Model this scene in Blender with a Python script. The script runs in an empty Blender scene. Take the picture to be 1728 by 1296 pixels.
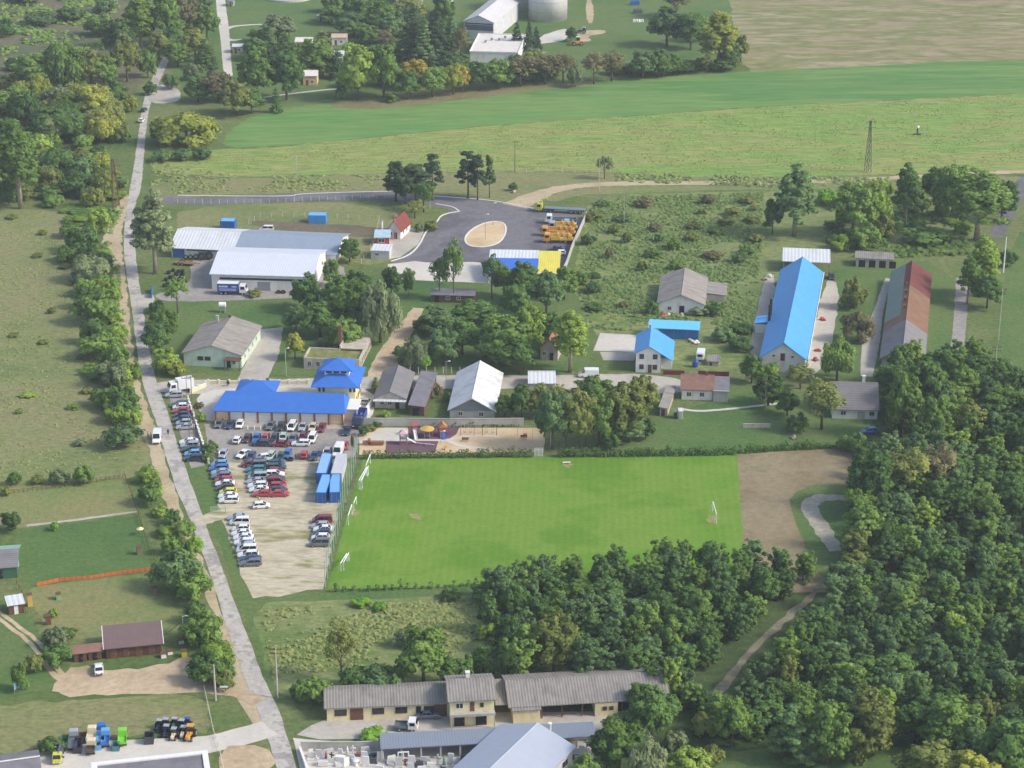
import bpy, bmesh, math, random
import numpy as np
from mathutils import Vector, Matrix

# ---------------------------------------------------------------- camera, sky, sun
SC = bpy.context.scene
COL = SC.collection
R = math.radians
CAM_H, PITCH, FPX = 206.0, R(22.0), 3700.0
cam_data = bpy.data.cameras.new("camera")
cam = bpy.data.objects.new("camera", cam_data)
COL.objects.link(cam)
cam.location = (0, 0, CAM_H)
cam.rotation_euler = (R(90) - PITCH, 0, 0)
cam_data.sensor_width = 36.0
cam_data.lens = 36.0 * FPX / 1728.0
cam_data.clip_start = 1.0
cam_data.clip_end = 20000.0
SC.camera = cam

SUN_EL, SUN_AZ = R(39), R(-13)
world = bpy.data.worlds.new("World")
SC.world = world
world.use_nodes = True
wn = world.node_tree
sky = wn.nodes.new("ShaderNodeTexSky")
sky.sky_type = 'NISHITA'
sky.sun_disc = False
sky.sun_elevation = SUN_EL
sky.sun_rotation = R(90) - SUN_AZ
sky.air_density = 1.0
sky.dust_density = 2.5
bg = wn.nodes["Background"]
wn.links.new(sky.outputs[0], bg.inputs[0])
bg.inputs[1].default_value = 0.15
sun_data = bpy.data.lights.new("sun", 'SUN')
sun_data.energy = 2.0
sun_data.angle = R(10)
sun_data.color = (1.0, 0.95, 0.87)
sun = bpy.data.objects.new("sun", sun_data)
COL.objects.link(sun)
S_DIR = Vector((math.cos(SUN_EL) * math.cos(SUN_AZ), math.cos(SUN_EL) * math.sin(SUN_AZ), math.sin(SUN_EL)))
sun.rotation_euler = S_DIR.to_track_quat('Z', 'Y').to_euler()
SC.view_settings.view_transform = 'Standard'
SC.view_settings.look = 'None'
SC.view_settings.exposure = 0.6
SC.view_settings.gamma = 1.0

# ---------------------------------------------------------------- helpers
SP, CP = math.sin(PITCH), math.cos(PITCH)

def ray(px, py):
    u, v = (px - 864.0) / FPX, (648.0 - py) / FPX
    return Vector((u, CP + v * SP, -SP + v * CP))

def G(px, py, z=0.0):
    """ground point seen at a photo pixel"""
    d = ray(px, py)
    t = (z - CAM_H) / d.z
    return Vector((d.x * t, d.y * t, z))

def PX(w):
    """photo pixel of a world point"""
    y, z = w[1], w[2] - CAM_H
    d = y * CP - z * SP
    return 864 + FPX * w[0] / d, 648 - FPX * (y * SP + z * CP) / d

def MPP(py):
    """metres per photo pixel across the view at a ground row"""
    d = ray(864, py)
    return (-CAM_H / d.z) / FPX

def ztop(px, pyb, pyt):
    """height of something standing at row pyb whose top is seen at row pyt"""
    g = G(px, pyb)
    d = ray(px, pyt)
    t = g.y / d.y
    return CAM_H + d.z * t

def lin(h, k=1.0):
    c = [int(h[i:i + 2], 16) / 255.0 for i in (0, 2, 4)]
    return tuple(k * (x / 12.92 if x <= 0.04045 else ((x + 0.055) / 1.055) ** 2.4) for x in c) + (1.0,)

ORD = "first second third fourth fifth sixth seventh eighth ninth tenth eleventh twelfth thirteenth fourteenth fifteenth sixteenth seventeenth eighteenth nineteenth twentieth".split()
def ordinal(i):
    if i < 20: return ORD[i]
    t = {2: 'twenty', 3: 'thirty', 4: 'forty', 5: 'fifty', 6: 'sixty'}[(i + 1) // 10]
    return (t[:-1] + 'ieth') if (i + 1) % 10 == 0 else t + '-' + ORD[(i + 1) % 10 - 1]

MATS = {}
def mat(name, col, rough=0.8, metal=0.0, spec=0.3, var=0.12, vscale=0.6, bump=0.0, bscale=4.0, waves=None, stain=None, coat=0.0):
    """plain painted / mineral surface with slow colour variation; waves=(axis, spacing, depth) for sheet ribs"""
    if name in MATS: return MATS[name]
    m = bpy.data.materials.new(name); m.use_nodes = True
    nt = m.node_tree; b = nt.nodes["Principled BSDF"]
    b.inputs["Roughness"].default_value = rough
    b.inputs["Metallic"].default_value = metal
    b.inputs["Specular IOR Level"].default_value = spec
    if coat: b.inputs["Coat Weight"].default_value = coat
    c = lin(col) if isinstance(col, str) else col
    tc = nt.nodes.new("ShaderNodeTexCoord")
    n = nt.nodes.new("ShaderNodeTexNoise"); n.inputs["Scale"].default_value = vscale; n.inputs["Detail"].default_value = 5
    nt.links.new(tc.outputs["Object"], n.inputs["Vector"])
    rp = nt.nodes.new("ShaderNodeValToRGB")
    rp.color_ramp.elements[0].position = 0.3; rp.color_ramp.elements[1].position = 0.7
    rp.color_ramp.elements[0].color = tuple(max(0, x * (1 - var)) for x in c[:3]) + (1,)
    rp.color_ramp.elements[1].color = tuple(min(0.95, x * (1 + var)) for x in c[:3]) + (1,)
    nt.links.new(n.outputs["Fac"], rp.inputs[0])
    out = rp.outputs[0]
    if stain:
        n2 = nt.nodes.new("ShaderNodeTexNoise"); n2.inputs["Scale"].default_value = stain[1]; n2.inputs["Detail"].default_value = 8; n2.inputs["Roughness"].default_value = 0.7
        mp = nt.nodes.new("ShaderNodeMapping")
        mp.inputs["Scale"].default_value = stain[3] if len(stain) > 3 else (1, 1, 1)
        nt.links.new(tc.outputs["Object"], mp.inputs[0]); nt.links.new(mp.outputs[0], n2.inputs["Vector"])
        r2 = nt.nodes.new("ShaderNodeValToRGB"); r2.color_ramp.elements[0].position = 0.48; r2.color_ramp.elements[1].position = 0.68
        nt.links.new(n2.outputs["Fac"], r2.inputs[0])
        ml = nt.nodes.new("ShaderNodeMath"); ml.operation = 'MULTIPLY'; ml.inputs[1].default_value = stain[2]
        nt.links.new(r2.outputs[0], ml.inputs[0])
        mx = nt.nodes.new("ShaderNodeMix"); mx.data_type = 'RGBA'
        nt.links.new(ml.outputs[0], mx.inputs[0]); nt.links.new(out, mx.inputs[6]); mx.inputs[7].default_value = lin(stain[0])
        out = mx.outputs[2]
    nt.links.new(out, b.inputs["Base Color"])
    h = None
    if waves:
        w = nt.nodes.new("ShaderNodeTexWave"); w.bands_direction = waves[0].upper()
        w.inputs["Scale"].default_value = 0.314 / waves[1]; w.inputs["Distortion"].default_value = 0.0
        nt.links.new(tc.outputs["Object"], w.inputs["Vector"])
        sm = nt.nodes.new("ShaderNodeMapRange"); sm.inputs[1].default_value = 0.0; sm.inputs[2].default_value = 0.3; sm.inputs[3].default_value = 0.84; sm.inputs[4].default_value = 1.0
        nt.links.new(w.outputs["Fac"], sm.inputs[0])
        sv = nt.nodes.new("ShaderNodeVectorMath"); sv.operation = 'SCALE'; nt.links.new(out, sv.inputs[0]); nt.links.new(sm.outputs[0], sv.inputs[3]); nt.links.new(sv.outputs[0], b.inputs["Base Color"])
        bp = nt.nodes.new("ShaderNodeBump"); bp.inputs["Strength"].default_value = 0.6; bp.inputs["Distance"].default_value = waves[2]
        nt.links.new(w.outputs["Fac"], bp.inputs["Height"]); h = bp
    if bump:
        n3 = nt.nodes.new("ShaderNodeTexNoise"); n3.inputs["Scale"].default_value = bscale; n3.inputs["Detail"].default_value = 6
        nt.links.new(tc.outputs["Object"], n3.inputs["Vector"])
        bp = nt.nodes.new("ShaderNodeBump"); bp.inputs["Strength"].default_value = 0.7; bp.inputs["Distance"].default_value = bump
        nt.links.new(n3.outputs["Fac"], bp.inputs["Height"])
        if h: nt.links.new(h.outputs[0], bp.inputs["Normal"])
        h = bp
    if h: nt.links.new(h.outputs[0], b.inputs["Normal"])
    MATS[name] = m
    return m

def ground_mat(name, cols, scale=0.05, fine=0.8, fvar=0.35, stretch=(1, 1, 1), bump=0.25, rough=0.95, stripes=None, rot=0.0, mid=0.25):
    """patchy ground: cols blended by large noise, broken up by mid and fine noise"""
    if name in MATS: return MATS[name]
    m = bpy.data.materials.new(name); m.use_nodes = True
    nt = m.node_tree; L = nt.links; b = nt.nodes["Principled BSDF"]
    b.inputs["Roughness"].default_value = rough; b.inputs["Specular IOR Level"].default_value = 0.1
    geo = nt.nodes.new("ShaderNodeNewGeometry")
    mp = nt.nodes.new("ShaderNodeMapping"); mp.inputs["Scale"].default_value = stretch; mp.inputs["Rotation"].default_value = (0, 0, rot)
    L.new(geo.outputs["Position"], mp.inputs[0])
    def noise(s, det=6, ro=0.6):
        n = nt.nodes.new("ShaderNodeTexNoise"); n.inputs["Scale"].default_value = s; n.inputs["Detail"].default_value = det; n.inputs["Roughness"].default_value = ro
        L.new(mp.outputs[0], n.inputs["Vector"]); return n.outputs["Fac"]
    rp = nt.nodes.new("ShaderNodeValToRGB")
    k = len(cols)
    el = rp.color_ramp.elements
    while len(el) < k: el.new(0.5)
    for i, c in enumerate(cols):
        el[i].position = 0.28 + 0.44 * i / max(1, k - 1); el[i].color = lin(c) if isinstance(c, str) else c
    a = nt.nodes.new("ShaderNodeMath"); a.operation = 'MULTIPLY_ADD'
    L.new(noise(scale * 6, 4), a.inputs[0]); a.inputs[1].default_value = mid
    sb = nt.nodes.new("ShaderNodeMath"); sb.operation = 'SUBTRACT'; L.new(noise(scale), sb.inputs[0]); sb.inputs[1].default_value = mid * 0.5
    L.new(sb.outputs[0], a.inputs[2]); L.new(a.outputs[0], rp.inputs[0])
    f = noise(fine, 8, 0.75)
    mr = nt.nodes.new("ShaderNodeMapRange"); mr.inputs[1].default_value = 0.3; mr.inputs[2].default_value = 0.7
    mr.inputs[3].default_value = 1 - fvar; mr.inputs[4].default_value = 1 + fvar
    L.new(f, mr.inputs[0])
    out = rp.outputs[0]
    vm = nt.nodes.new("ShaderNodeVectorMath"); vm.operation = 'SCALE'
    L.new(out, vm.inputs[0]); L.new(mr.outputs[0], vm.inputs[3]); out = vm.outputs[0]
    if stripes:
        w = nt.nodes.new("ShaderNodeTexWave"); w.bands_direction = stripes[0]; w.inputs["Scale"].default_value = 0.314 / stripes[1]
        w.inputs["Distortion"].default_value = stripes[3] if len(stripes) > 3 else 0.6; w.inputs["Detail"].default_value = 3; w.inputs["Detail Scale"].default_value = 0.4
        mp2 = nt.nodes.new("ShaderNodeMapping"); mp2.inputs["Rotation"].default_value = (0, 0, stripes[4] if len(stripes) > 4 else 0)
        L.new(geo.outputs["Position"], mp2.inputs[0]); L.new(mp2.outputs[0], w.inputs["Vector"])
        m2 = nt.nodes.new("ShaderNodeMapRange"); m2.inputs[3].default_value = 1 - stripes[2]; m2.inputs[4].default_value = 1 + stripes[2]
        L.new(w.outputs["Fac"], m2.inputs[0])
        v2 = nt.nodes.new("ShaderNodeVectorMath"); v2.operation = 'SCALE'; L.new(out, v2.inputs[0]); L.new(m2.outputs[0], v2.inputs[3]); out = v2.outputs[0]
    L.new(out, b.inputs["Base Color"])
    if bump:
        bp = nt.nodes.new("ShaderNodeBump"); bp.inputs["Strength"].default_value = 0.8; bp.inputs["Distance"].default_value = bump
        L.new(f, bp.inputs["Height"]); L.new(bp.outputs[0], b.inputs["Normal"])
    MATS[name] = m
    return m

def warm(h, k):
    c = lin(h, k); return (c[0] * 1.05, c[1], c[2] * 0.93, 1)

def leaf_mat(name, c0, c1, vary=0.35):
    if name in MATS: return MATS[name]
    m = bpy.data.materials.new(name); m.use_nodes = True
    nt = m.node_tree; L = nt.links; b = nt.nodes["Principled BSDF"]
    b.inputs["Roughness"].default_value = 0.75; b.inputs["Specular IOR Level"].default_value = 0.15
    geo = nt.nodes.new("ShaderNodeNewGeometry"); oi = nt.nodes.new("ShaderNodeObjectInfo")
    tc = nt.nodes.new("ShaderNodeTexCoord")
    n = nt.nodes.new("ShaderNodeTexNoise"); n.inputs["Scale"].default_value = 0.35; n.inputs["Detail"].default_value = 3
    L.new(geo.outputs["Position"], n.inputs["Vector"])
    a = nt.nodes.new("ShaderNodeMath"); a.operation = 'MULTIPLY_ADD'; a.inputs[1].default_value = 0.35
    L.new(geo.outputs["Random Per Island"], a.inputs[0])
    s = nt.nodes.new("ShaderNodeMath"); s.operation = 'MULTIPLY_ADD'; s.inputs[1].default_value = 0.45; s.inputs[2].default_value = -0.18
    L.new(oi.outputs["Random"], s.inputs[0])
    t = nt.nodes.new("ShaderNodeMath"); t.operation = 'MULTIPLY_ADD'; t.inputs[1].default_value = 0.8
    L.new(n.outputs["Fac"], t.inputs[0]); L.new(s.outputs[0], t.inputs[2]); L.new(t.outputs[0], a.inputs[2])
    rp = nt.nodes.new("ShaderNodeValToRGB")
    rp.color_ramp.elements[0].position = 0.15; rp.color_ramp.elements[1].position = 0.95
    rp.color_ramp.elements[0].color = warm(c0, 2.2); rp.color_ramp.elements[1].color = warm(c1, 1.5)
    L.new(a.outputs[0], rp.inputs[0]); L.new(rp.outputs[0], b.inputs["Base Color"])
    tr = nt.nodes.new("ShaderNodeBsdfTranslucent"); L.new(rp.outputs[0], tr.inputs[0])
    mx = nt.nodes.new("ShaderNodeMixShader"); mx.inputs[0].default_value = 0.42
    L.new(b.outputs[0], mx.inputs[1]); L.new(tr.outputs[0], mx.inputs[2])
    L.new(mx.outputs[0], nt.nodes["Material Output"].inputs[0])
    MATS[name] = m
    return m

class MB:
    """collects simple shapes into one mesh"""
    def __init__(s): s.v = []; s.f = []; s.mi = []; s.cur = 0
    def add(s, vs, fs):
        o = len(s.v); s.v += [tuple(p) for p in vs]
        for f in fs: s.f.append(tuple(i + o for i in f)); s.mi.append(s.cur)
        return s
    def box(s, x0, y0, z0, x1, y1, z1, top=None):
        """axis box; top=(ix,iy) shrinks the top face"""
        tx, ty = top or (0, 0)
        return s.add([(x0, y0, z0), (x1, y0, z0), (x1, y1, z0), (x0, y1, z0), (x0 + tx, y0 + ty, z1), (x1 - tx, y0 + ty, z1), (x1 - tx, y1 - ty, z1), (x0 + tx, y1 - ty, z1)],
                     [(3, 2, 1, 0), (4, 5, 6, 7), (0, 1, 5, 4), (1, 2, 6, 5), (2, 3, 7, 6), (3, 0, 4, 7)])
    def obox(s, c, ang, lx, ly, z0, z1):
        ca, sa = math.cos(ang), math.sin(ang); P = []
        for z in (z0, z1):
            for dx, dy in ((-lx / 2, -ly / 2), (lx / 2, -ly / 2), (lx / 2, ly / 2), (-lx / 2, ly / 2)):
                P.append((c[0] + dx * ca - dy * sa, c[1] + dx * sa + dy * ca, z))
        return s.add(P, [(3, 2, 1, 0), (4, 5, 6, 7), (0, 1, 5, 4), (1, 2, 6, 5), (2, 3, 7, 6), (3, 0, 4, 7)])
    def tube(s, pts, rads, n=8, cap=True):
        pts = [Vector(p) for p in pts]
        if not isinstance(rads, (list, tuple)): rads = [rads] * len(pts)
        o = len(s.v); V = []; F = []
        for i, p in enumerate(pts):
            d = (pts[min(i + 1, len(pts) - 1)] - pts[max(i - 1, 0)]).normalized()
            a = d.orthogonal().normalized() if abs(d.z) < 0.9 else Vector((1, 0, 0))
            a = (a - d * a.dot(d)).normalized(); b = d.cross(a)
            for k in range(n):
                t = 2 * math.pi * k / n
                V.append(p + (a * math.cos(t) + b * math.sin(t)) * rads[i])
        for i in range(len(pts) - 1):
            for k in range(n):
                F.append((i * n + k, i * n + (k + 1) % n, (i + 1) * n + (k + 1) % n, (i + 1) * n + k))
        if cap: F.append(tuple(range(n - 1, -1, -1))); F.append(tuple((len(pts) - 1) * n + k for k in range(n)))
        return s.add(V, F)
    def prism(s, poly, d0, d1, plane='xz'):
        """polygon in a plane extruded along the third axis from d0 to d1"""
        n = len(poly)
        mk = {'xz': lambda a, b, d: (a, d, b), 'yz': lambda a, b, d: (d, a, b), 'xy': lambda a, b, d: (a, b, d)}[plane]
        V = [mk(a, b, d0) for a, b in poly] + [mk(a, b, d1) for a, b in poly]
        F = [tuple(range(n)), tuple(range(2 * n - 1, n - 1, -1))] + [(i, (i + 1) % n, n + (i + 1) % n, n + i) for i in range(n)]
        return s.add(V, F)
    def sheet(s, quad, th):
        """quad of 4 points given a thickness downwards"""
        q = [Vector(p) for p in quad]
        return s.add(q + [p - Vector((0, 0, th)) for p in q], [(0, 1, 2, 3), (7, 6, 5, 4), (0, 4, 5, 1), (1, 5, 6, 2), (2, 6, 7, 3), (3, 7, 4, 0)])
    def ball(s, c, r, n=8, m=6, sq=(1, 1, 1)):
        V = []; F = []
        for i in range(m + 1):
            ph = math.pi * i / m
            for k in range(n):
                t = 2 * math.pi * k / n
                V.append((c[0] + r * sq[0] * math.sin(ph) * math.cos(t), c[1] + r * sq[1] * math.sin(ph) * math.sin(t), c[2] + r * sq[2] * math.cos(ph)))
        for i in range(m):
            for k in range(n):
                F.append((i * n + k, (i + 1) * n + k, (i + 1) * n + (k + 1) % n, i * n + (k + 1) % n))
        return s.add(V, F)
    def mesh(s, name, mats, smooth=False):
        me = bpy.data.meshes.new(name); me.from_pydata(s.v, [], s.f)
        for m in (mats if isinstance(mats, (list, tuple)) else [mats]): me.materials.append(m)
        if any(s.mi): me.polygons.foreach_set("material_index", s.mi)
        bm = bmesh.new(); bm.from_mesh(me); bmesh.ops.recalc_face_normals(bm, faces=bm.faces); bm.to_mesh(me); bm.free()
        if smooth: me.polygons.foreach_set("use_smooth", [True] * len(me.polygons))
        return me
    def build(s, name, mats, parent=None, smooth=False):
        o = bpy.data.objects.new(name, s.mesh(name, mats, smooth)); COL.objects.link(o)
        if parent is not None: o.parent = parent
        return o

def tag(o, label=None, cat=None, group=None, kind=None):
    if label: o["label"] = label
    if cat: o["category"] = cat
    if group: o["group"] = group
    if kind: o["kind"] = kind
    return o

def empty(name, loc, rz=0.0, label=None, cat=None, group=None):
    o = bpy.data.objects.new(name, None); COL.objects.link(o)
    o.empty_display_size = 0.5
    o.location = loc; o.rotation_euler = (0, 0, rz)
    return tag(o, label, cat, group)

def link(name, data, parent=None):
    o = bpy.data.objects.new(name, data); COL.objects.link(o)
    if parent is not None: o.parent = parent
    return o

# ---------------------------------------------------------------- ground sheets
def chaikin(P, it, closed=True):
    for _ in range(it):
        Q = []
        n = len(P)
        for i in range(n if closed else n - 1):
            a, b = P[i], P[(i + 1) % n]
            Q += [a * 0.75 + b * 0.25, a * 0.25 + b * 0.75]
        if not closed: Q = [P[0]] + Q + [P[-1]]
        P = Q
    return P

SHEETS = []                      # (outline, bounding box, level): a sheet lies 6 mm above whatever it overlaps
def sheet_z(P):
    P = [(p[0], p[1]) for p in P]
    D = []
    for i in range(len(P)):
        a, b = P[i], P[(i + 1) % len(P)]
        k = max(1, int(math.hypot(b[0] - a[0], b[1] - a[1]) / 6.0))
        D += [(a[0] + (b[0] - a[0]) * j / k, a[1] + (b[1] - a[1]) * j / k) for j in range(k)]
    A = np.array(D); bb = (A[:, 0].min(), A[:, 1].min(), A[:, 0].max(), A[:, 1].max())
    lev = 0
    for Q, B, cb, l in SHEETS:
        if l <= lev - 0 and l + 1 <= lev: continue
        if bb[0] > cb[2] or bb[2] < cb[0] or bb[1] > cb[3] or bb[3] < cb[1]: continue
        if in_poly(A[:, 0], A[:, 1], Q).any() or in_poly(B[:, 0], B[:, 1], P).any(): lev = max(lev, l)
    SHEETS.append((P, A, bb, lev + 1))
    return 0.006 * (lev + 1)

def densify(P, step):
    Q = []
    for i in range(len(P)):
        a, b = P[i], P[(i + 1) % len(P)]
        k = max(1, int((b - a).length / step))
        for j in range(k): Q.append(a.lerp(b, j / k))
    return Q

def patch(name, px, m, smooth=2, jit=0.0, label=None, step=2.5, kind='structure', seed=1):
    P = [G(x, y) for x, y in px]
    if smooth: P = chaikin(P, smooth)
    if jit:
        rg = random.Random(seed); P = densify(P, step)
        P = [p + Vector((rg.uniform(-jit, jit), rg.uniform(-jit, jit) * 1.4, 0)) for p in P]
    z = sheet_z(P)
    me = bpy.data.meshes.new(name)
    me.from_pydata([(p.x, p.y, z) for p in P], [], [tuple(range(len(P)))])
    me.materials.append(m)
    bm = bmesh.new(); bm.from_mesh(me)
    for f in bm.faces:
        f.normal_update()
        if f.normal.z < 0: f.normal_flip()
    bmesh.ops.triangulate(bm, faces=bm.faces, ngon_method='EAR_CLIP')
    bm.to_mesh(me); bm.free()
    o = link(name, me)
    return tag(o, label, kind=kind)

def strip(name, px, width, m, jit=0.0, smooth=2, seed=1):
    """px: list of (x, y) centre points; width in metres (or list)"""
    P = [G(x, y) for x, y in px]
    W = width if isinstance(width, (list, tuple)) else [width] * len(P)
    P = [Vector((p.x, p.y, w)) for p, w in zip(P, W)]
    P = chaikin(P, smooth, False)
    if jit:
        Q = []
        for i in range(len(P) - 1):
            k = max(1, int((P[i + 1] - P[i]).length / 2.0))
            Q += [P[i].lerp(P[i + 1], j / k) for j in range(k)]
        P = Q + [P[-1]]
    rg = random.Random(seed); V = []; F = []
    for i, p in enumerate(P):
        d = P[min(i + 1, len(P) - 1)] - P[max(i - 1, 0)]; d.z = 0; d.normalize()
        n = Vector((-d.y, d.x, 0))
        for sg in (1, -1):
            q = Vector((p.x, p.y, 0)) + n * sg * (p.z / 2 + rg.uniform(-jit, jit)); V.append((q.x, q.y, 0))
    for i in range(len(P) - 1): F.append((2 * i, 2 * i + 1, 2 * i + 3, 2 * i + 2))
    z = sheet_z(V[0::2] + V[1::2][::-1]); V = [(x, y, z) for x, y, _ in V]
    me = bpy.data.meshes.new(name); me.from_pydata(V, [], F); me.materials.append(m)
    return tag(link(name, me), kind='structure')

def quads_mesh(name, c, u, v, nrm, m):
    """many leaf-sized quads: centres, half axes, shading normals"""
    n = len(c)
    P = np.empty((n, 4, 3), np.float32)
    P[:, 0] = c - u - v; P[:, 1] = c + u - v; P[:, 2] = c + u + v; P[:, 3] = c - u + v
    me = bpy.data.meshes.new(name)
    me.vertices.add(4 * n); me.loops.add(4 * n); me.polygons.add(n)
    me.vertices.foreach_set("co", P.reshape(-1))
    me.loops.foreach_set("vertex_index", np.arange(4 * n, dtype=np.int32))
    me.polygons.foreach_set("loop_start", np.arange(0, 4 * n, 4, dtype=np.int32))
    me.polygons.foreach_set("use_smooth", np.ones(n, bool))
    me.materials.append(m)
    me.update(calc_edges=True)
    if nrm is not None:
        me.normals_split_custom_set_from_vertices(np.repeat(nrm, 4, axis=0).tolist())
    return me

def norm(a): return a / np.maximum(1e-6, np.linalg.norm(a, axis=1))[:, None]

def in_poly(X, Y, P):
    r = np.zeros(len(X), bool); n = len(P)
    for i in range(n):
        x0, y0 = P[i]; x1, y1 = P[(i + 1) % n]
        if y0 == y1: continue
        c = ((y0 > Y) != (y1 > Y)) & (X < (x1 - x0) * (Y - y0) / (y1 - y0) + x0)
        r ^= c
    return r

def scatter(px, count, rs):
    P = [(G(x, y).x, G(x, y).y) for x, y in px]
    xs = [p[0] for p in P]; ys = [p[1] for p in P]
    X = rs.uniform(min(xs), max(xs), count * 4); Y = rs.uniform(min(ys), max(ys), count * 4)
    k = in_poly(X, Y, P); X, Y = X[k], Y[k]
    return X, Y

def area(px):
    P = [G(x, y) for x, y in px]
    return abs(sum(P[i].x * P[(i + 1) % len(P)].y - P[(i + 1) % len(P)].x * P[i].y for i in range(len(P)))) / 2

def tufts(name, px, dens, w, h, m, label, cat, seed=1, clump=0.0):
    """weeds and tall grass as one stuff object"""
    rs = np.random.RandomState(seed)
    A = area(px); xs = [G(*p).x for p in px]; ys = [G(*p).y for p in px]
    box = (max(xs) - min(xs)) * (max(ys) - min(ys))
    X, Y = scatter(px, int(dens * box / 4), rs)
    if clump:
        k = (np.sin(X * 0.21 + 3 * np.sin(Y * 0.09)) + np.sin(Y * 0.17 + 2.2 * np.sin(X * 0.13 + 1)) + rs.normal(0, 0.7, len(X))) > clump
        X, Y = X[k], Y[k]
    n = len(X); q = 5
    s = np.repeat(rs.uniform(0.5, 1.4, n), q)
    d = rs.normal(0, 1, (n * q, 3)); d[:, 2] = np.abs(d[:, 2]) + 0.15; d = norm(d)
    c = np.repeat(np.stack([X, Y, np.zeros(n)], 1), q, 0) + d * np.stack([w * s * .5, w * s * .5, h * s * .8], 1)
    nr = norm(d * 0.6 + np.array([0, 0, 0.8]) + rs.normal(0, 0.12, (n * q, 3)))
    g = norm(d * 0.5 + np.array([0, -0.25, 0.6]) + rs.normal(0, 0.3, (n * q, 3)))
    u = norm(np.cross(g, rs.normal(0, 1, (n * q, 3)))); v = np.cross(g, u)
    sz = s * rs.uniform(0.6, 1.2, n * q) * w * 0.27
    u = u * sz[:, None]; v = v * sz[:, None]
    me = quads_mesh(name, c, u, v, nr, m)
    return tag(link(name, me), label, cat, kind='stuff')
_a, _b = G(372, 250), G(1728, 157)
FA = math.atan2(_b.y - _a.y, _b.x - _a.x)       # lie of the field boundaries
# ---------------------------------------------------------------- ground, fields, roads
M_meadow = ground_mat("meadow_soil", ["4a6036", "5b6e3c", "6f774a", "52693b"], 0.02, 0.7, 0.4)
me = bpy.data.meshes.new("ground")
me.from_pydata([(-6000, -3000, 0), (6000, -3000, 0), (6000, 9000, 0), (-6000, 9000, 0)], [], [(0, 1, 2, 3)])
me.materials.append(M_meadow)
tag(link("ground", me), kind='structure')

M_dry = ground_mat("dry_grass", ["626f44", "778050", "84815a", "687849"], 0.03, 0.8, 0.4, stretch=(0.7, 1.2, 1))
M_marsh = ground_mat("marsh_grass", ["4a5b40", "5c6448", "6f6a52", "51603f"], 0.012, 0.35, 0.35)
M_lawn = ground_mat("lawn_grass", ["46653a", "55703c", "637444", "4e6e3b"], 0.03, 0.9, 0.28)
M_olive = ground_mat("worn_lawn", ["5b7440", "73804c", "858257", "667a43"], 0.035, 0.9, 0.28)
M_crop = ground_mat("crop_green", ["4e7840", "5c8646", "6f8a4c", "547e43", "68844a"], 0.012, 0.25, 0.2, stretch=(0.25, 1.6, 1), bump=0.15, mid=0.6, stripes=('Y', 5.0, 0.03, 1.5, -FA))
M_yel = ground_mat("field_yellow_green", ["6c8a42", "7f944e", "8c9056", "74924a", "86954e"], 0.014, 0.35, 0.36, stretch=(0.35, 1.3, 1), bump=0.5, mid=0.7, stripes=('Y', 3.0, 0.05, 2.0, -FA))
M_tan = ground_mat("fallow_tan", ["6c7048", "827c5a", "94886a", "747a4a", "9c9074", "6a7646"], 0.014, 0.22, 0.3, stretch=(0.4, 1.2, 1), mid=0.7)
M_pitch = ground_mat("pitch_turf", ["587d26", "62892c", "708d38", "5c8229", "688830"], 0.03, 1.2, 0.16, bump=0.05, stripes=('X', 1.7, 0.03, 0.8, R(2)))
M_bare = ground_mat("bare_field", ["6f6a4c", "82765a", "908469", "6a6e4a"], 0.04, 0.6, 0.22)
M_sand = ground_mat("sandy_verge", ["998a70", "ab9a7e", "b8a88c", "8c8464"], 0.08, 1.0, 0.2, bump=0.08)
M_asph = ground_mat("old_asphalt", ["9a9690", "aca79f", "b8b2a8", "918d88", "afa9a0"], 0.07, 1.1, 0.18, bump=0.03, mid=0.7)
M_darkasph = ground_mat("dark_asphalt", ["57575b", "67666a", "767477", "5f5e63", "716f70"], 0.035, 0.8, 0.2, bump=0.02)
M_lot = ground_mat("lot_asphalt", ["7b7773", "8e8984", "9c968e", "827e79"], 0.06, 0.9, 0.22, bump=0.02)
M_gravel = ground_mat("gravel_lot", ["968d70", "aca288", "beb49c", "858458", "a49a7c"], 0.05, 0.8, 0.26, stretch=(0.5, 1.4, 1), bump=0.08, mid=0.5)
M_conc = ground_mat("concrete_slab", ["9d978c", "aba59a", "b6b0a5", "958f85"], 0.08, 0.9, 0.14, bump=0.03)
M_pale = ground_mat("pale_concrete", ["b9b3a8", "c4beb3", "cdc8be"], 0.08, 0.9, 0.1, bump=0.02)
M_dirt = ground_mat("dirt_track", ["9d8d72", "b09c80", "c0ad90", "8f8262"], 0.07, 0.9, 0.22, bump=0.08)
M_track = ground_mat("forest_track_dirt", ["6a6550", "7d7762", "8c8570", "5d6044"], 0.1, 0.9, 0.25)
M_path = ground_mat("rough_gravel", ["8a8472", "9c9683", "aaa494", "7c7a60"], 0.12, 0.9, 0.28)
M_soil = ground_mat("dark_soil", ["5f5848", "6e6553", "786f5b"], 0.06, 0.8, 0.25)
M_wood = ground_mat("woodland_floor", ["3c4e2e", "485a36", "546238"], 0.05, 0.7, 0.4)
M_scrub = ground_mat("scrub_grass", ["566c3c", "6d7e4a", "7f8656", "60763f", "858a50"], 0.03, 0.6, 0.42, stretch=(0.7, 1.2, 1), mid=0.5)
M_rubber = ground_mat("rubber_mat", ["5d4650", "69505a", "735862"], 0.3, 1.5, 0.1, bump=0.01)
M_psand = ground_mat("play_sand", ["b79f7c", "c6ae8a", "d2bd9b"], 0.12, 1.2, 0.12, bump=0.03)
M_white = mat("white_edge", "d8d5cc", 0.8, var=0.08)

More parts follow.
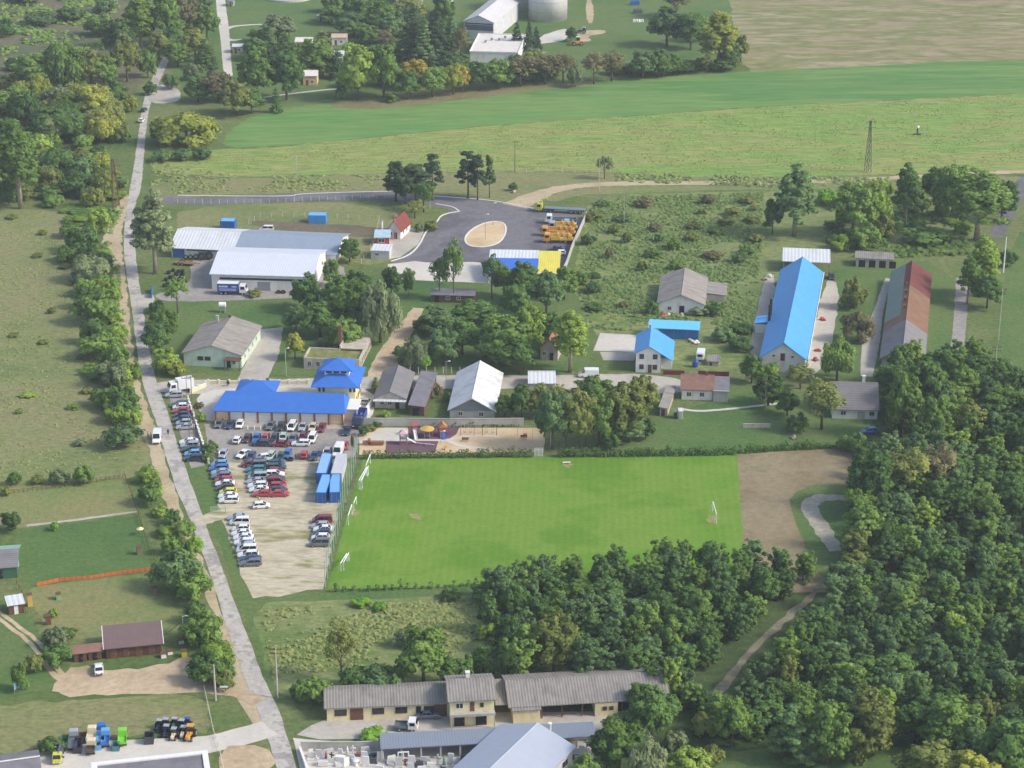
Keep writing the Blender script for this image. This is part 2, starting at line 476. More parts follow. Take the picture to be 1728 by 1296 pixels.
# far fields and the works at the top
patch("marsh", [(-260, -220), (250, -220), (262, 60), (235, 170), (120, 190), (-60, 200), (-260, 200)], M_marsh, 2, 1.5)
patch("works_lawn", [(285, -120), (1250, -120), (1250, 70), (1110, 118), (800, 138), (640, 152), (470, 185), (300, 170), (280, 60)], M_lawn, 1, 1.0)
patch("fallow_field", [(1225, -160), (2300, -260), (2300, 95), (1728, 102), (1600, 104), (1480, 112), (1296, 120), (1262, 122), (1235, 70)], M_tan, 1, 0.8)
patch("crop_field", [(372, 250), (385, 222), (430, 192), (560, 172), (700, 160), (864, 148), (1000, 138), (1140, 129), (1296, 119), (1480, 111), (1600, 104), (1728, 102), (2300, 94), (2300, 120), (1728, 157), (1600, 164), (1296, 178), (1080, 195), (864, 208), (700, 224), (560, 238), (470, 247)], M_crop, 1, 0.4)
patch("meadow_field", [(372, 252), (470, 248), (560, 239), (700, 225), (864, 209), (1080, 196), (1296, 179), (1600, 165), (1728, 158), (2300, 121), (2300, 280), (1728, 292), (1500, 294), (1300, 300), (1120, 297), (1030, 291), (870, 289), (650, 292), (400, 300), (262, 292), (250, 270), (300, 258)], M_yel, 1, 0.5)
patch("grass_verge", [(255, 300), (400, 302), (650, 293), (870, 290), (1030, 292), (1300, 301), (1728, 293), (1728, 318), (1030, 322), (900, 345), (700, 330), (650, 322), (300, 331), (250, 345)], M_dry, 1, 0.6)
# left side
patch("left_meadow", [(-300, 345), (60, 352), (140, 360), (160, 440), (170, 560), (205, 660), (245, 720), (272, 790), (210, 806), (0, 830), (-300, 850)], M_dry, 2, 0.8)
patch("upper_paddock", [(-200, 838), (0, 830), (210, 808), (233, 864), (120, 878), (40, 890), (-200, 900)], M_olive, 0, 0.3)
patch("green_paddock", [(28, 893), (130, 881), (234, 869), (258, 920), (275, 962), (130, 976), (45, 988), (30, 960)], M_lawn, 0, 0.3)
patch("worn_paddock", [(40, 992), (130, 980), (268, 966), (300, 1030), (322, 1085), (170, 1092), (90, 1070), (60, 1030)], M_olive, 1, 0.4)
patch("track_grass", [(-200, 1010), (30, 1000), (95, 1110), (110, 1145), (90, 1165), (-200, 1200)], M_lawn, 1, 0.5)
patch("bare_yard", [(120, 1120), (200, 1135), (300, 1112), (345, 1108), (360, 1135), (400, 1160), (415, 1180), (330, 1168), (220, 1172), (120, 1175), (80, 1165)], M_dirt, 2, 0.6)
patch("stubble_strip", [(-200, 1205), (60, 1185), (180, 1178), (345, 1165), (358, 1240), (300, 1232), (90, 1262), (-200, 1290)], M_dry, 1, 0.5)
# roadside and between
patch("roadside_grass", [(317, 791), (346, 786), (372, 850), (384, 864), (346, 878), (338, 860)], M_lawn, 0, 0.12)
patch("roadside_grass", [(356, 883), (386, 873), (404, 925), (426, 1008), (442, 1100), (474, 1190), (462, 1185), (436, 1095), (402, 1010), (374, 930)], M_lawn, 0, 0.12)
patch("south_meadow", [(425, 1012), (560, 1008), (830, 992), (860, 1060), (830, 1150), (700, 1160), (540, 1160), (480, 1190), (440, 1110)], M_scrub, 1, 0.5)
patch("mown_strip", [(425, 1003), (550, 1000), (830, 985), (850, 1003), (560, 1013), (430, 1016)], M_lawn, 0, 0.2)
patch("scrubland", [(992, 330), (1290, 322), (1500, 318), (1690, 330), (1640, 420), (1600, 430), (1480, 400), (1290, 470), (1270, 560), (1255, 640), (1080, 600), (995, 565), (960, 480), (985, 400)], M_scrub, 1, 0.5)
patch("farm_grass", [(1060, 735), (1100, 705), (1160, 690), (1290, 650), (1500, 690), (1505, 748), (1430, 758), (1245, 770), (1040, 770)], M_lawn, 1, 0.3)
patch("barn_garden", [(1400, 440), (1620, 440), (1640, 620), (1470, 640), (1380, 640), (1420, 520)], M_lawn, 1, 0.4)
patch("east_field", [(1728, 380), (1700, 430), (1690, 520), (1680, 640), (1800, 660), (2100, 640), (2100, 380)], M_lawn, 1, 0.4)
patch("centre_lawn", [(240, 505), (470, 508), (520, 480), (690, 470), (760, 480), (960, 470), (1000, 560), (990, 640), (690, 630), (300, 640), (255, 560)], M_lawn, 1, 0.4)
patch("yard_meadow", [(300, 345), (670, 340), (690, 420), (640, 450), (560, 440), (300, 400)], M_dry, 1, 0.4)
patch("dug_soil", [(420, 372), (480, 374), (600, 380), (650, 385), (640, 400), (560, 398), (430, 384)], M_soil, 2, 0.4)
patch("woodland_floor", [(1495, 640), (1728, 620), (2200, 640), (2200, 1500), (900, 1500), (1000, 1260), (1130, 1220), (1060, 1150), (830, 1150), (830, 1075), (880, 995), (1100, 985), (1370, 975), (1440, 900), (1440, 790)], M_wood, 1, 0.6)
patch("grass_clearing", [(1190, 1272), (1300, 1262), (1530, 1258), (1600, 1275), (1600, 1340), (1180, 1340)], M_lawn, 1, 0.3)
# pitch and the bare field beside it
patch("pitch", [(614, 772), (905, 771), (1245, 767), (1254, 860), (1262, 1010), (1000, 1000), (820, 990), (552, 994), (580, 890)], M_pitch, 0)
patch("bare_field", [(1245, 767), (1330, 761), (1488, 753), (1470, 800), (1440, 850), (1400, 1000), (1262, 1000), (1252, 880)], M_bare, 0, 0.25)
patch("grass_bank", [(1330, 850), (1340, 832), (1360, 822), (1400, 815), (1450, 820), (1450, 930), (1410, 960), (1385, 985), (1350, 900)], M_lawn, 2, 0.2)
strip("gravel_path", [(1440, 842), (1400, 838), (1372, 843), (1364, 856), (1378, 880), (1400, 912), (1412, 930)], [2.6, 3.2, 3.9, 4.3, 4.0, 3.4, 2.8], M_path, 0.4)
strip("forest_track", [(1395, 978), (1360, 1015), (1325, 1045), (1280, 1085), (1240, 1130), (1205, 1178), (1185, 1200)], [1.2, 1.6, 1.8, 1.7, 1.7, 2.0, 1.5], M_track, 0.35)
strip("farm_path", [(1150, 690), (1175, 694), (1210, 692), (1250, 688), (1335, 678)], 1.1, M_pale, 0.05)

M_worn = ground_mat('worn_turf', ['7a8446', '8c8a56', '9a9468'], 0.3, 1.2, 0.2)
for _w in ([(1192, 872), (1206, 868), (1214, 876), (1206, 884), (1194, 880)], [(688, 868), (702, 866), (716, 872), (704, 878)], [(950, 780), (962, 778), (968, 786), (954, 790)], [(592, 862), (600, 858), (606, 868), (598, 874)]):
    patch('worn_turf', _w, M_worn, 2, .4, step=1.0)
patch('ploughed_margin', [(545, 176), (620, 166), (700, 158), (864, 147), (1000, 138), (1010, 143), (864, 158), (720, 176), (600, 186)], ground_mat('ploughed_margin', ['6e6a48', '7e7856', '6c7a48'], .03, .5, .25), 1, .5)
# main road with sandy verge on its left
road = [(281, 97, 12), (257, 147, 17), (246, 180, 12), (241.5, 210, 11), (236, 260, 14), (229, 320, 20), (221, 345, 12), (217, 400, 19), (221, 450, 19), (229, 500, 19), (236, 550, 19), (243, 600, 21), (250, 640, 24), (272, 700, 25), (284, 740, 25), (299, 790, 26), (313, 830, 27), (332, 875, 23), (340, 900, 22), (360, 950, 24), (377, 1000, 24), (394, 1050, 28), (413, 1100, 30), (430, 1150, 31), (454, 1200, 33), (470, 1250, 33), (484, 1296, 32), (510, 1370, 34)]
strip("sandy_verge", [(x - w * 0.5 - dx, y) for x, y, w, dx in [(222, 330, 10, 2), (212, 360, 12, 5), (197, 410, 16, 4), (212, 460, 12, 6), (216, 520, 12, 6), (224, 580, 12, 6), (231, 630, 14, 6), (246, 680, 16, 6), (262, 730, 14, 3), (276, 760, 14, 3), (284, 800, 14, 3), (302, 850, 14, 4), (323, 900, 12, 3), (343, 950, 10, 2), (362, 1000, 10, 2), (385, 1060, 10, 2), (404, 1110, 14, 4), (425, 1160, 14, 6), (452, 1230, 10, 4)]],
      [2.5, 4.5, 6, 4, 3.6, 3.4, 3.6, 4.4, 3.6, 3, 2.6, 3, 2, 1.6, 1.6, 2, 2.8, 4, 3], M_sand, 0.5)
strip("road", [(x, y) for x, y, w in road], [w * MPP(y) for x, y, w in road], M_asph, 0.12)
strip("works_road", [(370, -60), (372, 5), (377, 40), (381, 75), (383, 110), (386, 128)], [4, 4, 4.3, 3.6, 3.4, 3.2], M_pale, 0.08)
strip("works_drive", [(380, 48), (395, 44), (432, 41), (470, 41)], [4.5, 2.2, 1.6, 1.4], M_pale, 0.05)
strip("works_drive", [(383, 67), (395, 68), (408, 66)], [4.5, 2.2, 1.2], M_pale, 0.05)
patch("junction", [(250, 150), (268, 142), (302, 148), (306, 165), (300, 172), (262, 176), (248, 168)], M_conc, 2, 0.3)
patch("gate_apron", [(228, 500), (258, 494), (262, 510), (244, 522), (232, 524)], M_conc, 1, 0.1)
strip("works_track", [(432, 166), (460, 162), (500, 157), (560, 150), (580, 150)], 1.6, M_pale, 0.1)

# hall yard and asphalt turning yard
patch("hall_yard", [(318, 440), (360, 432), (420, 430), (580, 436), (585, 500), (520, 502), (430, 506), (290, 510), (262, 504), (262, 496), (300, 490), (325, 470)], M_lot, 1, 0.2)
strip("access_road", [(255, 338), (300, 338), (360, 340), (440, 336), (560, 331), (650, 330), (720, 334), (790, 345)], [8, 7, 8, 8, 9, 9, 10, 16], M_darkasph, 0.1)
patch("asphalt_yard", [(700, 325), (760, 332), (830, 338), (885, 347), (990, 364), (978, 392), (955, 445), (945, 470), (820, 470), (655, 452), (672, 437), (700, 420), (720, 398), (738, 372), (768, 356), (740, 346), (690, 338)], M_darkasph, 1, 0.08)
patch("yard_concrete", [(655, 446), (700, 441), (740, 444), (800, 442), (830, 446), (826, 478), (720, 474), (652, 470)], M_pale, 0, 0.1)
patch("traffic_island", [(783, 404), (792, 390), (812, 378), (835, 373), (850, 376), (855, 386), (850, 402), (838, 413), (812, 418), (790, 415)], M_psand, 2)
patch("gate_paving", [(640, 398), (690, 384), (716, 390), (706, 412), (675, 434), (650, 438), (636, 420)], M_conc, 0, 0.05)
# kerbs: real upstands
def kerb(name, px, w=0.35, h=0.14, closed=False):
    P = chaikin([G(x, y) for x, y in px], 2, closed)
    if closed: P = P + [P[0]]
    b = MB()
    for i in range(len(P) - 1):
        d = P[i + 1] - P[i]
        if d.length < 1e-3: continue
        b.obox(((P[i].x + P[i + 1].x) / 2, (P[i].y + P[i + 1].y) / 2), math.atan2(d.y, d.x), d.length, w, 0.0, h)
    return tag(b.build(name, M_white), kind='structure')
kerb("kerb", [(783, 404), (792, 390), (812, 378), (835, 373), (850, 376), (855, 386), (850, 402), (838, 413), (812, 418), (790, 415)], 0.5, closed=True)
kerb("kerb", [(660, 441), (690, 432), (708, 414), (717, 394), (722, 388)], 0.5)
kerb("kerb", [(737, 375), (745, 362), (775, 357)], 0.45)
kerb("kerb", [(775, 357), (765, 349), (735, 344)], 0.45)
kerb("kerb", [(715, 330), (760, 333), (830, 338), (900, 352)], 0.45)
kerb("kerb", [(300, 330), (495, 332), (500, 327), (660, 323)], 0.4)
strip("dirt_road", [(868, 348), (895, 335), (925, 322), (970, 314), (1010, 311), (1100, 309), (1200, 309), (1300, 309), (1420, 305), (1560, 297), (1680, 291), (1760, 290)], [9, 8, 6, 5, 4.5, 4.2, 4, 4, 3.6, 3.5, 3.5, 4], M_sand, 0.4)
strip("east_road", [(1742, 300), (1722, 315), (1708, 340), (1694, 372), (1680, 400)], [7, 6, 5, 4.5, 4], M_darkasph, 0.1)
strip("lane", [(1624, 470), (1622, 510), (1619, 560), (1612, 600)], [3.5, 3.5, 3.6, 3.0], M_lot, 0.15)
strip("concrete_path", [(1503, 470), (1494, 485), (1484, 520), (1474, 555), (1468, 590), (1462, 635)], [3, 2, 2.4, 4.0, 4.5, 3], M_conc, 0.1)

# tracks round the green bungalow, ruin
patch("bungalow_yard", [(440, 556), (478, 552), (470, 600), (452, 640), (400, 640), (412, 618)], M_conc, 0, 0.2)
strip("grove_track", [(706, 520), (690, 545), (668, 580), (650, 612), (640, 640)], [3, 4.5, 6, 7, 7], M_dirt, 0.4)
patch("service_road", [(262, 640), (420, 642), (640, 634), (960, 634), (1070, 630), (1160, 640), (1160, 668), (960, 656), (640, 656), (430, 662), (270, 668)], M_conc, 1, 0.3)
patch("office_court", [(330, 668), (370, 655), (520, 650), (640, 655), (625, 715), (585, 720), (345, 716), (335, 690)], M_pale, 1, 0.1)
patch("yard_slab", [(1013, 562), (1078, 566), (1072, 594), (1001, 592)], M_pale, 0)
patch("yard_slab", [(1012, 594), (1075, 594), (1070, 609), (1018, 608)], M_conc, 0)
patch("barn_yard", [(1290, 468), (1310, 462), (1300, 560), (1280, 610), (1262, 600), (1278, 520)], M_conc, 1, 0.3)
patch("barn_yard", [(1392, 470), (1416, 478), (1412, 540), (1398, 600), (1378, 632), (1355, 634)], M_conc, 1, 0.3)

# office car park and gravel lot
patch("parking_bay", [(285, 668), (318, 672), (328, 700), (338, 740), (346, 785), (322, 790), (308, 745), (296, 705)], M_lot, 0, 0.1)
patch("gravel_lot", [(362, 776), (480, 772), (575, 780), (572, 850), (560, 920), (546, 992), (470, 1006), (425, 1010), (402, 960), (385, 900), (372, 868), (368, 820)], M_gravel, 0, 0.45)
patch("car_park", [(345, 716), (590, 722), (612, 728), (604, 752), (598, 772), (480, 780), (362, 778), (350, 748)], M_lot, 0, 0.1)
strip("lot_drive", [(335, 882), (365, 870), (420, 862), (480, 856), (540, 852)], [4, 5, 4.5, 3.5, 2.5], M_gravel, 0.3)
# playground
patch("playground_sand", [(606, 735), (640, 722), (920, 722), (918, 762), (606, 768)], M_psand, 0, 0.1)
patch("playground_paving", [(606, 745), (650, 722), (690, 722), (688, 744), (640, 746), (612, 752)], M_pale, 0)
patch("rubber_mat", [(688, 716), (778, 716), (770, 733), (756, 742), (690, 741)], M_rubber, 0)
patch("rubber_mat", [(652, 745), (740, 744), (734, 764), (650, 765)], M_rubber, 0)
strip("playground_path", [(668, 742), (720, 743), (755, 743), (775, 738), (800, 735), (842, 736)], 1.1, M_pale)
strip("playground_path", [(756, 743), (768, 750), (795, 756), (828, 759)], 1.3, M_pale)

# bottom yards
patch("cream_building_yard", [(525, 1225), (560, 1210), (840, 1202), (1080, 1200), (1080, 1240), (700, 1246), (540, 1248), (500, 1240)], M_conc, 0, 0.1)
patch("stone_yard", [(495, 1246), (645, 1258), (1010, 1250), (1030, 1330), (520, 1360)], M_pale, 0, 0.1)
patch("machine_yard", [(-60, 1300), (90, 1262), (190, 1250), (350, 1242), (440, 1218), (470, 1240), (400, 1262), (350, 1272), (0, 1340)], M_pale, 0, 0.2)
patch("dust_patch", [(365, 1262), (450, 1255), (470, 1300), (375, 1320)], M_dirt, 1, 0.3)
# two-rut farm track
for dx in (-8, 8):
    strip("farm_track", [(-40 + dx, 1008), (10 + dx, 1048), (50 + dx, 1076), (76 + dx, 1105), (95 + dx, 1138), (125, 1160)], [0.9, 0.9, 0.9, 1.0, 1.2, 2.0], M_dirt, 0.15)
strip("farm_track", [(100, 1158), (200, 1160), (300, 1150), (380, 1160), (440, 1185)], [4, 3.5, 3, 3, 4], M_dirt, 0.3)
strip("footpath", [(45, 887), (100, 881), (160, 873), (232, 863)], 1.0, M_conc, 0.1)
# ---------------------------------------------------------------- trees
M_bark = mat("bark", "6a5c4a", 0.95, var=0.25, vscale=2.0, bump=0.05)
M_paleb = mat("pale_bark", "a09684", 0.95, var=0.25, vscale=2.0, bump=0.04)
TINT = {
    'dark': leaf_mat("leaf_dark", "2a4224", "668648"),
    'mid': leaf_mat("leaf_mid", "365024", "7a964e"),
    'light': leaf_mat("leaf_light", "4a6528", "92a852"),
    'yellow': leaf_mat("leaf_yellow", "56662c", "a0a44e"),
    'orange': leaf_mat("leaf_orange", "66662a", "aa9a48"),
    'olive': leaf_mat("leaf_olive", "445228", "848e50"),
    'brown': leaf_mat("leaf_brown", "4c4e36", "7e7c5a"),
    'silver': leaf_mat("leaf_silver", "46563c", "82906a"),
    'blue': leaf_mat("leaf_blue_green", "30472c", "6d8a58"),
    'spruce': leaf_mat("leaf_spruce", "223424", "4e664a"),
    'weed': leaf_mat("field_leaf", "5f7c3c", "7f9450"),
    'scrub': leaf_mat("scrub_leaf", "4c6438", "80905a"),
    'straw': leaf_mat("dry_stalks", "66774a", "8c9460"),
    'fresh': leaf_mat("leaf_fresh", "466c20", "8cb44a"),
}
TWORD = {'dark': 'dark green', 'mid': 'mid green', 'light': 'light green', 'yellow': 'yellow green', 'orange': 'orange tinged', 'olive': 'olive green',
         'brown': 'brownish', 'silver': 'silvery grey', 'blue': 'bluish green', 'spruce': 'dark needled', 'fresh': 'fresh bright green'}

def crown_mesh(name, clumps, per, leaf, rs, ctr, asp=1.0, droop=0.0, flat=0.0):
    """leaf-sized faces gathered on clumps; clumps = (cx,cy,cz,r[,rz])"""
    C = []; D = []
    for q in clumps:
        c = np.array(q[:3]); r = q[3]; rz = q[4] if len(q) > 4 else r * (0.8 - flat)
        k = max(6, int(per * 1.5 * (r ** 1.6)))
        d = norm(rs.normal(0, 1, (k, 3)) + np.array([0, 0, 0.25]))
        rr = rs.uniform(0.35, 1.0, k) ** 0.6 * np.where(rs.rand(k) < .14, rs.uniform(1.0, 1.45, k), 1.0)
        C.append(c + d * rr[:, None] * np.array([r, r, rz])); D.append(d)
    C = np.concatenate(C); D = np.concatenate(D); n = len(C)
    out = norm(C - np.array(ctr))
    nrm = norm(D * 0.6 + out * 0.45 + np.array([0, 0, 0.25]) + rs.normal(0, 0.28, (n, 3)))
    g = norm(nrm + rs.normal(0, 0.42, (n, 3)))
    if droop:
        t2 = norm(np.array([0, 0, -1.0]) - g * (-g[:, 2])[:, None] + rs.normal(0, 0.15, (n, 3)))
        t1 = norm(np.cross(t2, g))
    else:
        t1 = norm(np.cross(g, rs.normal(0, 1, (n, 3)))); t2 = np.cross(g, t1)
    s = leaf * 0.84 * rs.uniform(0.55, 1.35, n)
    return quads_mesh(name, C, t1 * (s * 0.5)[:, None], t2 * (s * 0.5 * asp)[:, None], nrm, TINT['mid'])

def trunk_mesh(name, h, r, limbs, rs, m, spread=2.5, z0=0.3, lean=0.0):
    b = MB()
    b.tube([(0, 0, -0.1), (lean * .3, 0.05, h * 0.35), (lean * .7, -0.05, h * 0.7), (lean, 0, h)], [r * 1.25, r * 0.9, r * 0.6, r * 0.2], 7)
    for i in range(limbs):
        a = 6.283 * (i + rs.uniform(0, .6)) / max(1, limbs); z = h * rs.uniform(z0, 0.75); L = spread * rs.uniform(.6, 1.1)
        ca, sa = math.cos(a), math.sin(a); o = lean * z / h
        b.tube([(o, 0, z), (o + ca * L * .5, sa * L * .5, z + L * .45), (o + ca * L, sa * L, z + L * 0.8)], [r * .45, r * .3, r * .1], 5)
    return b.mesh(name, m, True)

def ell_clumps(rs, n, rx, rz, cz, r0, r1, lo=0.45, flatten=0.0, bias=0.0):
    L = []
    for i in range(n):
        d = rs.normal(0, 1, 3); d /= np.linalg.norm(d)
        if d[2] < -0.55: d[2] = -d[2] * 0.5
        k = rs.uniform(lo, 0.98)
        w = 1.0 - bias * max(0, d[2])
        L.append((d[0] * rx * k * w, d[1] * rx * k * w, cz + d[2] * rz * k, rs.uniform(r0, r1)))
    return L

PROTO = {}
def protos():
    # kind -> list of (crown mesh, trunk mesh, height, radius)
    def reg(k, crown, trunk, h, r): PROTO.setdefault(k, []).append((crown, trunk, h, r))
    for i in range(4):
        rs = np.random.RandomState(10 + i)
        cl = ell_clumps(rs, 120, 3.9 + .3 * rs.rand(), 5.3, 5.7, 0.55, 1.25, 0.35)
        reg('broad', crown_mesh("crown", cl, 62, 0.46, rs, (0, 0, 6.0)), trunk_mesh("trunk", 9, .26, 5, rs, M_bark), 12.2, 4.8)
    for i in range(4):                                     # robinia: feathery, many upright tufts, uneven top
        rs = np.random.RandomState(30 + i)
        cl = []
        for t in range(10):
            a = rs.uniform(0, 6.283); k = rs.uniform(0, 3.1); top = rs.uniform(7.8, 12) - k * 0.55
            for j in range(11):
                q = rs.uniform(-1, 1, 3)
                cl.append((math.cos(a) * k + q[0] * 1.3, math.sin(a) * k + q[1] * 1.3, top - j * 0.68 + q[2] * 0.4, rs.uniform(0.4, .95)))
        reg('robinia', crown_mesh("crown", cl, 72, 0.42, rs, (0, 0, 5.5), flat=0.12), trunk_mesh("trunk", 9, .2, 5, rs, M_bark, 2.2), 12.4, 4.4)
    for i in range(3):                                     # tall poplar
        rs = np.random.RandomState(50 + i)
        cl = ell_clumps(rs, 170, 4.3, 10.9, 11.6, 0.65, 1.4, 0.35, bias=0.25)
        reg('poplar', crown_mesh("crown", cl, 46, 0.52, rs, (0, 0, 11)), trunk_mesh("trunk", 20, .42, 7, rs, M_paleb, 3.0, 0.2), 24, 5.2)
    for i in range(2):                                     # pine: bare stem, dark plates of needles on top
        rs = np.random.RandomState(60 + i); cl = []
        for j in range(48):
            z = rs.uniform(5.2, 13.8); rr = 3.4 * (1 - (z - 5.2) / 12.0); a = rs.uniform(0, 6.283)
            k = rr * rs.uniform(.3, 1)
            cl.append((math.cos(a) * k, math.sin(a) * k, z, rs.uniform(.7, 1.2), rs.uniform(.35, .6)))
        reg('pine', crown_mesh("crown", cl, 80, 0.34, rs, (0, 0, 9.5)), trunk_mesh("trunk", 13, .24, 6, rs, M_bark, 2.2, 0.55), 14.3, 3.6)
    for i in range(2):                                     # spruce: cone of drooping layers
        rs = np.random.RandomState(70 + i); cl = []
        for L in range(13):
            z = 0.9 + L * 0.95; rr = 3.0 * (1 - L / 13.5) + .15
            for j in range(max(3, int(rr * 4.5))):
                a = rs.uniform(0, 6.283); k = rr * rs.uniform(.55, 1)
                cl.append((math.cos(a) * k, math.sin(a) * k, z - k * .25, rs.uniform(.5, .8), .35))
        reg('spruce', crown_mesh("crown", cl, 60, 0.34, rs, (0, 0, 5)), trunk_mesh("trunk", 12.5, .2, 0, rs, M_bark), 13.4, 3.3)
    for i in range(3):                                     # shrub down to the ground
        rs = np.random.RandomState(80 + i)
        cl = [q for q in ell_clumps(rs, 60, 2.2, 1.9, 1.7, .35, .8, 0.4) if q[2] > .25]
        reg('bush', crown_mesh("crown", cl, 95, 0.3, rs, (0, 0, .8)), trunk_mesh("trunk", 2.2, .09, 5, rs, M_bark, 1.2, .1), 3.9, 2.7)
    for i in range(2):                                     # willow: dome with hanging strands
        rs = np.random.RandomState(90 + i)
        cl = [(q[0], q[1], max(q[2], 1.6), q[3], q[3] * 1.5) for q in ell_clumps(rs, 85, 4.2, 4.6, 4.8, .7, 1.3, .5)]
        reg('willow', crown_mesh("crown", cl, 60, 0.3, rs, (0, 0, 4.5), 2.6, 1.0), trunk_mesh("trunk", 7, .3, 6, rs, M_bark, 2.4, .2), 10.5, 5.2)
    for i in range(2):                                     # conifer column
        rs = np.random.RandomState(95 + i)
        cl = [q for q in ell_clumps(rs, 40, .9, 3.3, 3.3, .3, .6, .4, bias=.4) if q[2] > .2]
        reg('cypress', crown_mesh("crown", cl, 150, 0.24, rs, (0, 0, 2)), trunk_mesh("trunk", 5.5, .1, 0, rs, M_bark), 6.8, 1.25)
    for i in range(3):                                     # sparse half-bare tree
        rs = np.random.RandomState(100 + i)
        cl = ell_clumps(rs, 46, 3.6, 4.2, 6.6, .6, 1.2)
        reg('sparse', crown_mesh("crown", cl, 40, 0.36, rs, (0, 0, 5)), trunk_mesh("trunk", 9.5, .22, 9, rs, M_bark, 2.8, .25), 11.2, 4.4)
protos()
KW = {'broad': 'broadleaf tree', 'robinia': 'feathery robinia', 'poplar': 'tall poplar', 'pine': 'bare stemmed pine', 'spruce': 'spruce',
      'bush': 'bush', 'willow': 'drooping willow', 'cypress': 'narrow conifer', 'sparse': 'thin tree'}
KN = {'broad': 'broadleaf_tree', 'robinia': 'robinia_tree', 'poplar': 'poplar_tree', 'pine': 'pine_tree', 'spruce': 'spruce_tree', 'bush': 'bush', 'willow': 'willow_tree', 'cypress': 'cypress_tree', 'sparse': 'thin_tree'}
TR = random.Random(4)

def plant(pos, h, r, kind, tint, label, group, var=None):
    P = PROTO[kind]; cm, tm, ph, pr = P[TR.randrange(len(P)) if var is None else var % len(P)]
    e = empty(KN[kind], (pos.x, pos.y, 0), TR.uniform(0, 6.283), label, 'bush' if kind == 'bush' else 'tree', group)
    s = r / pr
    e.scale = (s * TR.uniform(.86, 1.16), s * TR.uniform(.86, 1.16), h / ph)
    c = link("crown", cm, e); t = link("trunk", tm, e)
    c.material_slots[0].link = 'OBJECT'; c.material_slots[0].material = TINT[tint]
    return e

def trees(place, group, rows):
    """rows: (px, base row, top row, width px, kind, tint); label = look + order from the left of its group"""
    rows = sorted(rows, key=lambda q: (q[0], q[1])); cnt = {}
    tot = {}
    for q in rows: tot[(q[4], q[5])] = tot.get((q[4], q[5]), 0) + 1
    for x, yb, yt, w, k, t in rows:
        g = G(x, yb); h = max(1.2, ztop(x, yb, yt) * (0.97 if k != 'bush' else 0.8)); r = w * MPP(yb) / 2
        i = cnt.get((k, t), 0); cnt[(k, t)] = i + 1
        look = f"{TWORD[t]} {KW[k]}"
        if tot[(k, t)] == 1: lab = f"the only {look} {place}"
        else: lab = f"{look}, {ordinal(i)} such from left {place}"
        plant(g, h, r, k, t, lab, group)

def scatter_trees(px, dist, hs, ws, kinds, label, group, seed, tries=4000, maxn=400, jig=.2):
    rg = random.Random(seed); P = [(G(x, y).x, G(x, y).y) for x, y in px]
    xs = [p[0] for p in P]; ys = [p[1] for p in P]; L = []
    for _ in range(tries):
        x, y = rg.uniform(min(xs), max(xs)), rg.uniform(min(ys), max(ys))
        if not in_poly(np.array([x]), np.array([y]), P)[0]: continue
        if any((x - a) ** 2 + (y - b) ** 2 < dist * dist for a, b in L): continue
        L.append((x, y))
        if len(L) >= maxn: break
    for x, y in L:
        k, t = rg.choice(kinds)
        plant(Vector((x, y, 0)), rg.uniform(*hs), rg.uniform(*ws), k, t, label.replace('#', f"{TWORD[t]} {KW[k]}"), group)
    return len(L)

# the wood at lower right: crowns alike, cloud shade put into the darker leaf tints
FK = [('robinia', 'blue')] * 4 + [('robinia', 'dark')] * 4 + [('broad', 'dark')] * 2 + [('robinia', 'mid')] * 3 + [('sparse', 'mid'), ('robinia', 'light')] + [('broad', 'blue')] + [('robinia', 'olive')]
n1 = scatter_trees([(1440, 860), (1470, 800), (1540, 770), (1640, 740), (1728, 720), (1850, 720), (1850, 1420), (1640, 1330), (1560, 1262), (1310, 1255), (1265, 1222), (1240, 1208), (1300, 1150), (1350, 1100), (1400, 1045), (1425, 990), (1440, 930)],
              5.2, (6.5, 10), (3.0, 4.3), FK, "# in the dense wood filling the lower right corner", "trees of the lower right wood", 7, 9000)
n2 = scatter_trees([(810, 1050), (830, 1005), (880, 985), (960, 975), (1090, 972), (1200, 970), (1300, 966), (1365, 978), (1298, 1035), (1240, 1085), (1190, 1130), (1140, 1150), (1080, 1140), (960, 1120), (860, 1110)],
              4.6, (6.5, 9.5), (2.9, 3.9), [('robinia', 'blue')] * 4 + [('robinia', 'dark')] * 3 + [('broad', 'dark')] * 2 + [('robinia', 'mid')] * 2, "# in the wood between the pitch and the long grey roof", "trees of the wood behind the pitch", 8, 5000)  # dark leaf mix carries the cloud shade here too
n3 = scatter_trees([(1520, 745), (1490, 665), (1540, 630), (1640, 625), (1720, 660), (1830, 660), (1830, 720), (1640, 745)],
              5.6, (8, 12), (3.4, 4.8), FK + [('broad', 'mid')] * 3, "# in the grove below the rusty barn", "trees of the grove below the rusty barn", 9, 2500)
print("forest", n1, n2, n3)
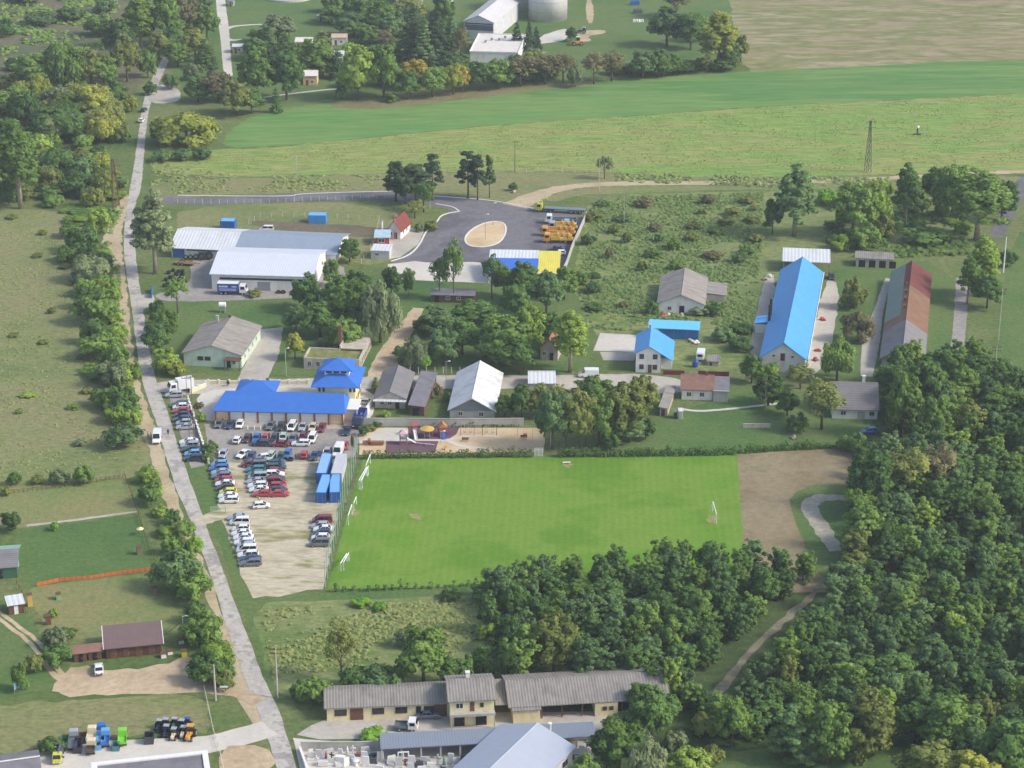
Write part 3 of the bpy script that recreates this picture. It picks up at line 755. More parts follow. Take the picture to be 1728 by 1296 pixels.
trees("on the lower right wood's edge", "trees on the edge of the wood", [
    (1045, 1300, 1205, 100, 'broad', 'mid'), (1100, 1250, 1150, 85, 'broad', 'dark'), (985, 1330, 1255, 60, 'bush', 'mid'), (1090, 1335, 1240, 90, 'willow', 'silver'),
    (1160, 1330, 1255, 90, 'broad', 'light'), (1235, 1260, 1165, 70, 'broad', 'mid'), (1190, 1240, 1195, 60, 'bush', 'olive'), (1570, 1345, 1245, 150, 'broad', 'olive'), (1640, 1360, 1262, 110, 'broad', 'yellow'),
    (1395, 1290, 1165, 110, 'broad', 'mid'), (1600, 1265, 1165, 120, 'broad', 'mid'), (1470, 1275, 1160, 110, 'robinia', 'olive'), (1330, 1285, 1185, 100, 'robinia', 'blue'), (1700, 1330, 1200, 120, 'broad', 'dark'),
    (1130, 1180, 1100, 50, 'robinia', 'light'), (1180, 1200, 1150, 50, 'bush', 'dark'), (1470, 860, 745, 110, 'broad', 'dark'), (1530, 850, 745, 110, 'sparse', 'olive'), (1450, 930, 840, 80, 'robinia', 'mid'), (1580, 840, 740, 90, 'sparse', 'brown'), (1420, 985, 940, 60, 'robinia', 'blue')])
trees("behind the cream building", "trees behind the cream building", [
    (577, 1150, 1040, 62, 'sparse', 'olive'), (715, 1155, 1040, 95, 'broad', 'mid'), (530, 1185, 1135, 62, 'bush', 'mid'), (505, 1182, 1140, 40, 'bush', 'dark'), (600, 1165, 1112, 60, 'bush', 'dark'), (650, 1165, 1110, 75, 'bush', 'blue'),
    (770, 1158, 1095, 80, 'bush', 'dark'), (815, 1140, 1085, 60, 'robinia', 'dark'), (935, 1135, 1018, 100, 'broad', 'olive'), (880, 1150, 1050, 75, 'robinia', 'mid'), (1000, 1150, 1060, 80, 'robinia', 'blue'), (1075, 1150, 1075, 80, 'robinia', 'dark'),
    (690, 1090, 1045, 50, 'bush', 'silver'), (830, 1075, 1040, 60, 'bush', 'light'), (760, 1012, 990, 40, 'bush', 'dark'), (640, 1030, 1012, 26, 'bush', 'fresh'), (610, 1022, 1008, 40, 'bush', 'fresh'), (850, 1020, 945, 75, 'robinia', 'blue'), (905, 1005, 950, 65, 'robinia', 'dark')])
trees("in the top left grove", "trees of the top left grove", [
    (35, 352, 183, 84, 'poplar', 'mid'), (60, 150, 82, 85, 'broad', 'mid'), (112, 150, 70, 80, 'willow', 'mid'), (155, 148, 72, 60, 'broad', 'olive'), (215, 138, 45, 62, 'broad', 'olive'), (238, 82, -25, 60, 'poplar', 'light'), (282, 78, -30, 70, 'broad', 'mid'), (200, 100, 20, 60, 'broad', 'dark'),
    (28, 198, 138, 84, 'broad', 'mid'), (108, 210, 148, 62, 'broad', 'olive'), (160, 214, 132, 72, 'broad', 'yellow'), (195, 186, 125, 52, 'broad', 'dark'), (222, 188, 150, 30, 'bush', 'yellow'), (88, 236, 168, 80, 'broad', 'dark'), (170, 238, 176, 62, 'sparse', 'olive'), (130, 236, 182, 70, 'broad', 'blue'), (200, 238, 185, 44, 'bush', 'olive'),
    (10, 250, 190, 60, 'broad', 'dark'), (60, 260, 215, 60, 'bush', 'light'), (100, 290, 235, 60, 'bush', 'dark'), (140, 300, 250, 60, 'bush', 'blue'), (170, 290, 245, 40, 'bush', 'yellow'), (80, 320, 262, 60, 'bush', 'olive'), (130, 330, 285, 70, 'bush', 'dark'), (175, 330, 275, 50, 'bush', 'olive'), (90, 348, 320, 40, 'bush', 'mid'), (205, 315, 292, 24, 'bush', 'light'), (15, 345, 290, 40, 'bush', 'dark'), (150, 348, 318, 36, 'bush', 'light'),
    (5, 60, 20, 60, 'bush', 'dark'), (70, 40, 12, 70, 'bush', 'blue'), (120, 35, 5, 60, 'bush', 'dark'), (170, 60, 10, 60, 'bush', 'mid'), (40, 5, -25, 70, 'bush', 'dark'), (250, 130, 70, 50, 'bush', 'mid'), (30, 118, 88, 50, 'bush', 'dark'), (180, 20, -20, 50, 'bush', 'blue'), (255, 160, 130, 30, 'bush', 'dark'), (212, 240, 212, 26, 'bush', 'dark')])
trees("around the top road fork", "trees at the road fork", [
    (316, 243, 170, 112, 'bush', 'yellow'), (270, 240, 190, 40, 'bush', 'dark'), (275, 272, 246, 44, 'bush', 'blue'), (308, 270, 243, 44, 'bush', 'blue'), (340, 268, 243, 40, 'bush', 'blue'), (335, 172, 122, 62, 'broad', 'dark'), (400, 194, 128, 70, 'broad', 'olive'), (368, 172, 112, 66, 'broad', 'brown'),
    (425, 192, 140, 50, 'broad', 'dark'), (467, 190, 145, 26, 'spruce', 'dark'), (300, 112, 65, 50, 'broad', 'mid'), (330, 104, 40, 55, 'broad', 'olive'), (350, 70, 0, 50, 'broad', 'mid'), (310, 60, -25, 60, 'broad', 'brown'), (290, 150, 118, 40, 'bush', 'blue'), (325, 135, 95, 40, 'bush', 'silver'), (350, 95, 65, 30, 'bush', 'dark'), (358, 132, 105, 20, 'spruce', 'blue')])
trees("in the works grounds at the top", "trees of the works grounds", [
    (436, 170, 76, 72, 'broad', 'mid'), (484, 168, 72, 76, 'broad', 'dark'), (470, 78, 15, 66, 'broad', 'silver'), (438, 70, 40, 44, 'bush', 'dark'), (540, 128, 60, 60, 'broad', 'mid'), (505, 100, 60, 40, 'bush', 'mid'), (604, 168, 58, 82, 'broad', 'light'), (648, 166, 56, 80, 'broad', 'mid'), (598, 62, 15, 70, 'broad', 'blue'), (640, 60, -8, 64, 'broad', 'mid'), (560, 40, 5, 50, 'broad', 'dark'),
    (700, 104, 2, 54, 'spruce', 'spruce'), (735, 108, 10, 60, 'spruce', 'spruce'), (762, 100, 20, 46, 'spruce', 'blue'), (715, 112, 35, 54, 'spruce', 'blue'), (750, 50, -20, 50, 'broad', 'dark'), (690, 40, -10, 60, 'broad', 'olive'), (778, 108, 40, 40, 'sparse', 'brown'), (650, 90, 45, 40, 'sparse', 'brown'),
    (688, 168, 110, 56, 'broad', 'dark'), (700, 150, 92, 60, 'broad', 'orange'), (730, 164, 108, 56, 'broad', 'mid'), (765, 160, 100, 44, 'broad', 'yellow'), (780, 156, 104, 32, 'broad', 'orange'), (808, 152, 97, 54, 'broad', 'dark'), (842, 150, 90, 60, 'broad', 'mid'), (878, 146, 88, 66, 'sparse', 'brown'), (920, 142, 86, 66, 'sparse', 'brown'), (900, 130, 80, 50, 'broad', 'olive'), (950, 138, 85, 50, 'sparse', 'brown'),
    (971, 147, 104, 36, 'bush', 'silver'), (1002, 142, 82, 56, 'sparse', 'brown'), (1032, 137, 82, 56, 'sparse', 'brown'), (1085, 132, 78, 58, 'broad', 'blue'), (1112, 130, 76, 52, 'broad', 'dark'), (1135, 126, 85, 36, 'broad', 'mid'), (1125, 78, 2, 66, 'broad', 'blue'), (1165, 84, 10, 56, 'broad', 'dark'), (1212, 114, 12, 90, 'poplar', 'yellow'), (1192, 124, 90, 30, 'sparse', 'olive'), (1232, 116, 66, 46, 'broad', 'blue'), (1250, 105, 50, 30, 'broad', 'olive'), (1180, 70, 20, 50, 'broad', 'light'), (1140, 30, -25, 70, 'sparse', 'brown'),
    (872, 86, 34, 26, 'spruce', 'spruce'), (893, 84, 32, 28, 'spruce', 'spruce'), (905, 82, 42, 20, 'spruce', 'spruce'), (964, 70, 42, 24, 'broad', 'dark'), (905, 105, 75, 50, 'bush', 'silver'), (870, 108, 85, 30, 'bush', 'dark'), (575, 168, 140, 24, 'bush', 'dark'), (660, 172, 150, 26, 'bush', 'mid'), (490, 118, 80, 36, 'bush', 'dark')])
trees("along the road beside the hall", "trees by the long halls", [
    (262, 462, 306, 84, 'poplar', 'silver'), (300, 528, 460, 46, 'sparse', 'mid'), (590, 442, 396, 46, 'broad', 'dark'), (560, 484, 430, 40, 'broad', 'mid'), (430, 500, 485, 32, 'bush', 'olive'), (265, 528, 500, 30, 'bush', 'dark')])
trees("beside the asphalt turning yard", "trees beside the turning yard", [
    (668, 340, 270, 56, 'pine', 'spruce'), (684, 344, 276, 56, 'broad', 'spruce'), (702, 342, 275, 60, 'pine', 'spruce'), (730, 338, 256, 44, 'pine', 'spruce'), (715, 358, 300, 44, 'sparse', 'dark'), (790, 335, 252, 50, 'pine', 'spruce'), (806, 338, 258, 40, 'pine', 'spruce'), (826, 334, 258, 26, 'pine', 'dark'), (700, 368, 335, 40, 'sparse', 'olive'), (1020, 302, 257, 32, 'sparse', 'silver'), (728, 388, 366, 28, 'bush', 'olive'), (708, 390, 372, 22, 'bush', 'silver'), (866, 322, 303, 16, 'bush', 'dark')])
trees("before the right hand road", "trees before the east road", [
    (1340, 398, 262, 92, 'poplar', 'blue'), (1303, 396, 325, 40, 'broad', 'dark'), (1438, 400, 292, 90, 'broad', 'mid'), (1470, 395, 288, 66, 'broad', 'light'), (1527, 384, 262, 56, 'poplar', 'dark'), (1605, 372, 262, 86, 'broad', 'mid'), (1648, 405, 266, 112, 'poplar', 'mid'), (1575, 345, 275, 60, 'broad', 'dark'), (1690, 372, 290, 66, 'broad', 'dark'), (1395, 345, 310, 40, 'bush', 'fresh'),
    (1655, 500, 385, 60, 'poplar', 'light'), (1632, 512, 420, 46, 'poplar', 'mid'), (1665, 520, 455, 56, 'broad', 'dark'), (1700, 450, 410, 40, 'bush', 'dark'), (1460, 420, 370, 60, 'bush', 'mid'), (1560, 410, 375, 90, 'bush', 'dark'), (1490, 400, 350, 50, 'bush', 'olive'), (1420, 420, 385, 40, 'bush', 'light')])
trees("in the grove beside the dirt track", "trees of the grove in the middle", [
    (520, 525, 456, 72, 'broad', 'dark'), (572, 535, 452, 74, 'broad', 'dark'), (602, 565, 462, 80, 'broad', 'mid'), (642, 578, 470, 82, 'willow', 'silver'), (662, 505, 440, 42, 'broad', 'dark'), (540, 570, 500, 80, 'broad', 'dark'), (498, 606, 555, 42, 'broad', 'yellow'), (500, 560, 510, 60, 'broad', 'blue'), (548, 586, 560, 26, 'bush', 'silver'), (690, 476, 445, 30, 'bush', 'mid'), (605, 510, 450, 60, 'broad', 'dark'), (690, 500, 455, 20, 'broad', 'dark'), (585, 590, 530, 60, 'broad', 'mid')])
trees("in the grove below the turning yard", "trees of the grove below the turning yard", [
    (742, 505, 425, 42, 'sparse', 'dark'), (766, 508, 395, 42, 'sparse', 'mid'), (830, 505, 418, 46, 'sparse', 'dark'), (850, 500, 440, 40, 'broad', 'mid'), (885, 510, 432, 60, 'broad', 'dark'), (922, 528, 448, 60, 'broad', 'blue'), (952, 505, 440, 46, 'broad', 'mid'), (800, 548, 500, 80, 'broad', 'dark'), (738, 568, 512, 80, 'broad', 'blue'), (852, 616, 520, 112, 'broad', 'mid'), (962, 628, 503, 76, 'poplar', 'light'),
    (780, 598, 530, 72, 'broad', 'dark'), (700, 624, 565, 50, 'willow', 'silver'), (716, 626, 588, 28, 'broad', 'fresh'), (820, 606, 540, 62, 'broad', 'dark'), (748, 618, 545, 62, 'broad', 'blue'), (682, 608, 572, 40, 'bush', 'dark'), (892, 606, 500, 66, 'broad', 'light'), (930, 590, 520, 50, 'broad', 'dark'), (715, 560, 530, 50, 'bush', 'blue'), (870, 540, 470, 60, 'broad', 'dark'), (980, 480, 450, 40, 'bush', 'dark'), (875, 630, 560, 60, 'broad', 'dark')])
trees("in the belt beside the playground", "trees of the belt beside the playground", [
    (880, 706, 640, 50, 'broad', 'dark'), (912, 704, 640, 62, 'broad', 'olive'), (932, 758, 640, 60, 'broad', 'blue'), (978, 758, 640, 66, 'broad', 'olive'), (1010, 754, 650, 66, 'broad', 'mid'), (1048, 744, 630, 88, 'broad', 'olive'), (1082, 706, 622, 66, 'broad', 'olive'), (1000, 706, 625, 84, 'broad', 'mid'), (1062, 746, 690, 66, 'broad', 'blue'), (955, 756, 690, 40, 'sparse', 'yellow'), (852, 706, 660, 40, 'broad', 'mid'), (1090, 740, 700, 40, 'broad', 'dark'), (1030, 758, 715, 40, 'bush', 'dark'), (988, 752, 700, 26, 'sparse', 'yellow'), (940, 700, 640, 50, 'sparse', 'olive')])
trees("around the barns on the right", "trees around the right hand barns", [
    (1296, 684, 622, 66, 'broad', 'dark'), (1328, 702, 650, 50, 'broad', 'dark'), (1386, 724, 630, 92, 'sparse', 'olive'), (1412, 642, 565, 72, 'willow', 'mid'), (1268, 646, 590, 50, 'broad', 'mid'), (1350, 656, 610, 60, 'sparse', 'olive'), (1440, 520, 468, 52, 'bush', 'olive'), (1447, 575, 505, 58, 'bush', 'brown'), (1436, 520, 450, 34, 'bush', 'olive'), (1345, 728, 690, 50, 'bush', 'dark'), (1522, 738, 610, 72, 'broad', 'mid'), (1558, 702, 590, 88, 'broad', 'dark'), (1602, 650, 580, 92, 'broad', 'mid'), (1500, 650, 615, 40, 'bush', 'silver'),
    (1645, 660, 590, 80, 'broad', 'dark'), (1690, 720, 640, 84, 'broad', 'mid'), (1570, 760, 650, 70, 'robinia', 'mid'), (1250, 560, 540, 46, 'bush', 'dark'), (1220, 575, 545, 50, 'bush', 'blue'), (1250, 590, 560, 44, 'bush', 'dark'), (1205, 530, 505, 40, 'bush', 'dark'), (1100, 530, 500, 30, 'bush', 'dark'), (1180, 530, 512, 40, 'bush', 'silver'), (1445, 765, 715, 40, 'bush', 'dark'), (1425, 760, 725, 30, 'bush', 'mid'), (1300, 640, 600, 30, 'bush', 'light'), (1465, 770, 740, 50, 'bush', 'dark')])
rb = random.Random(31)
BELT = [(150, 370, 345), (140, 430, 395), (150, 480, 445), (158, 530, 490), (165, 580, 545), (180, 630, 600), (195, 670, 640), (205, 700, 670)]
trees("filling the roadside belt", "undergrowth of the roadside belt", [(x + rb.uniform(-26, 26), y + rb.uniform(-18, 22), y - rb.uniform(8, 26), rb.uniform(34, 60), 'bush', rb.choice(['dark', 'mid', 'mid', 'light', 'olive'])) for x, y, _ in BELT for _k in range(6)])
trees("filling the top left grove", "undergrowth of the top left grove", [(rb.uniform(-20, 248 if y < 90 else 198), y, y - rb.uniform(16, 40), rb.uniform(34, 66), 'bush', rb.choice(['dark', 'mid', 'olive', 'blue', 'light'])) for y in (150, 172, 195, 215, 235, 250, 265, 280, 300, 318, 335) for _k in range(5)])
trees("lining the lower main road", "undergrowth of the lower roadside strip", [(x + rb.uniform(-14, 12), y, y - rb.uniform(14, 30), rb.uniform(24, 44), 'bush', rb.choice(['dark', 'mid', 'mid', 'light'])) for x, y in [(250, 800), (262, 840), (275, 870), (290, 905), (300, 930), (305, 955), (315, 980), (322, 1010), (335, 1035), (345, 1060), (355, 1085), (362, 1110), (370, 1140), (320, 1000), (330, 1075)]])
trees("massed in the top left grove", "thick trees of the top left grove", [(rb.uniform(-10, 196), y, y - rb.uniform(46, 66), rb.uniform(54, 84), rb.choice(['broad', 'broad', 'willow']), rb.choice(['dark', 'mid', 'olive', 'mid', 'silver', 'yellow'])) for y in (128, 146, 186, 200, 214, 228, 240) for _k in range(4)])
trees("massed between the works huts", "thick trees between the works huts", [(x + rb.uniform(-6, 6), y, y - rb.uniform(34, 56), rb.uniform(40, 60), rb.choice(['broad', 'broad', 'spruce']), rb.choice(['dark', 'mid', 'blue', 'dark', 'olive'])) for x, y in [(430, 100), (452, 92), (480, 100), (520, 112), (545, 100), (548, 130), (570, 132), (560, 20), (590, 30), (615, 45), (640, 30), (660, 70), (680, 60), (625, 75), (700, 60), (715, 75), (735, 70), (755, 70), (770, 80), (680, 95), (725, 130), (760, 130), (785, 125), (300, 40), (320, 60), (335, 30), (345, 115), (300, 90), (250, 40), (265, 100), (230, 60)]])
trees("by the foot of the forest track", "trees at the foot of the forest track", [(1110, 1175, 1118, 62, 'robinia', 'dark'), (1150, 1170, 1115, 56, 'robinia', 'blue'), (1165, 1195, 1150, 56, 'robinia', 'mid'), (1080, 1205, 1145, 60, 'broad', 'dark'), (1120, 1215, 1160, 60, 'bush', 'dark'), (1060, 1250, 1190, 70, 'broad', 'blue'), (1020, 1285, 1225, 70, 'broad', 'dark'), (1210, 1220, 1165, 60, 'robinia', 'mid'), (1235, 1235, 1180, 60, 'robinia', 'blue'), (1265, 1245, 1185, 66, 'robinia', 'dark'), (1200, 1290, 1250, 50, 'bush', 'olive'), (1140, 1265, 1225, 50, 'bush', 'silver')])
trees("among the works trees", "undergrowth at the works", [(x + rb.uniform(-8, 8), 150 - (x - 560) * .045 + rb.uniform(-4, 4), 115 - (x - 560) * .03 + rb.uniform(-6, 8), rb.uniform(34, 50), 'broad', rb.choice(['dark', 'mid', 'olive', 'dark', 'blue'])) for x in range(590, 1240, 22) if not 940 < x < 1010])
trees("in the belt left of the road", "bushes of the roadside belt", [
    (140, 425, 365, 62, 'bush', 'dark'), (168, 395, 338, 42, 'bush', 'light'), (152, 475, 413, 77, 'bush', 'silver'), (166, 545, 468, 87, 'bush', 'mid'), (188, 515, 462, 46, 'bush', 'light'), (150, 520, 470, 40, 'bush', 'dark'), (170, 605, 551, 77, 'bush', 'mid'), (200, 620, 562, 50, 'bush', 'mid'), (190, 652, 592, 60, 'bush', 'silver'), (210, 694, 634, 65, 'bush', 'dark'), (206, 754, 703, 82, 'bush', 'blue'), (188, 695, 655, 40, 'bush', 'mid'), (160, 580, 520, 50, 'bush', 'dark'), (175, 460, 410, 40, 'bush', 'dark'), (230, 640, 600, 24, 'bush', 'light'), (160, 350, 300, 50, 'bush', 'olive'), (120, 400, 370, 40, 'bush', 'mid'), (225, 720, 680, 40, 'bush', 'light'), (200, 580, 540, 40, 'bush', 'light'), (215, 660, 640, 30, 'bush', 'yellow')])
trees("left of the lower main road", "bushes of the lower roadside strip", [
    (255, 852, 797, 55, 'bush', 'mid'), (250, 815, 780, 40, 'bush', 'light'), (292, 885, 850, 36, 'bush', 'dark'), (312, 905, 870, 40, 'bush', 'mid'), (300, 995, 908, 90, 'bush', 'blue'), (330, 1015, 953, 77, 'bush', 'mid'), (345, 1085, 1015, 87, 'bush', 'mid'), (366, 1125, 1067, 75, 'bush', 'light'), (350, 1152, 1090, 72, 'bush', 'dark'), (288, 935, 895, 40, 'bush', 'mid'), (318, 960, 915, 36, 'bush', 'light'), (380, 1140, 1100, 40, 'bush', 'mid'), (330, 1050, 1005, 40, 'bush', 'dark'), (330, 930, 895, 30, 'bush', 'fresh'), (375, 1160, 1120, 46, 'bush', 'olive'), (340, 1130, 1090, 40, 'bush', 'blue')])
trees("around the left hand paddocks", "bushes along the paddock edge", [
    (25, 818, 790, 32, 'bush', 'dark'), (100, 816, 785, 44, 'bush', 'silver'), (142, 816, 775, 46, 'bush', 'mid'), (65, 816, 798, 30, 'bush', 'olive'), (20, 896, 860, 42, 'broad', 'dark'), (95, 1092, 1052, 62, 'bush', 'silver'), (97, 1124, 1078, 60, 'bush', 'dark'), (58, 1134, 1096, 40, 'bush', 'olive'), (35, 1165, 1100, 30, 'bush', 'mid'), (115, 1075, 1055, 40, 'bush', 'mid'), (85, 1270, 1238, 50, 'bush', 'dark'), (10, 835, 815, 24, 'bush', 'yellow'), (92, 895, 875, 18, 'bush', 'fresh'), (90, 1040, 1025, 24, 'bush', 'light')])
trees("near the main road and office", "bushes right of the main road", [
    (265, 598, 535, 52, 'broad', 'dark'), (284, 576, 515, 44, 'broad', 'mid'), (280, 628, 580, 56, 'broad', 'light'), (296, 634, 600, 44, 'bush', 'yellow'), (266, 548, 512, 32, 'bush', 'dark'), (258, 562, 535, 30, 'bush', 'mid'), (336, 688, 676, 24, 'bush', 'brown'), (340, 712, 690, 20, 'bush', 'light'), (356, 765, 738, 30, 'bush', 'dark'), (352, 778, 760, 24, 'bush', 'mid'), (385, 652, 640, 7, 'cypress', 'dark'), (452, 652, 636, 9, 'cypress', 'dark'), (634, 667, 634, 16, 'cypress', 'olive'), (636, 718, 706, 20, 'bush', 'dark'), (650, 706, 690, 26, 'bush', 'light'), (613, 735, 712, 22, 'bush', 'dark'), (595, 760, 720, 8, 'bush', 'brown'), (630, 1248, 1226, 58, 'bush', 'fresh'), (740, 672, 640, 20, 'bush', 'brown'), (760, 678, 655, 24, 'bush', 'mid'), (622, 726, 716, 30, 'bush', 'olive')])
scatter_trees([(1010, 345), (1290, 335), (1275, 430), (1230, 470), (1100, 450), (1040, 500), (1070, 545), (1000, 540), (985, 420)], 7.5, (1.6, 3.6), (1.6, 3.4),
              [('bush', 'mid'), ('bush', 'dark'), ('bush', 'olive'), ('bush', 'blue'), ('bush', 'olive'), ('bush', 'brown')], "low # scattered in the wild meadow left of the barns", "scrub of the wild meadow", 21, 900, 32)
scatter_trees([(1395, 330), (1590, 320), (1640, 400), (1480, 395), (1400, 430)], 7, (1.8, 4), (2, 3.6), [('bush', 'mid'), ('bush', 'dark'), ('bush', 'light')], "low # in the rough ground before the east road", "scrub before the east road", 22, 600, 30)
scatter_trees([(-40, 360), (130, 380), (150, 560), (190, 690), (180, 780), (-40, 800)], 9, (.9, 1.8), (1.2, 2.6), [('bush', 'olive'), ('bush', 'silver'), ('bush', 'olive'), ('bush', 'light')], "low # in the dry meadow left of the main road", "low scrub of the left meadow", 23, 500, 16)

# weeds, crops and tall grass
tufts("scrub_weeds", [(1000, 335), (1290, 325), (1285, 430), (1270, 560), (1250, 600), (1200, 540), (1080, 560), (1000, 555), (975, 480), (990, 400)], 1.6, .9, 0.5, TINT['scrub'], "tangle of tall weeds covering the wild meadow", "weeds", 3, -.6)
tufts("scrub_weeds", [(440, 1030), (820, 1010), (830, 1060), (760, 1110), (600, 1130), (460, 1140)], 1.8, .8, 0.35, TINT['straw'], "rough yellowing grass below the pitch", "grass", 5, -.4)
tufts("field_weeds", [(300, 262), (560, 240), (864, 210), (1300, 180), (1728, 160), (1728, 290), (1300, 297), (870, 287), (650, 290), (300, 290)], 0.45, 0.6, 0.16, TINT['weed'], "rows of low plants across the yellow green field", "crop", 6, -.3)
tufts("meadow_grass", [(0, 360), (120, 365), (150, 560), (200, 700), (260, 790), (150, 800), (0, 815)], 0.45, .6, 0.16, TINT['straw'], "tussocks of dry grass in the left meadow", "grass", 8, -.2)
tufts("marsh_reeds", [(0, -20), (200, -20), (210, 60), (150, 110), (0, 120)], 0.3, 1.8, 1.0, TINT['mid'], "reeds of the marsh in the top left corner", "reeds", 9, .3)
tufts("scrub_weeds", [(1400, 320), (1620, 325), (1640, 430), (1400, 440)], 0.5, 1.4, 1.0, TINT['mid'], "weeds between the trees before the east road", "weeds", 10, -.4)
tufts("verge_weeds", [(1030, 294), (1300, 300), (1500, 300), (1500, 318), (1300, 316), (1030, 306)], 0.8, 1.3, .8, TINT['straw'], "overgrown verge beside the sandy track", "weeds", 11, -.2)
tufts("verge_weeds", [(262, 270), (400, 296), (640, 296), (640, 320), (300, 326), (250, 320)], 0.5, 1.1, 0.5, TINT['straw'], "dry weeds between the field and the access road", "weeds", 12, -.2)
tufts("verge_weeds", [(195, 330), (218, 330), (185, 400), (205, 480), (215, 600), (225, 660), (190, 680), (170, 560), (160, 420)], 0.6, 1.2, 0.8, TINT['mid'], "overgrown ditch left of the main road", "weeds", 13, -.6)
# ---------------------------------------------------------------- buildings
M_glass = mat("window_glass", "2c3338", 0.15, spec=0.6, var=0.2)
M_dark = mat("dark_interior", "26262a", 0.9, var=0.2)
M_wwall = mat("white_render", "e2dfd8", 0.85, var=0.05, vscale=0.5, stain=("a8a294", 0.6, 0.35, (1, 1, .35)))
M_cream = mat("cream_render", "dccfa4", 0.85, var=0.05, stain=("a89a78", 0.7, 0.35, (1, 1, .4)))
M_peach = mat("peach_render", "d8b48a", 0.85, var=0.06)
M_yelw = mat("yellow_render", "e8d8a0", 0.85, var=0.05)
M_green = mat("pale_green_render", "c3d3c0", 0.85, var=0.06, stain=("8e988a", 0.8, 0.4, (1, 1, .4)))
M_greyw = mat("grey_concrete_wall", "b1aea6", 0.9, var=0.08, stain=("8a867c", 0.5, 0.5, (1, 1, .3)))
M_oldw = mat("old_plaster", "b9b0a2", 0.9, var=0.12, stain=("7d766a", 0.7, 0.6, (1, 1, .4)))
M_brick = mat("red_brick", "7c5648", 0.9, var=0.15, vscale=3)
M_wood = mat("brown_timber", "6a4a38", 0.85, var=0.2, vscale=2)
M_metal = mat("grey_metal", "8c9096", 0.5, spec=0.4, var=0.08)
M_bluedoor = mat("blue_sheet_door", "2f6aa8", 0.55, var=0.08, waves=('x', 0.5, 0.03))
M_frame = mat("white_frame", "dedcd6", 0.6, var=0.03)
M_brownframe = mat("brown_frame", "5a4034", 0.7, var=0.1)
M_roof_white = mat("white_sheet_roof", "d0d3d6", 0.6, var=0.05, waves=('x', 1.0, 0.06), stain=("b4b6b6", 0.25, 0.5, (1, .2, 1)))
M_roof_blueg = mat("blue_grey_sheet_roof", "8f9cab", 0.5, var=0.04, waves=('x', 0.6, 0.04), stain=("7f8c9a", 0.3, 0.4, (1, .2, 1)))
M_roof_pale = mat("pale_sheet_roof", "cfd3dc", 0.5, var=0.03, waves=('x', 0.7, 0.03), stain=("c2c8d2", 0.3, 0.4, (1, .2, 1)))
M_roof_asb = mat("fibre_cement_roof", "8c8781", 0.9, var=0.1, waves=('x', 0.55, 0.07), stain=("6d6a62", 0.5, 0.75, (1.4, .25, 1)))
M_roof_asby = mat("fibre_cement_roof_side", "968f87", 0.9, var=0.1, waves=('y', 0.55, 0.07), stain=("6d6a62", 0.5, 0.75, (.25, 1.4, 1)))
M_roof_dark = mat("dark_felt_roof", "77757a", 0.9, var=0.1, stain=("5a5a5c", 0.5, 0.5))
M_roof_blue = mat("blue_tile_roof", "3a70c0", 0.6, spec=0.3, var=0.08, waves=('y', 0.4, 0.03), stain=("2f62b2", 0.3, 0.3))
M_roof_cyan = mat("bright_blue_sheet_roof", "4f9bd8", 0.5, spec=0.4, var=0.07, waves=('y', 0.5, 0.02), stain=("4390d4", 0.3, 0.35, (.2, 1, 1)))
M_roof_brown = mat("brown_tile_roof", "8a6a5c", 0.9, var=0.12, waves=('y', 0.35, 0.03), stain=("6c574e", 0.7, 0.6))
M_roof_red = mat("red_tile_roof", "7a4038", 0.85, var=0.12, waves=('y', 0.35, 0.03), stain=("7c4236", 0.8, 0.5))
M_roof_rust = mat("rusted_sheet_roof", "7c604c", 0.85, var=0.18, vscale=0.3, waves=('y', 0.6, 0.04), stain=("86503c", 0.25, 0.8, (.4, 1, 1)))
M_roof_teal = mat("grey_green_sheet_roof", "72847c", 0.8, var=0.1, waves=('y', 0.6, 0.04), stain=("8a6a58", 0.3, 0.4))
M_roof_slate = mat("slate_grey_roof", "7c797a", 0.85, var=0.1, waves=('y', 0.6, 0.05), stain=("6a6668", 0.35, 0.7, (.3, 1, 1)))
M_roof_maroon = mat("maroon_sheet_roof", "6e3c36", 0.8, var=0.12, waves=('y', 0.6, 0.04), stain=("733a30", 0.4, 0.5))
M_roof_grey = mat("smooth_grey_roof", "808894", 0.5, var=0.03, waves=('x', 0.5, 0.02), stain=("7c8492", 0.3, 0.4, (1, .2, 1)))
M_roof_lgrey = mat("light_grey_roof", "a6adba", 0.5, var=0.03, waves=('y', 0.5, 0.02))
M_moss = mat("mossy_roof", "7a7c48", 0.95, var=0.3, vscale=0.6, bump=0.06, stain=("5c6e3c", 0.5, 0.8))
M_flat = mat("flat_roof_pale", "d8d2ca", 0.9, var=0.05, stain=("b2a89e", 0.3, 0.5))
M_yroof = mat("yellow_sheet_roof", "d8cc58", 0.6, var=0.05, waves=('x', 0.6, 0.03), stain=("b8b050", 0.4, 0.5, (1, .2, 1)))
M_beroof = mat("royal_blue_sheet_roof", "3f70c8", 0.6, var=0.04, waves=('x', 0.6, 0.03))

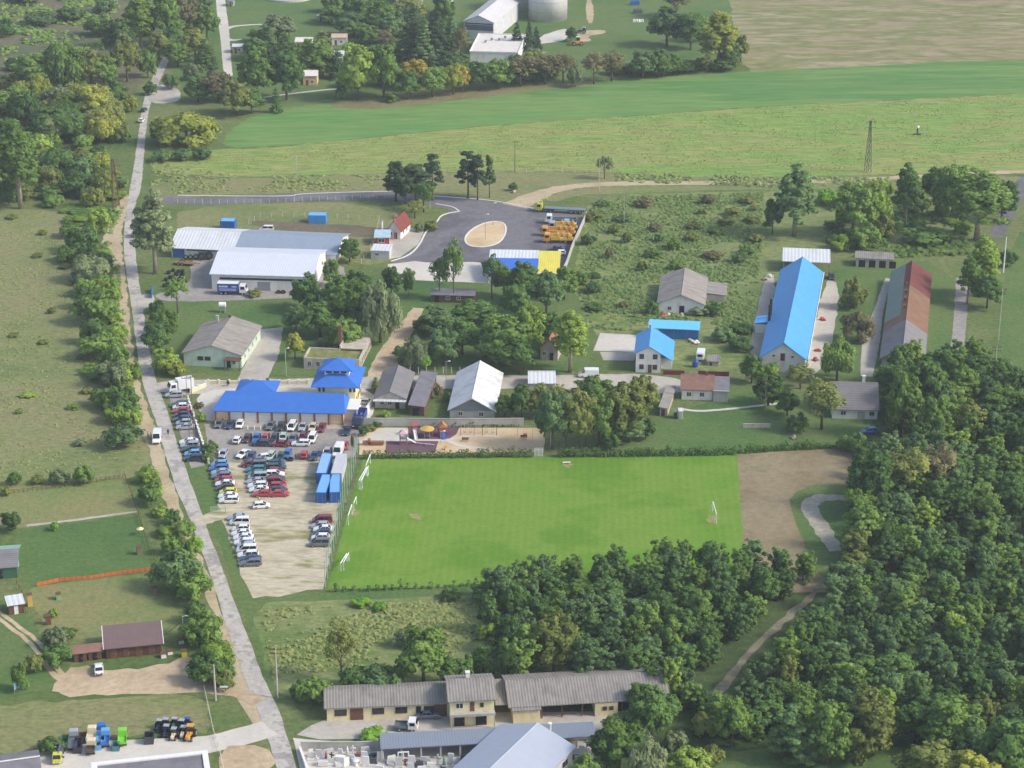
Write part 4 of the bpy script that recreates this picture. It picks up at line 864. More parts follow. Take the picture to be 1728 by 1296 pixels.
class Bld:
    """a building: Empty at the front left corner, x along the front, y away from the viewer"""
    def __init__(s, name, label, cat, A, B, D, group=None, C=None):
        a, b = G(*A), G(*B)
        ux = (b - a); s.W = ux.length; ang = math.atan2(ux.y, ux.x)
        uy = Vector((-math.sin(ang), math.cos(ang), 0))
        s.D = D if C is None else (G(*C) - b).dot(uy)
        s.ang = ang
        s.root = empty(name, (a.x, a.y, 0), ang, label, cat, group)
    def pt(s, face, u, out, z):
        if face == 'F': return (u, -out, z)
        if face == 'B': return (s.W - u, s.D + out, z)
        if face == 'R': return (s.W + out, u, z)
        return (-out, s.D - u, z)
    def facebox(s, mb, face, u0, u1, z0, z1, o0, o1):
        p = [s.pt(face, u, o, z) for z in (z0, z1) for u, o in ((u0, o0), (u1, o0), (u1, o1), (u0, o1))]
        return mb.add(p, [(3, 2, 1, 0), (4, 5, 6, 7), (0, 1, 5, 4), (1, 2, 6, 5), (2, 3, 7, 6), (3, 0, 4, 7)])
    def part(s, name, mb, m, smooth=False, label=None):
        return tag(mb.build(name, m, s.root, smooth), label)
    def walls(s, h, m, gable=None, rise=0, x0=0, x1=None, y0=0, y1=None, apex=None):
        """gable: 'y' ridge runs away from the viewer, 'x' ridge runs along the front"""
        x1 = s.W if x1 is None else x1; y1 = s.D if y1 is None else y1
        b = MB()
        if gable == 'y':
            ap = (x0 + x1) / 2 if apex is None else apex
            b.prism([(x0, -0.1), (x1, -0.1), (x1, h), (ap, h + rise), (x0, h)], y0, y1, 'xz')
        elif gable == 'x':
            ap = (y0 + y1) / 2 if apex is None else apex
            b.prism([(y0, -0.1), (y1, -0.1), (y1, h), (ap, h + rise), (y0, h)], x0, x1, 'yz')
        else: b.box(x0, y0, -0.1, x1, y1, h)
        return s.part('wall', b, m)
    def roof(s, h, rise, axis, m, over=0.4, th=0.18, x0=0, x1=None, y0=0, y1=None, apex=None, lift=0.02, m2=None, name='roof', label=None):
        """two slopes as slabs meeting at the ridge, a ridge cap on top"""
        x1 = s.W if x1 is None else x1; y1 = s.D if y1 is None else y1
        lo, hi = (x0, x1) if axis == 'y' else (y0, y1)
        ap = (lo + hi) / 2 if apex is None else apex
        e0, e1 = (y0 - over, y1 + over) if axis == 'y' else (x0 - over, x1 + over)
        zr = h + rise + th + lift
        k0, k1 = rise / max(.1, ap - lo), rise / max(.1, hi - ap)
        zl, zh = zr - k0 * (ap - lo + over), zr - k1 * (hi + over - ap)
        P = [(lo - over, zl), (ap, zr), (hi + over, zh), (hi + over, zh - th), (ap, zr - th), (lo - over, zl - th)]
        b = MB()
        b.prism(P, e0, e1, 'xz' if axis == 'y' else 'yz')
        w = 0.22
        cap = [(ap - w, zr - k0 * w + .03), (ap, zr + .09), (ap + w, zr - k1 * w + .03), (ap, zr + .0)]
        b.prism(cap, e0 + .01, e1 - .01, 'xz' if axis == 'y' else 'yz')
        return s.part(name, b, m, label=label)
    def mono(s, z0, z1, m, x0, x1, y0, y1, th=0.16, name='roof', axis='y', label=None):
        """single slope: z0 at the low coordinate, z1 at the high one"""
        b = MB()
        if axis == 'y': b.prism([(y0, z0), (y1, z1), (y1, z1 - th), (y0, z0 - th)], x0, x1, 'yz')
        else: b.prism([(x0, z0), (x1, z1), (x1, z1 - th), (x0, z0 - th)], y0, y1, 'xz')
        return s.part(name, b, m, label=label)
    def window(s, face, u, z, w, h, fm=None, gm=None, bars=1, name='window', off=0.0):
        fm = fm or M_frame
        f = MB(); t = 0.1
        s.facebox(f, face, u, u + w, z, z + t, off + .005, off + .09); s.facebox(f, face, u, u + w, z + h - t, z + h, off + .005, off + .09)
        s.facebox(f, face, u, u + t, z + t, z + h - t, off + .005, off + .09); s.facebox(f, face, u + w - t, u + w, z + t, z + h - t, off + .005, off + .09)
        for i in range(bars):
            c = u + w * (i + 1) / (bars + 1); s.facebox(f, face, c - .04, c + .04, z + t, z + h - t, off + .005, off + .075)
        o = s.part(name, f, fm)
        g = MB(); s.facebox(g, face, u + t, u + w - t, z + t, z + h - t, off + .003, off + .045)
        g.build('pane', gm or M_glass, o)
        return o
    def door(s, face, u, z, w, h, m, name='door', off=0.0, handle=True, label=None):
        d = MB(); s.facebox(d, face, u, u + w, z, z + h, off + .004, off + .07)
        o = s.part(name, d, m, label=label)
        if handle:
            k = MB(); s.facebox(k, face, u + w - .25, u + w - .12, z + h * .45, z + h * .45 + .12, off + .07, off + .14); k.build('handle', M_metal, o)
        return o
    def chimney(s, x, y, z0, z1, w, m, d=None):
        b = MB(); d = d or w
        b.box(x - w / 2, y - d / 2, z0, x + w / 2, y + d / 2, z1); b.box(x - w / 2 - .08, y - d / 2 - .08, z1, x + w / 2 + .08, y + d / 2 + .08, z1 + .15)
        return s.part('chimney', b, m)

def hip(b, x0, y0, x1, y1, z0, rise, th=0.15, flat=0.0):
    """hip roof solid: ridge along the longer side; flat>0 leaves a flat top of that half width"""
    w, d = x1 - x0, y1 - y0
    if w >= d: r = [(x0 + d / 2, (y0 + y1) / 2), (x1 - d / 2, (y0 + y1) / 2)]
    else: r = [((x0 + x1) / 2, y0 + w / 2), ((x0 + x1) / 2, y1 - w / 2)]
    V = [(x0, y0, z0), (x1, y0, z0), (x1, y1, z0), (x0, y1, z0), (x0, y0, z0 - th), (x1, y0, z0 - th), (x1, y1, z0 - th), (x0, y1, z0 - th), (*r[0], z0 + rise), (*r[1], z0 + rise)]
    if w >= d: F = [(0, 1, 9, 8), (1, 2, 9), (2, 3, 8, 9), (3, 0, 8)]
    else: F = [(0, 1, 8), (1, 2, 9, 8), (2, 3, 9), (3, 0, 8, 9)]
    F += [(4, 5, 1, 0), (5, 6, 2, 1), (6, 7, 3, 2), (7, 4, 0, 3), (7, 6, 5, 4)]
    return b.add(V, F)

# --- the big white hall by the road
h = Bld('white_hall', "big white hall with a wide pale sheet roof and one long strip window", 'hall', (358, 488), (527, 493), 23)
h.walls(4.6, M_wwall, 'x', 2.6); h.roof(4.6, 2.6, 'x', M_roof_pale, 0.5)
f = MB(); h.facebox(f, 'F', 2.2, 26, 3.0, 3.75, .005, .06); wn_ = h.part('strip_window', f, M_frame)
g = MB(); h.facebox(g, 'F', 2.3, 25.9, 3.08, 3.67, .05, .085); g.build('pane', M_glass, wn_)
h.door('F', 13, 0, 3.6, 2.6, M_metal, 'hall_door'); h.door('R', 8, 0, 4.2, 3.8, M_frame, 'hall_door')
for k in range(2): h.window('R', 3 + k * 13, 2.2, 2.2, 1.2)
# --- long workshop behind it
h = Bld('workshop_shed', "long low workshop with half white half blue grey roof behind the white hall", 'workshop', (290, 434), (566, 446), 19)
h.walls(3.0, M_wwall, 'x', 2.4); W2 = h.W * .385
h.roof(3.0, 2.4, 'x', M_roof_white, .6, x1=W2 - .62, label="ribbed white half of the roof")
h.roof(3.0, 2.4, 'x', M_roof_blueg, .6, x0=W2 + .62, label="blue grey half of the roof")
h.door('F', 0.3, 0, 3.6, 2.7, M_bluedoor, label="big blue sheet door")
f = MB(); h.facebox(f, 'F', 4.5, W2 + 6, 2.3, 2.75, .004, .06); h.part('strip_window', f, M_glass)
for k in range(4): h.door('F', 8 + k * 9, 0, 3.2, 2.2, M_greyw, 'gate')

# --- green bungalow
h = Bld('bungalow', "pale green bungalow with a stained fibre cement gable roof beside the main road", 'house', (311, 617), (408, 621.5), 21)
h.walls(3.6, M_green, 'y', 2.3); h.roof(3.6, 2.3, 'y', M_roof_asby, .5)
for u in (3.6, 5.5): h.window('F', u, 1.7, 1.5, 1.1, M_brownframe)
h.door('F', 11.2, 0, 1.0, 2.1, M_dark); h.window('F', 12.6, 1.0, 1.0, 1.2)
for k in range(4): h.window('R', 3 + k * 4.2, 1.4, 1.2, 1.3)
b = MB(); b.box(11, -2.4, 2.75, h.W + .2, -.05, 2.9); [b.box(x, -2.3, 0, x + .15, -2.15, 2.75) for x in (11.1, h.W - .1)]; h.part('porch', b, M_wood)
h.chimney(4.2, 19, 4.5, 6.8, .6, M_greyw); h.chimney(h.W * .48, 20.5, 5.2, 6.6, .7, M_brick)
# --- roofless ruin with moss
h = Bld('derelict_building', "derelict flat roofed building with moss on top and broken grey walls", 'ruin', (513, 622), (607, 626), 17)
b = MB(); t = .35
b.box(0, 0, -.1, h.W, t, 3.0); b.box(0, t, -.1, t, 7.2, 3.2); b.box(h.W - t, t, -.1, h.W, h.D, 3.1); b.box(0, 7.2, -.1, h.W * .55, 7.2 + t, 3.0); b.box(h.W * .55, 7.2, -.1, h.W * .55 + t, h.D, 3.9); b.box(h.W * .55 + t, h.D - t, -.1, h.W - t, h.D, 3.9)
h.part('wall', b, M_oldw)
b = MB(); b.box(t, t, 2.3, h.W - t, 7.2, 2.6); h.part('roof', b, M_moss, label="mossy sunken front roof")
b = MB(); b.box(h.W * .55 + t, 7.2, 2.9, h.W - t, h.D - t, 3.2); h.part('roof', b, M_oldw, label="bare rear roof")
for k in range(6): h.window('F', 1.0 + k * 2.25, .8, .95, 1.3, M_greyw)
for k in range(7): h.window('R', 1.2 + k * 2.2, .7, .95, 1.5, M_greyw)
h.chimney(h.W * .53, 10, 2, 8.2, .8, M_brick)

# --- office with blue roofs
h = Bld('office_building', "peach office with bright blue roofs, a row of white garage doors and a raised tower", 'office', (364, 712.5), (579, 717.5), 11)
h.walls(3.2, M_peach)
b = MB(); o = .7
x0, x1, y0, y1 = -o, h.W + o, -o, h.D + o
b.add([(x0, y0, 3.3), (x1, y0, 3.3), (x1 - .2, y1, 3.3), (x0 + 1.5, y1, 3.3), (x0 + 2.2, 6.5, 5.6), (x1 - 1.2, 6.5, 5.6), (x0, y0, 3.15), (x1, y0, 3.15), (x1 - .2, y1, 3.15), (x0 + 1.5, y1, 3.15)],
      [(0, 1, 5, 4), (1, 2, 5), (2, 3, 4, 5), (3, 0, 4), (6, 7, 1, 0), (7, 8, 2, 1), (8, 9, 3, 2), (9, 6, 0, 3), (9, 8, 7, 6)])
h.part('roof', b, M_roof_blue)
n = 9; bw = h.W / n
for k in range(n):
    if k in (0, n - 1): h.window('F', k * bw + .7, .7, bw - 1.3, 1.9, M_frame, M_peach, 2)
    else:
        d = h.door('F', k * bw + .25, .05, bw - .5, 2.7, M_frame, 'garage_door', handle=False)
        b = MB()
        for j in range(1, 4): h.facebox(b, 'F', k * bw + .3, (k + 1) * bw - .3, .05 + j * .68, .09 + j * .68, .07, .085)
        b.build('panel_groove', M_greyw, d)
M_pil = mat("brick_pier", "94644a", 0.9, var=0.12)
for k in range(n + 1):
    b = MB(); h.facebox(b, 'F', max(-.1, k * bw - .2), min(h.W + .1, k * bw + .2), 0, 3.1, .01, .22); h.part('pier', b, M_pil)
b = MB(); h.facebox(b, 'F', 0, h.W, -.05, .12, .3, 2.6); h.part('step', b, M_conc)
# tower at the right end, behind
tx0, tx1, ty0, ty1 = h.W * .755, h.W * 1.06, 9.0, 20.5
b = MB(); b.box(tx0, ty0, -.1, tx1, ty1, 6.3); h.part('wall', b, M_yelw, label="yellow tower wall")
b = MB(); hip(b, tx0 - 1.2, ty0 - 1.2, tx1 + 1.2, ty1 + 1.2, 6.5, 3.0); h.part('roof', b, M_roof_blue, label="lower tower roof")
cx, cy = (tx0 + tx1) / 2, (ty0 + ty1) / 2
b = MB(); b.box(cx - 3.0, cy - 2.9, 7.2, cx + 3.0, cy + 2.9, 9.6); cl = h.part('clerestory', b, M_frame)
for k in range(3):
    g = MB(); g.box(cx - 2.6 + k * 1.8, cy - 2.93, 8.65, cx - 1.2 + k * 1.8, cy - 2.905, 9.3); g.build('pane', M_glass, cl)
b = MB(); hip(b, cx - 4.0, cy - 3.9, cx + 4.0, cy + 3.9, 9.65, 1.9); h.part('roof', b, M_roof_blue, label="small top roof of the tower")
for u in (.5, 1.5, h.W * .26, h.W * .26 + 1):
    b = MB(); b.box(tx0 + u, ty0 - .06, 4.9, tx0 + u + .55, ty0 - .005, 6.1); h.part('window', b, M_glass)
for k in range(3):
    b = MB(); b.box(tx1 + .005, ty0 + 1.5 + k * 3.2, 1.2, tx1 + .07, ty0 + 3.3 + k * 3.2, 2.7); h.part('window', b, M_glass)
b = MB(); b.box(h.W + .01, 3, 0, h.W + 3.0, 9.0, 3.0); b.box(h.W + .01, 2.4, 3.0, h.W + 3.4, 9.0, 3.2); h.part('entrance_porch', b, M_frame)
# raised rear wing
b = MB(); hip(b, 3.5, 7.5, 13.5, 15.5, 4.9, 1.5); h.part('roof', b, M_roof_blue, label="rear wing roof")
b = MB(); b.box(4.2, 8.5, 0, 12.8, 14.8, 4.7); h.part('wall', b, M_peach)

# --- sheds right of the office
h = Bld('grey_cottage', "small grey cottage with an old gabled roof right of the blue office", 'house', (633, 688.5), (684, 690), 17)
h.walls(2.7, M_oldw, 'y', 1.7); h.roof(2.7, 1.7, 'y', M_roof_slate, .4); h.window('F', 1.2, .9, 1.1, 1.2); h.door('F', 5.0, 0, 1, 2, M_dark); h.window('F', 3.1, .9, 1.1, 1.2)
b = MB(); b.box(-.3, -1.6, 2.35, h.W + .3, -.02, 2.5); h.part('canopy', b, M_roof_white)
h = Bld('lean_shed', "long narrow dark felt shed beside the grey cottage", 'shed', (691, 701), (716, 702), 22)
h.walls(2.3, M_wood); h.mono(2.9, 2.5, M_roof_dark, -.3, h.W + .3, -.3, h.D + .3, axis='x', name='roof'); h.door('F', .8, 0, 1.6, 2, M_dark)
h = Bld('white_roofed_house', "house with a weathered white gable roof and grey boarded gable behind the playground", 'house', (759, 706.5), (834, 708.5), 24)
h.walls(2.5, M_greyw, 'y', 3.0); h.roof(2.5, 3.0, 'y', mat("weathered_white_roof", "d2d3d2", .7, var=.05, waves=('y', .7, .04), stain=("a5a29a", .45, .7, (.3, 1, 1))), .5)
b = MB(); b.prism([(.4, 2.35), (h.W - .4, 2.35), (h.W / 2, 5.1)], -.14, -.01, 'xz'); h.part('gable_board', b, mat("grey_boards", "7e8284", .9, var=.06, waves=('x', .4, .02)))
h.window('F', 2, .8, 1.2, 1.2); h.window('F', 7, .8, 1.2, 1.2)
h = Bld('red_brown_shed', "low shed with a pale roof half hidden by trees behind the playground belt", 'shed', (893, 662), (936, 662), 8)
h.walls(2.4, M_oldw, 'x', 1.2); h.roof(2.4, 1.2, 'x', M_roof_white, .3); h.door('F', 2, 0, 1, 2, M_wood)

# --- white house with bright blue roof and its yard
h = Bld('white_house', "white two storey house with a bright blue lopsided roof beside the concrete yard", 'house', (1072.5, 628), (1114, 629.5), 13.5)
h.walls(5.2, M_wwall, 'y', 1.9, apex=3.3)
xr = h.W + 3.2; zr = 7.35; k0 = 1.9 / 3.3
b = MB(); b.prism([(-.5, zr - k0 * 3.8), (3.3, zr), (xr, zr - .62 * (xr - 3.3)), (xr, zr - .62 * (xr - 3.3) - .15), (3.3, zr - .17), (-.5, zr - k0 * 3.8 - .15)], -.5, h.D + .5, 'xz'); h.part('roof', b, M_roof_cyan)
b = MB(); b.box(h.W + .01, 3, -.1, h.W + 2.8, h.D, 2.9); h.part('wall', b, M_wwall, label="low side wing")
for z in (.9, 3.7):
    for u in (.9, 4.3): h.window('F', u, z, 1.15, 1.3, M_brownframe)
h.door('F', 3.1, 0, .95, 2.2, M_wood); h.door('R', .8, 0, .9, 2.1, M_wood)
h.chimney(3.0, h.D - 1, 6.5, 8.3, .6, M_greyw)
h = Bld('blue_shed', "long blue sheet metal shed behind the white house", 'shed', (1112, 571), (1178, 574), 4.5)
h.walls(2.9, mat("blue_sheet_wall", "2f78bc", .55, var=.06, waves=('x', .6, .04))); h.mono(3.0, 3.5, mat("pale_blue_roof", "6cc0e8", .5, var=.03, waves=('x', .5, .02)), -3.0, h.W + .3, -.4, h.D + .4)
for k in range(3): h.door('F', 1 + k * 3.4, 0, 2.6, 2.5, M_bluedoor, 'gate')
# --- grey barn in the meadow
h = Bld('grey_barn', "white walled barn with a grey fibre cement roof alone in the wild meadow", 'barn', (1111, 528), (1187, 531), 22)
h.walls(3.0, M_wwall, 'y', 2.4); h.roof(3.0, 2.4, 'y', M_roof_asby, .5); h.door('F', h.W * .46, 0, 1.4, 2.3, M_dark); h.window('F', 2.5, 1.0, 1, 1, M_greyw)
b = MB(); b.box(h.W + .01, 10, -.1, h.W + 5.5, 19, 2.3); h.part('wall', b, M_oldw, label="rear annex"); h.mono(2.9, 2.4, M_roof_asby, h.W + .35, h.W + 6, 9.6, 19.4, axis='x', label="annex roof")
# --- long barn with bright blue roof
h = Bld('blue_roofed_barn', "very long white barn under a bright blue gable roof", 'barn', (1285, 626), (1357, 631), 68)
h.walls(4.2, M_wwall, 'y', 3.9); h.roof(4.2, 3.9, 'y', M_roof_cyan, .7)
h.door('F', h.W * .43, 3.2, 1.1, 2.0, mat("maroon_door", "6a2f34", .7)); h.window('F', h.W * .65, 1.2, .9, .9, M_brownframe, bars=0)
for u in (.24, .68): h.window('F', h.W * u, 4.2, .6, .4, M_brownframe, bars=0)
for k in range(11): h.window('R', 3 + k * 5.5, 1.6, 1.6, 1.0)
b = MB(); b.tube([(h.W + .78, -.7, 4.0), (h.W + .78, h.D + .7, 4.0)], .12, 6); h.part('gutter', b, M_frame)
for yy, zz in ((26, 8.6), (30, 8.8)):
    b = MB(); b.tube([(-.3, yy, 3), (-.3, yy, zz)], .35, 8); h.part('stove_pipe', b, M_dark)
b = MB(); b.tube([(h.W / 2, 33, 8.2), (h.W / 2, 33, 11.5)], .06, 5); b.tube([(h.W / 2 - .8, 33, 11), (h.W / 2 + .8, 33, 11)], .04, 4); h.part('aerial', b, M_metal)
b = MB(); b.box(-4, 27, 0, -.02, 32, 2.6); h.part('wall', b, M_wwall, label="small side lean-to"); h.mono(2.9, 3.5, M_roof_cyan, -4.3, -.75, 26.7, 32.3, axis='x', label="lean-to roof")
h = Bld('open_shelter', "open shelter with a white mono pitch roof behind the long blue barn", 'shelter', (1322, 459), (1398, 462), 9)
h.mono(3.6, 4.3, M_roof_white, -.4, h.W + .4, -.8, h.D + .4)
b = MB(); b.box(0, h.D - .2, -.1, h.W, h.D, 4.0); h.part('wall', b, M_oldw)
for k in range(5):
    b = MB(); x = k * h.W / 4; b.box(x - .12, -.12, 0, x + .12, .12, 3.5); h.part('post', b, M_metal)
# --- rusty barn
h = Bld('rusty_barn', "long barn with a rusting patched roof of green, orange, red and grey sheets", 'barn', (1487, 622), (1556, 627), 68)
h.walls(2.6, M_oldw, 'y', 3.8)
for nm, ya, yb, m, lb in (('roof', -.5, 20, M_roof_slate, "grey near end of the roof"), ('roof', 20.05, 48, M_roof_rust, "rusty orange middle of the roof"), ('roof', 48.05, 68.5, M_roof_maroon, "dark red far end of the roof")):
    h.roof(2.6, 3.8, 'y', m, 0, y0=ya, y1=yb, x0=-.6, x1=h.W + .6, label=lb)
b = MB(); k = 3.8 / (h.W / 2 + .6); zr = 2.6 + 3.8 + .2 + .05
b.prism([(-.6, zr - k * (h.W / 2 + .6)), (h.W * .34, zr - k * h.W * .16), (h.W * .34, zr - k * h.W * .16 - .05), (-.6, zr - k * (h.W / 2 + .6) - .05)], 26, 68.5, 'xz'); h.part('roof', b, M_roof_teal, label="grey green patch along the left eave")
for k in range(4): h.chimney(h.W * .42, 30 + k * 6, 5.3, 6.9, .5, M_brick)
for k in range(9): h.window('L', 4 + k * 7, 1.1, 1.6, .9, M_greyw)
h.door('F', h.W * .4, 0, 2.4, 2.4, M_wood)
h = Bld('shed_ruin', "low grey ruined shed with dark openings behind the rusty barn", 'shed', (1444, 450), (1506, 453), 5)
h.walls(2.6, M_oldw); h.mono(2.75, 3.1, M_roof_asb, -.3, h.W + .3, -.3, h.D + .3)
for k in range(4): h.door('F', .8 + k * 2.9, 0, 1.9, 2.1, M_dark, 'opening', handle=False)
# --- farm cottages
h = Bld('brown_roofed_cottage', "white cottage with a brown tiled roof behind the farm lawn", 'house', (1150, 674), (1202, 676), 8)
h.walls(2.8, M_wwall, 'x', 2.2); h.roof(2.8, 2.2, 'x', M_roof_brown, .4); h.window('F', 1.2, .9, 1.2, 1.2); h.window('F', 4.4, .9, 1.2, 1.2); h.chimney(6, 4, 4.5, 6, .5, M_brick)
h = Bld('grey_extension', "grey boarded outhouse joined to the right of the brown roofed cottage", 'outhouse', (1203, 678), (1228, 679), 7)
h.walls(3.0, M_greyw); h.mono(3.1, 3.9, M_roof_dark, -.1, h.W + .3, -.3, h.D + .3); h.door('F', .8, 0, 2.2, 2.0, M_greyw); b = MB(); h.facebox(b, 'F', -.1, h.W + .3, 3.0, 3.2, .32, .4); h.part('fascia', b, M_frame)
h = Bld('shack', "narrow pale roofed shack at the end of the farm path", 'shed', (1113, 702), (1126, 703), 14)
h.walls(2.1, M_oldw); h.mono(2.5, 2.2, M_roof_asby, -.3, h.W + .3, -.3, h.D + .3, axis='x'); h.door('F', .4, 0, .9, 1.8, M_wood)
h = Bld('privy', "tiny white hut standing beside the narrow pale shack", 'hut', (1145, 707), (1152, 707), 1.4)
h.walls(2.0, M_wwall); h.mono(2.1, 2.3, M_roof_white, -.15, h.W + .15, -.15, h.D + .15); h.door('F', .2, 0, .7, 1.8, M_greyw)
h = Bld('tool_hut', "tiny green hut left of the white hut by the shack", 'hut', (1137, 707), (1143, 707), 1.4)
h.walls(1.8, mat("green_boards", "55705e", .8)); h.mono(1.9, 2.1, M_roof_dark, -.12, h.W + .12, -.12, h.D + .12); h.door('F', .15, 0, .6, 1.6, M_dark)
h = Bld('farmhouse', "farmhouse with a steep grey roof near the blue car", 'house', (1404, 706), (1480, 708), 13)
h.walls(2.6, M_wwall, 'x', 4.2); h.roof(2.6, 4.2, 'x', M_roof_slate, .4); h.door('F', 6.0, 0, 1.8, 2, M_greyw); h.window('F', 2, .9, 1.3, 1.2); h.chimney(h.W * .72, 7.5, 6.0, 8.2, .7, M_wwall); h.window('F', 8.8, .9, 1.3, 1.2)
h = Bld('red_roofed_house', "old house with an orange red roof half hidden in the grove", 'house', (912, 607), (941, 609), 14)
h.walls(3.4, M_oldw, 'y', 2.4); h.roof(3.4, 2.4, 'y', mat("orange_tile_roof", "9a6c4c", .9, var=.15, waves=('y', .35, .03), stain=("8a5a48", .8, .6)), .4); h.window('F', .6, 1.2, .9, 1.2); h.door('F', 2.4, 0, 1.0, 2.1, M_dark)
h = Bld('grove_hut', "dark hut under the tall thin trees below the turning yard", 'hut', (728, 510), (800, 512), 4)
h.walls(2.2, M_wood); h.mono(2.3, 2.7, M_roof_dark, -.3, h.W + .3, -.3, h.D + .3); h.door('F', 1, 0, 1.2, 1.9, M_dark); h.window('F', 4, .9, 1.2, .9); h.window('F', 7, .9, 1.2, .9)
h = Bld('grey_lean_to', "small blue grey roofed hut hidden between the grove trees", 'hut', (727, 594), (760, 595), 5)
h.walls(2.2, M_greyw); h.mono(2.3, 3.0, M_roof_grey, -.2, h.W + .2, -.2, h.D + .2); h.door('F', .8, 0, 1, 1.9, M_dark)
# --- vehicle shed at the turning yard
h = Bld('vehicle_shed', "vehicle shed with a roof of blue, white and yellow sheets at the turning yard", 'shed', (824, 478), (942, 480), 14)
Wm = h.W * .70
h.walls(3.4, M_wwall, y1=h.D - .3)
h.mono(3.3, 4.7, M_beroof, -.3, Wm - .05, -.4, h.D * .62, label="blue roof sheets"); h.mono(4.71, 5.3, M_roof_white, -.3, Wm - .05, h.D * .62 + .02, h.D + .4, label="white roof strip")
h.mono(3.3, 5.2, M_yroof, Wm + .02, h.W + .3, -.4, h.D + .2, label="yellow roof sheets")
for k in range(4): h.door('F', .8 + k * 4.6, 0, 3.6, 3.0, M_bluedoor, 'gate')
# --- gate houses
h = Bld('gatehouse', "small white house with a steep red roof beside the turning yard", 'house', (655, 402), (676, 404), 9)
h.walls(3.0, M_wwall, 'y', 2.6); h.roof(3.0, 2.6, 'y', M_roof_red, .5); h.window('F', .5, 1, .9, 1.2); h.door('F', 2, 0, .9, 2, M_wood); h.window('R', 2, 1, 1.2, 1.2); h.window('R', 5, 1, 1.2, 1.2)
h = Bld('kiosk', "red kiosk with a pale blue roof below the red roofed gatehouse", 'kiosk', (634, 414), (657, 414), 5)
h.walls(2.5, mat("red_boards", "a5453c", .7)); h.mono(2.6, 3.2, mat("pale_blue_sheet", "a9c2cc", .5), -.5, h.W + .4, -.5, h.D + .4); h.window('F', .7, .9, 2, 1.2); h.door('R', 1, 0, .9, 2, M_frame)
h = Bld('site_cabin', "grey site cabin with a pale roof below the red kiosk", 'cabin', (626, 437), (657, 438), 6)
h.walls(2.5, mat("pale_grey_panel", "b4b6ba", .6, waves=('x', .5, .02))); b = MB(); b.box(-.15, -.15, 2.5, h.W + .15, h.D + .15, 2.7); h.part('roof', b, M_roof_white); h.window('F', 1.2, 1, 1.2, 1); h.door('R', 1, 0, .9, 2, M_frame)

# --- waterworks at the top
h = Bld('works_hall', "tall grey gabled works hall with a band of dark windows at the top", 'works hall', (783, 66), (833, 69), 40)
h.walls(7.5, mat("pale_panel_wall", "c2c4c6", .8), 'y', 2.6); h.roof(7.5, 2.6, 'y', mat("pale_works_roof", "c6c4c4", .7, var=.05, stain=("a4a2a2", .3, .5)), .4)
b = MB(); h.facebox(b, 'F', .3, h.W - .3, 4.0, 6.3, .005, .06); h.part('strip_window', b, mat("dark_louvre", "5c6468", .5))
b = MB(); h.facebox(b, 'F', .3, h.W - .3, 6.5, 7.0, .005, .05); h.part('strip_window', b, M_glass)
h = Bld('flat_roofed_block', "low block with a wide pale flat roof in front of the works hall", 'works block', (793, 105), (874, 107), 31)
h.walls(4.0, M_wwall); b = MB(); b.box(-.2, -.2, 4.0, h.W + .2, h.D + .2, 4.2); h.part('roof', b, M_flat)
b = MB()
for a_ in ((-.2, -.2, h.W + .2, .1), (-.2, h.D - .1, h.W + .2, h.D + .2), (-.2, .1, .1, h.D - .1), (h.W - .1, .1, h.W + .2, h.D - .1)): b.box(a_[0], a_[1], 4.2, a_[2], a_[3], 4.55)
h.part('parapet', b, M_frame)
for x, y in ((6, 20), (9, 20), (11, 24), (4, 16)):
    b = MB(); b.box(x, y, 4.2, x + .8, y + .8, 5.0); b.box(x - .1, y - .1, 5.0, x + .9, y + .9, 5.12); h.part('roof_vent', b, M_metal)
for k in range(4): h.window('R', 3 + k * 6, 1.5, 2.4, 1.2)
for sx, sy, top, wd, lb in ((925, 38, -60, 66, "huge pale steel tank in front, at the top of the picture"), (897, 22, -75, 66, "second pale steel tank just behind the front tank")):
    g = G(sx, sy); r = wd * MPP(sy) / 2
    t = empty('storage_tank', (g.x, g.y + r, 0), 0, lb, 'tank', 'steel tanks of the works')
    b = MB(); b.tube([(0, 0, 0), (0, 0, 16)], r, 40); b.build('shell', mat("tank_steel", "c6c4c2", .5, spec=.5, var=.05, stain=("a0a0a0", .12, .5, (1, 1, .1))), t, True)
    b = MB(); b.tube([(0, 0, 16), (0, 0, 17.6)], [r + .1, r * .1], 40); b.build('lid', M_metal, t)
    b = MB(); [b.tube([(0, 0, z), (0, 0, z + .12)], r + .06, 40) for z in (.1, 4, 8, 12)]; b.build('hoop', M_metal, t)
    b = MB(); [b.tube([(r + .25, dx, 0), (r + .25, dx, 16.4)], .04, 4) for dx in (-.25, .25)]; [b.tube([(r + .25, -.25, z * .5), (r + .25, .25, z * .5)], .025, 4) for z in range(1, 33)]; b.build('ladder', M_metal, t)
g = G(488, -4)
t = empty('settling_tank', (g.x, g.y, 0), 0, "round concrete settling tank with grey water and a bridge at the top edge", 'settling tank')
b = MB(); N = 48; ro, ri, zt = 10.8, 10.1, .9
for k in range(N):
    a0, a1 = 6.2832 * k / N, 6.2832 * (k + 1) / N
    P = [(r_ * math.cos(a), r_ * math.sin(a), z) for a in (a0, a1) for r_, z in ((ro, 0), (ro, zt), (ri, zt), (ri, -.1))]
    b.add(P, [(0, 1, 5, 4), (1, 2, 6, 5), (2, 3, 7, 6)])
b.build('rim', M_pale, t)
b = MB(); b.add([(10.3 * math.cos(6.2832 * k / 48), 10.3 * math.sin(6.2832 * k / 48), .45) for k in range(48)], [tuple(range(48))]); b.build('water', mat("grey_water", "a2a2b4", .15, spec=.6), t)
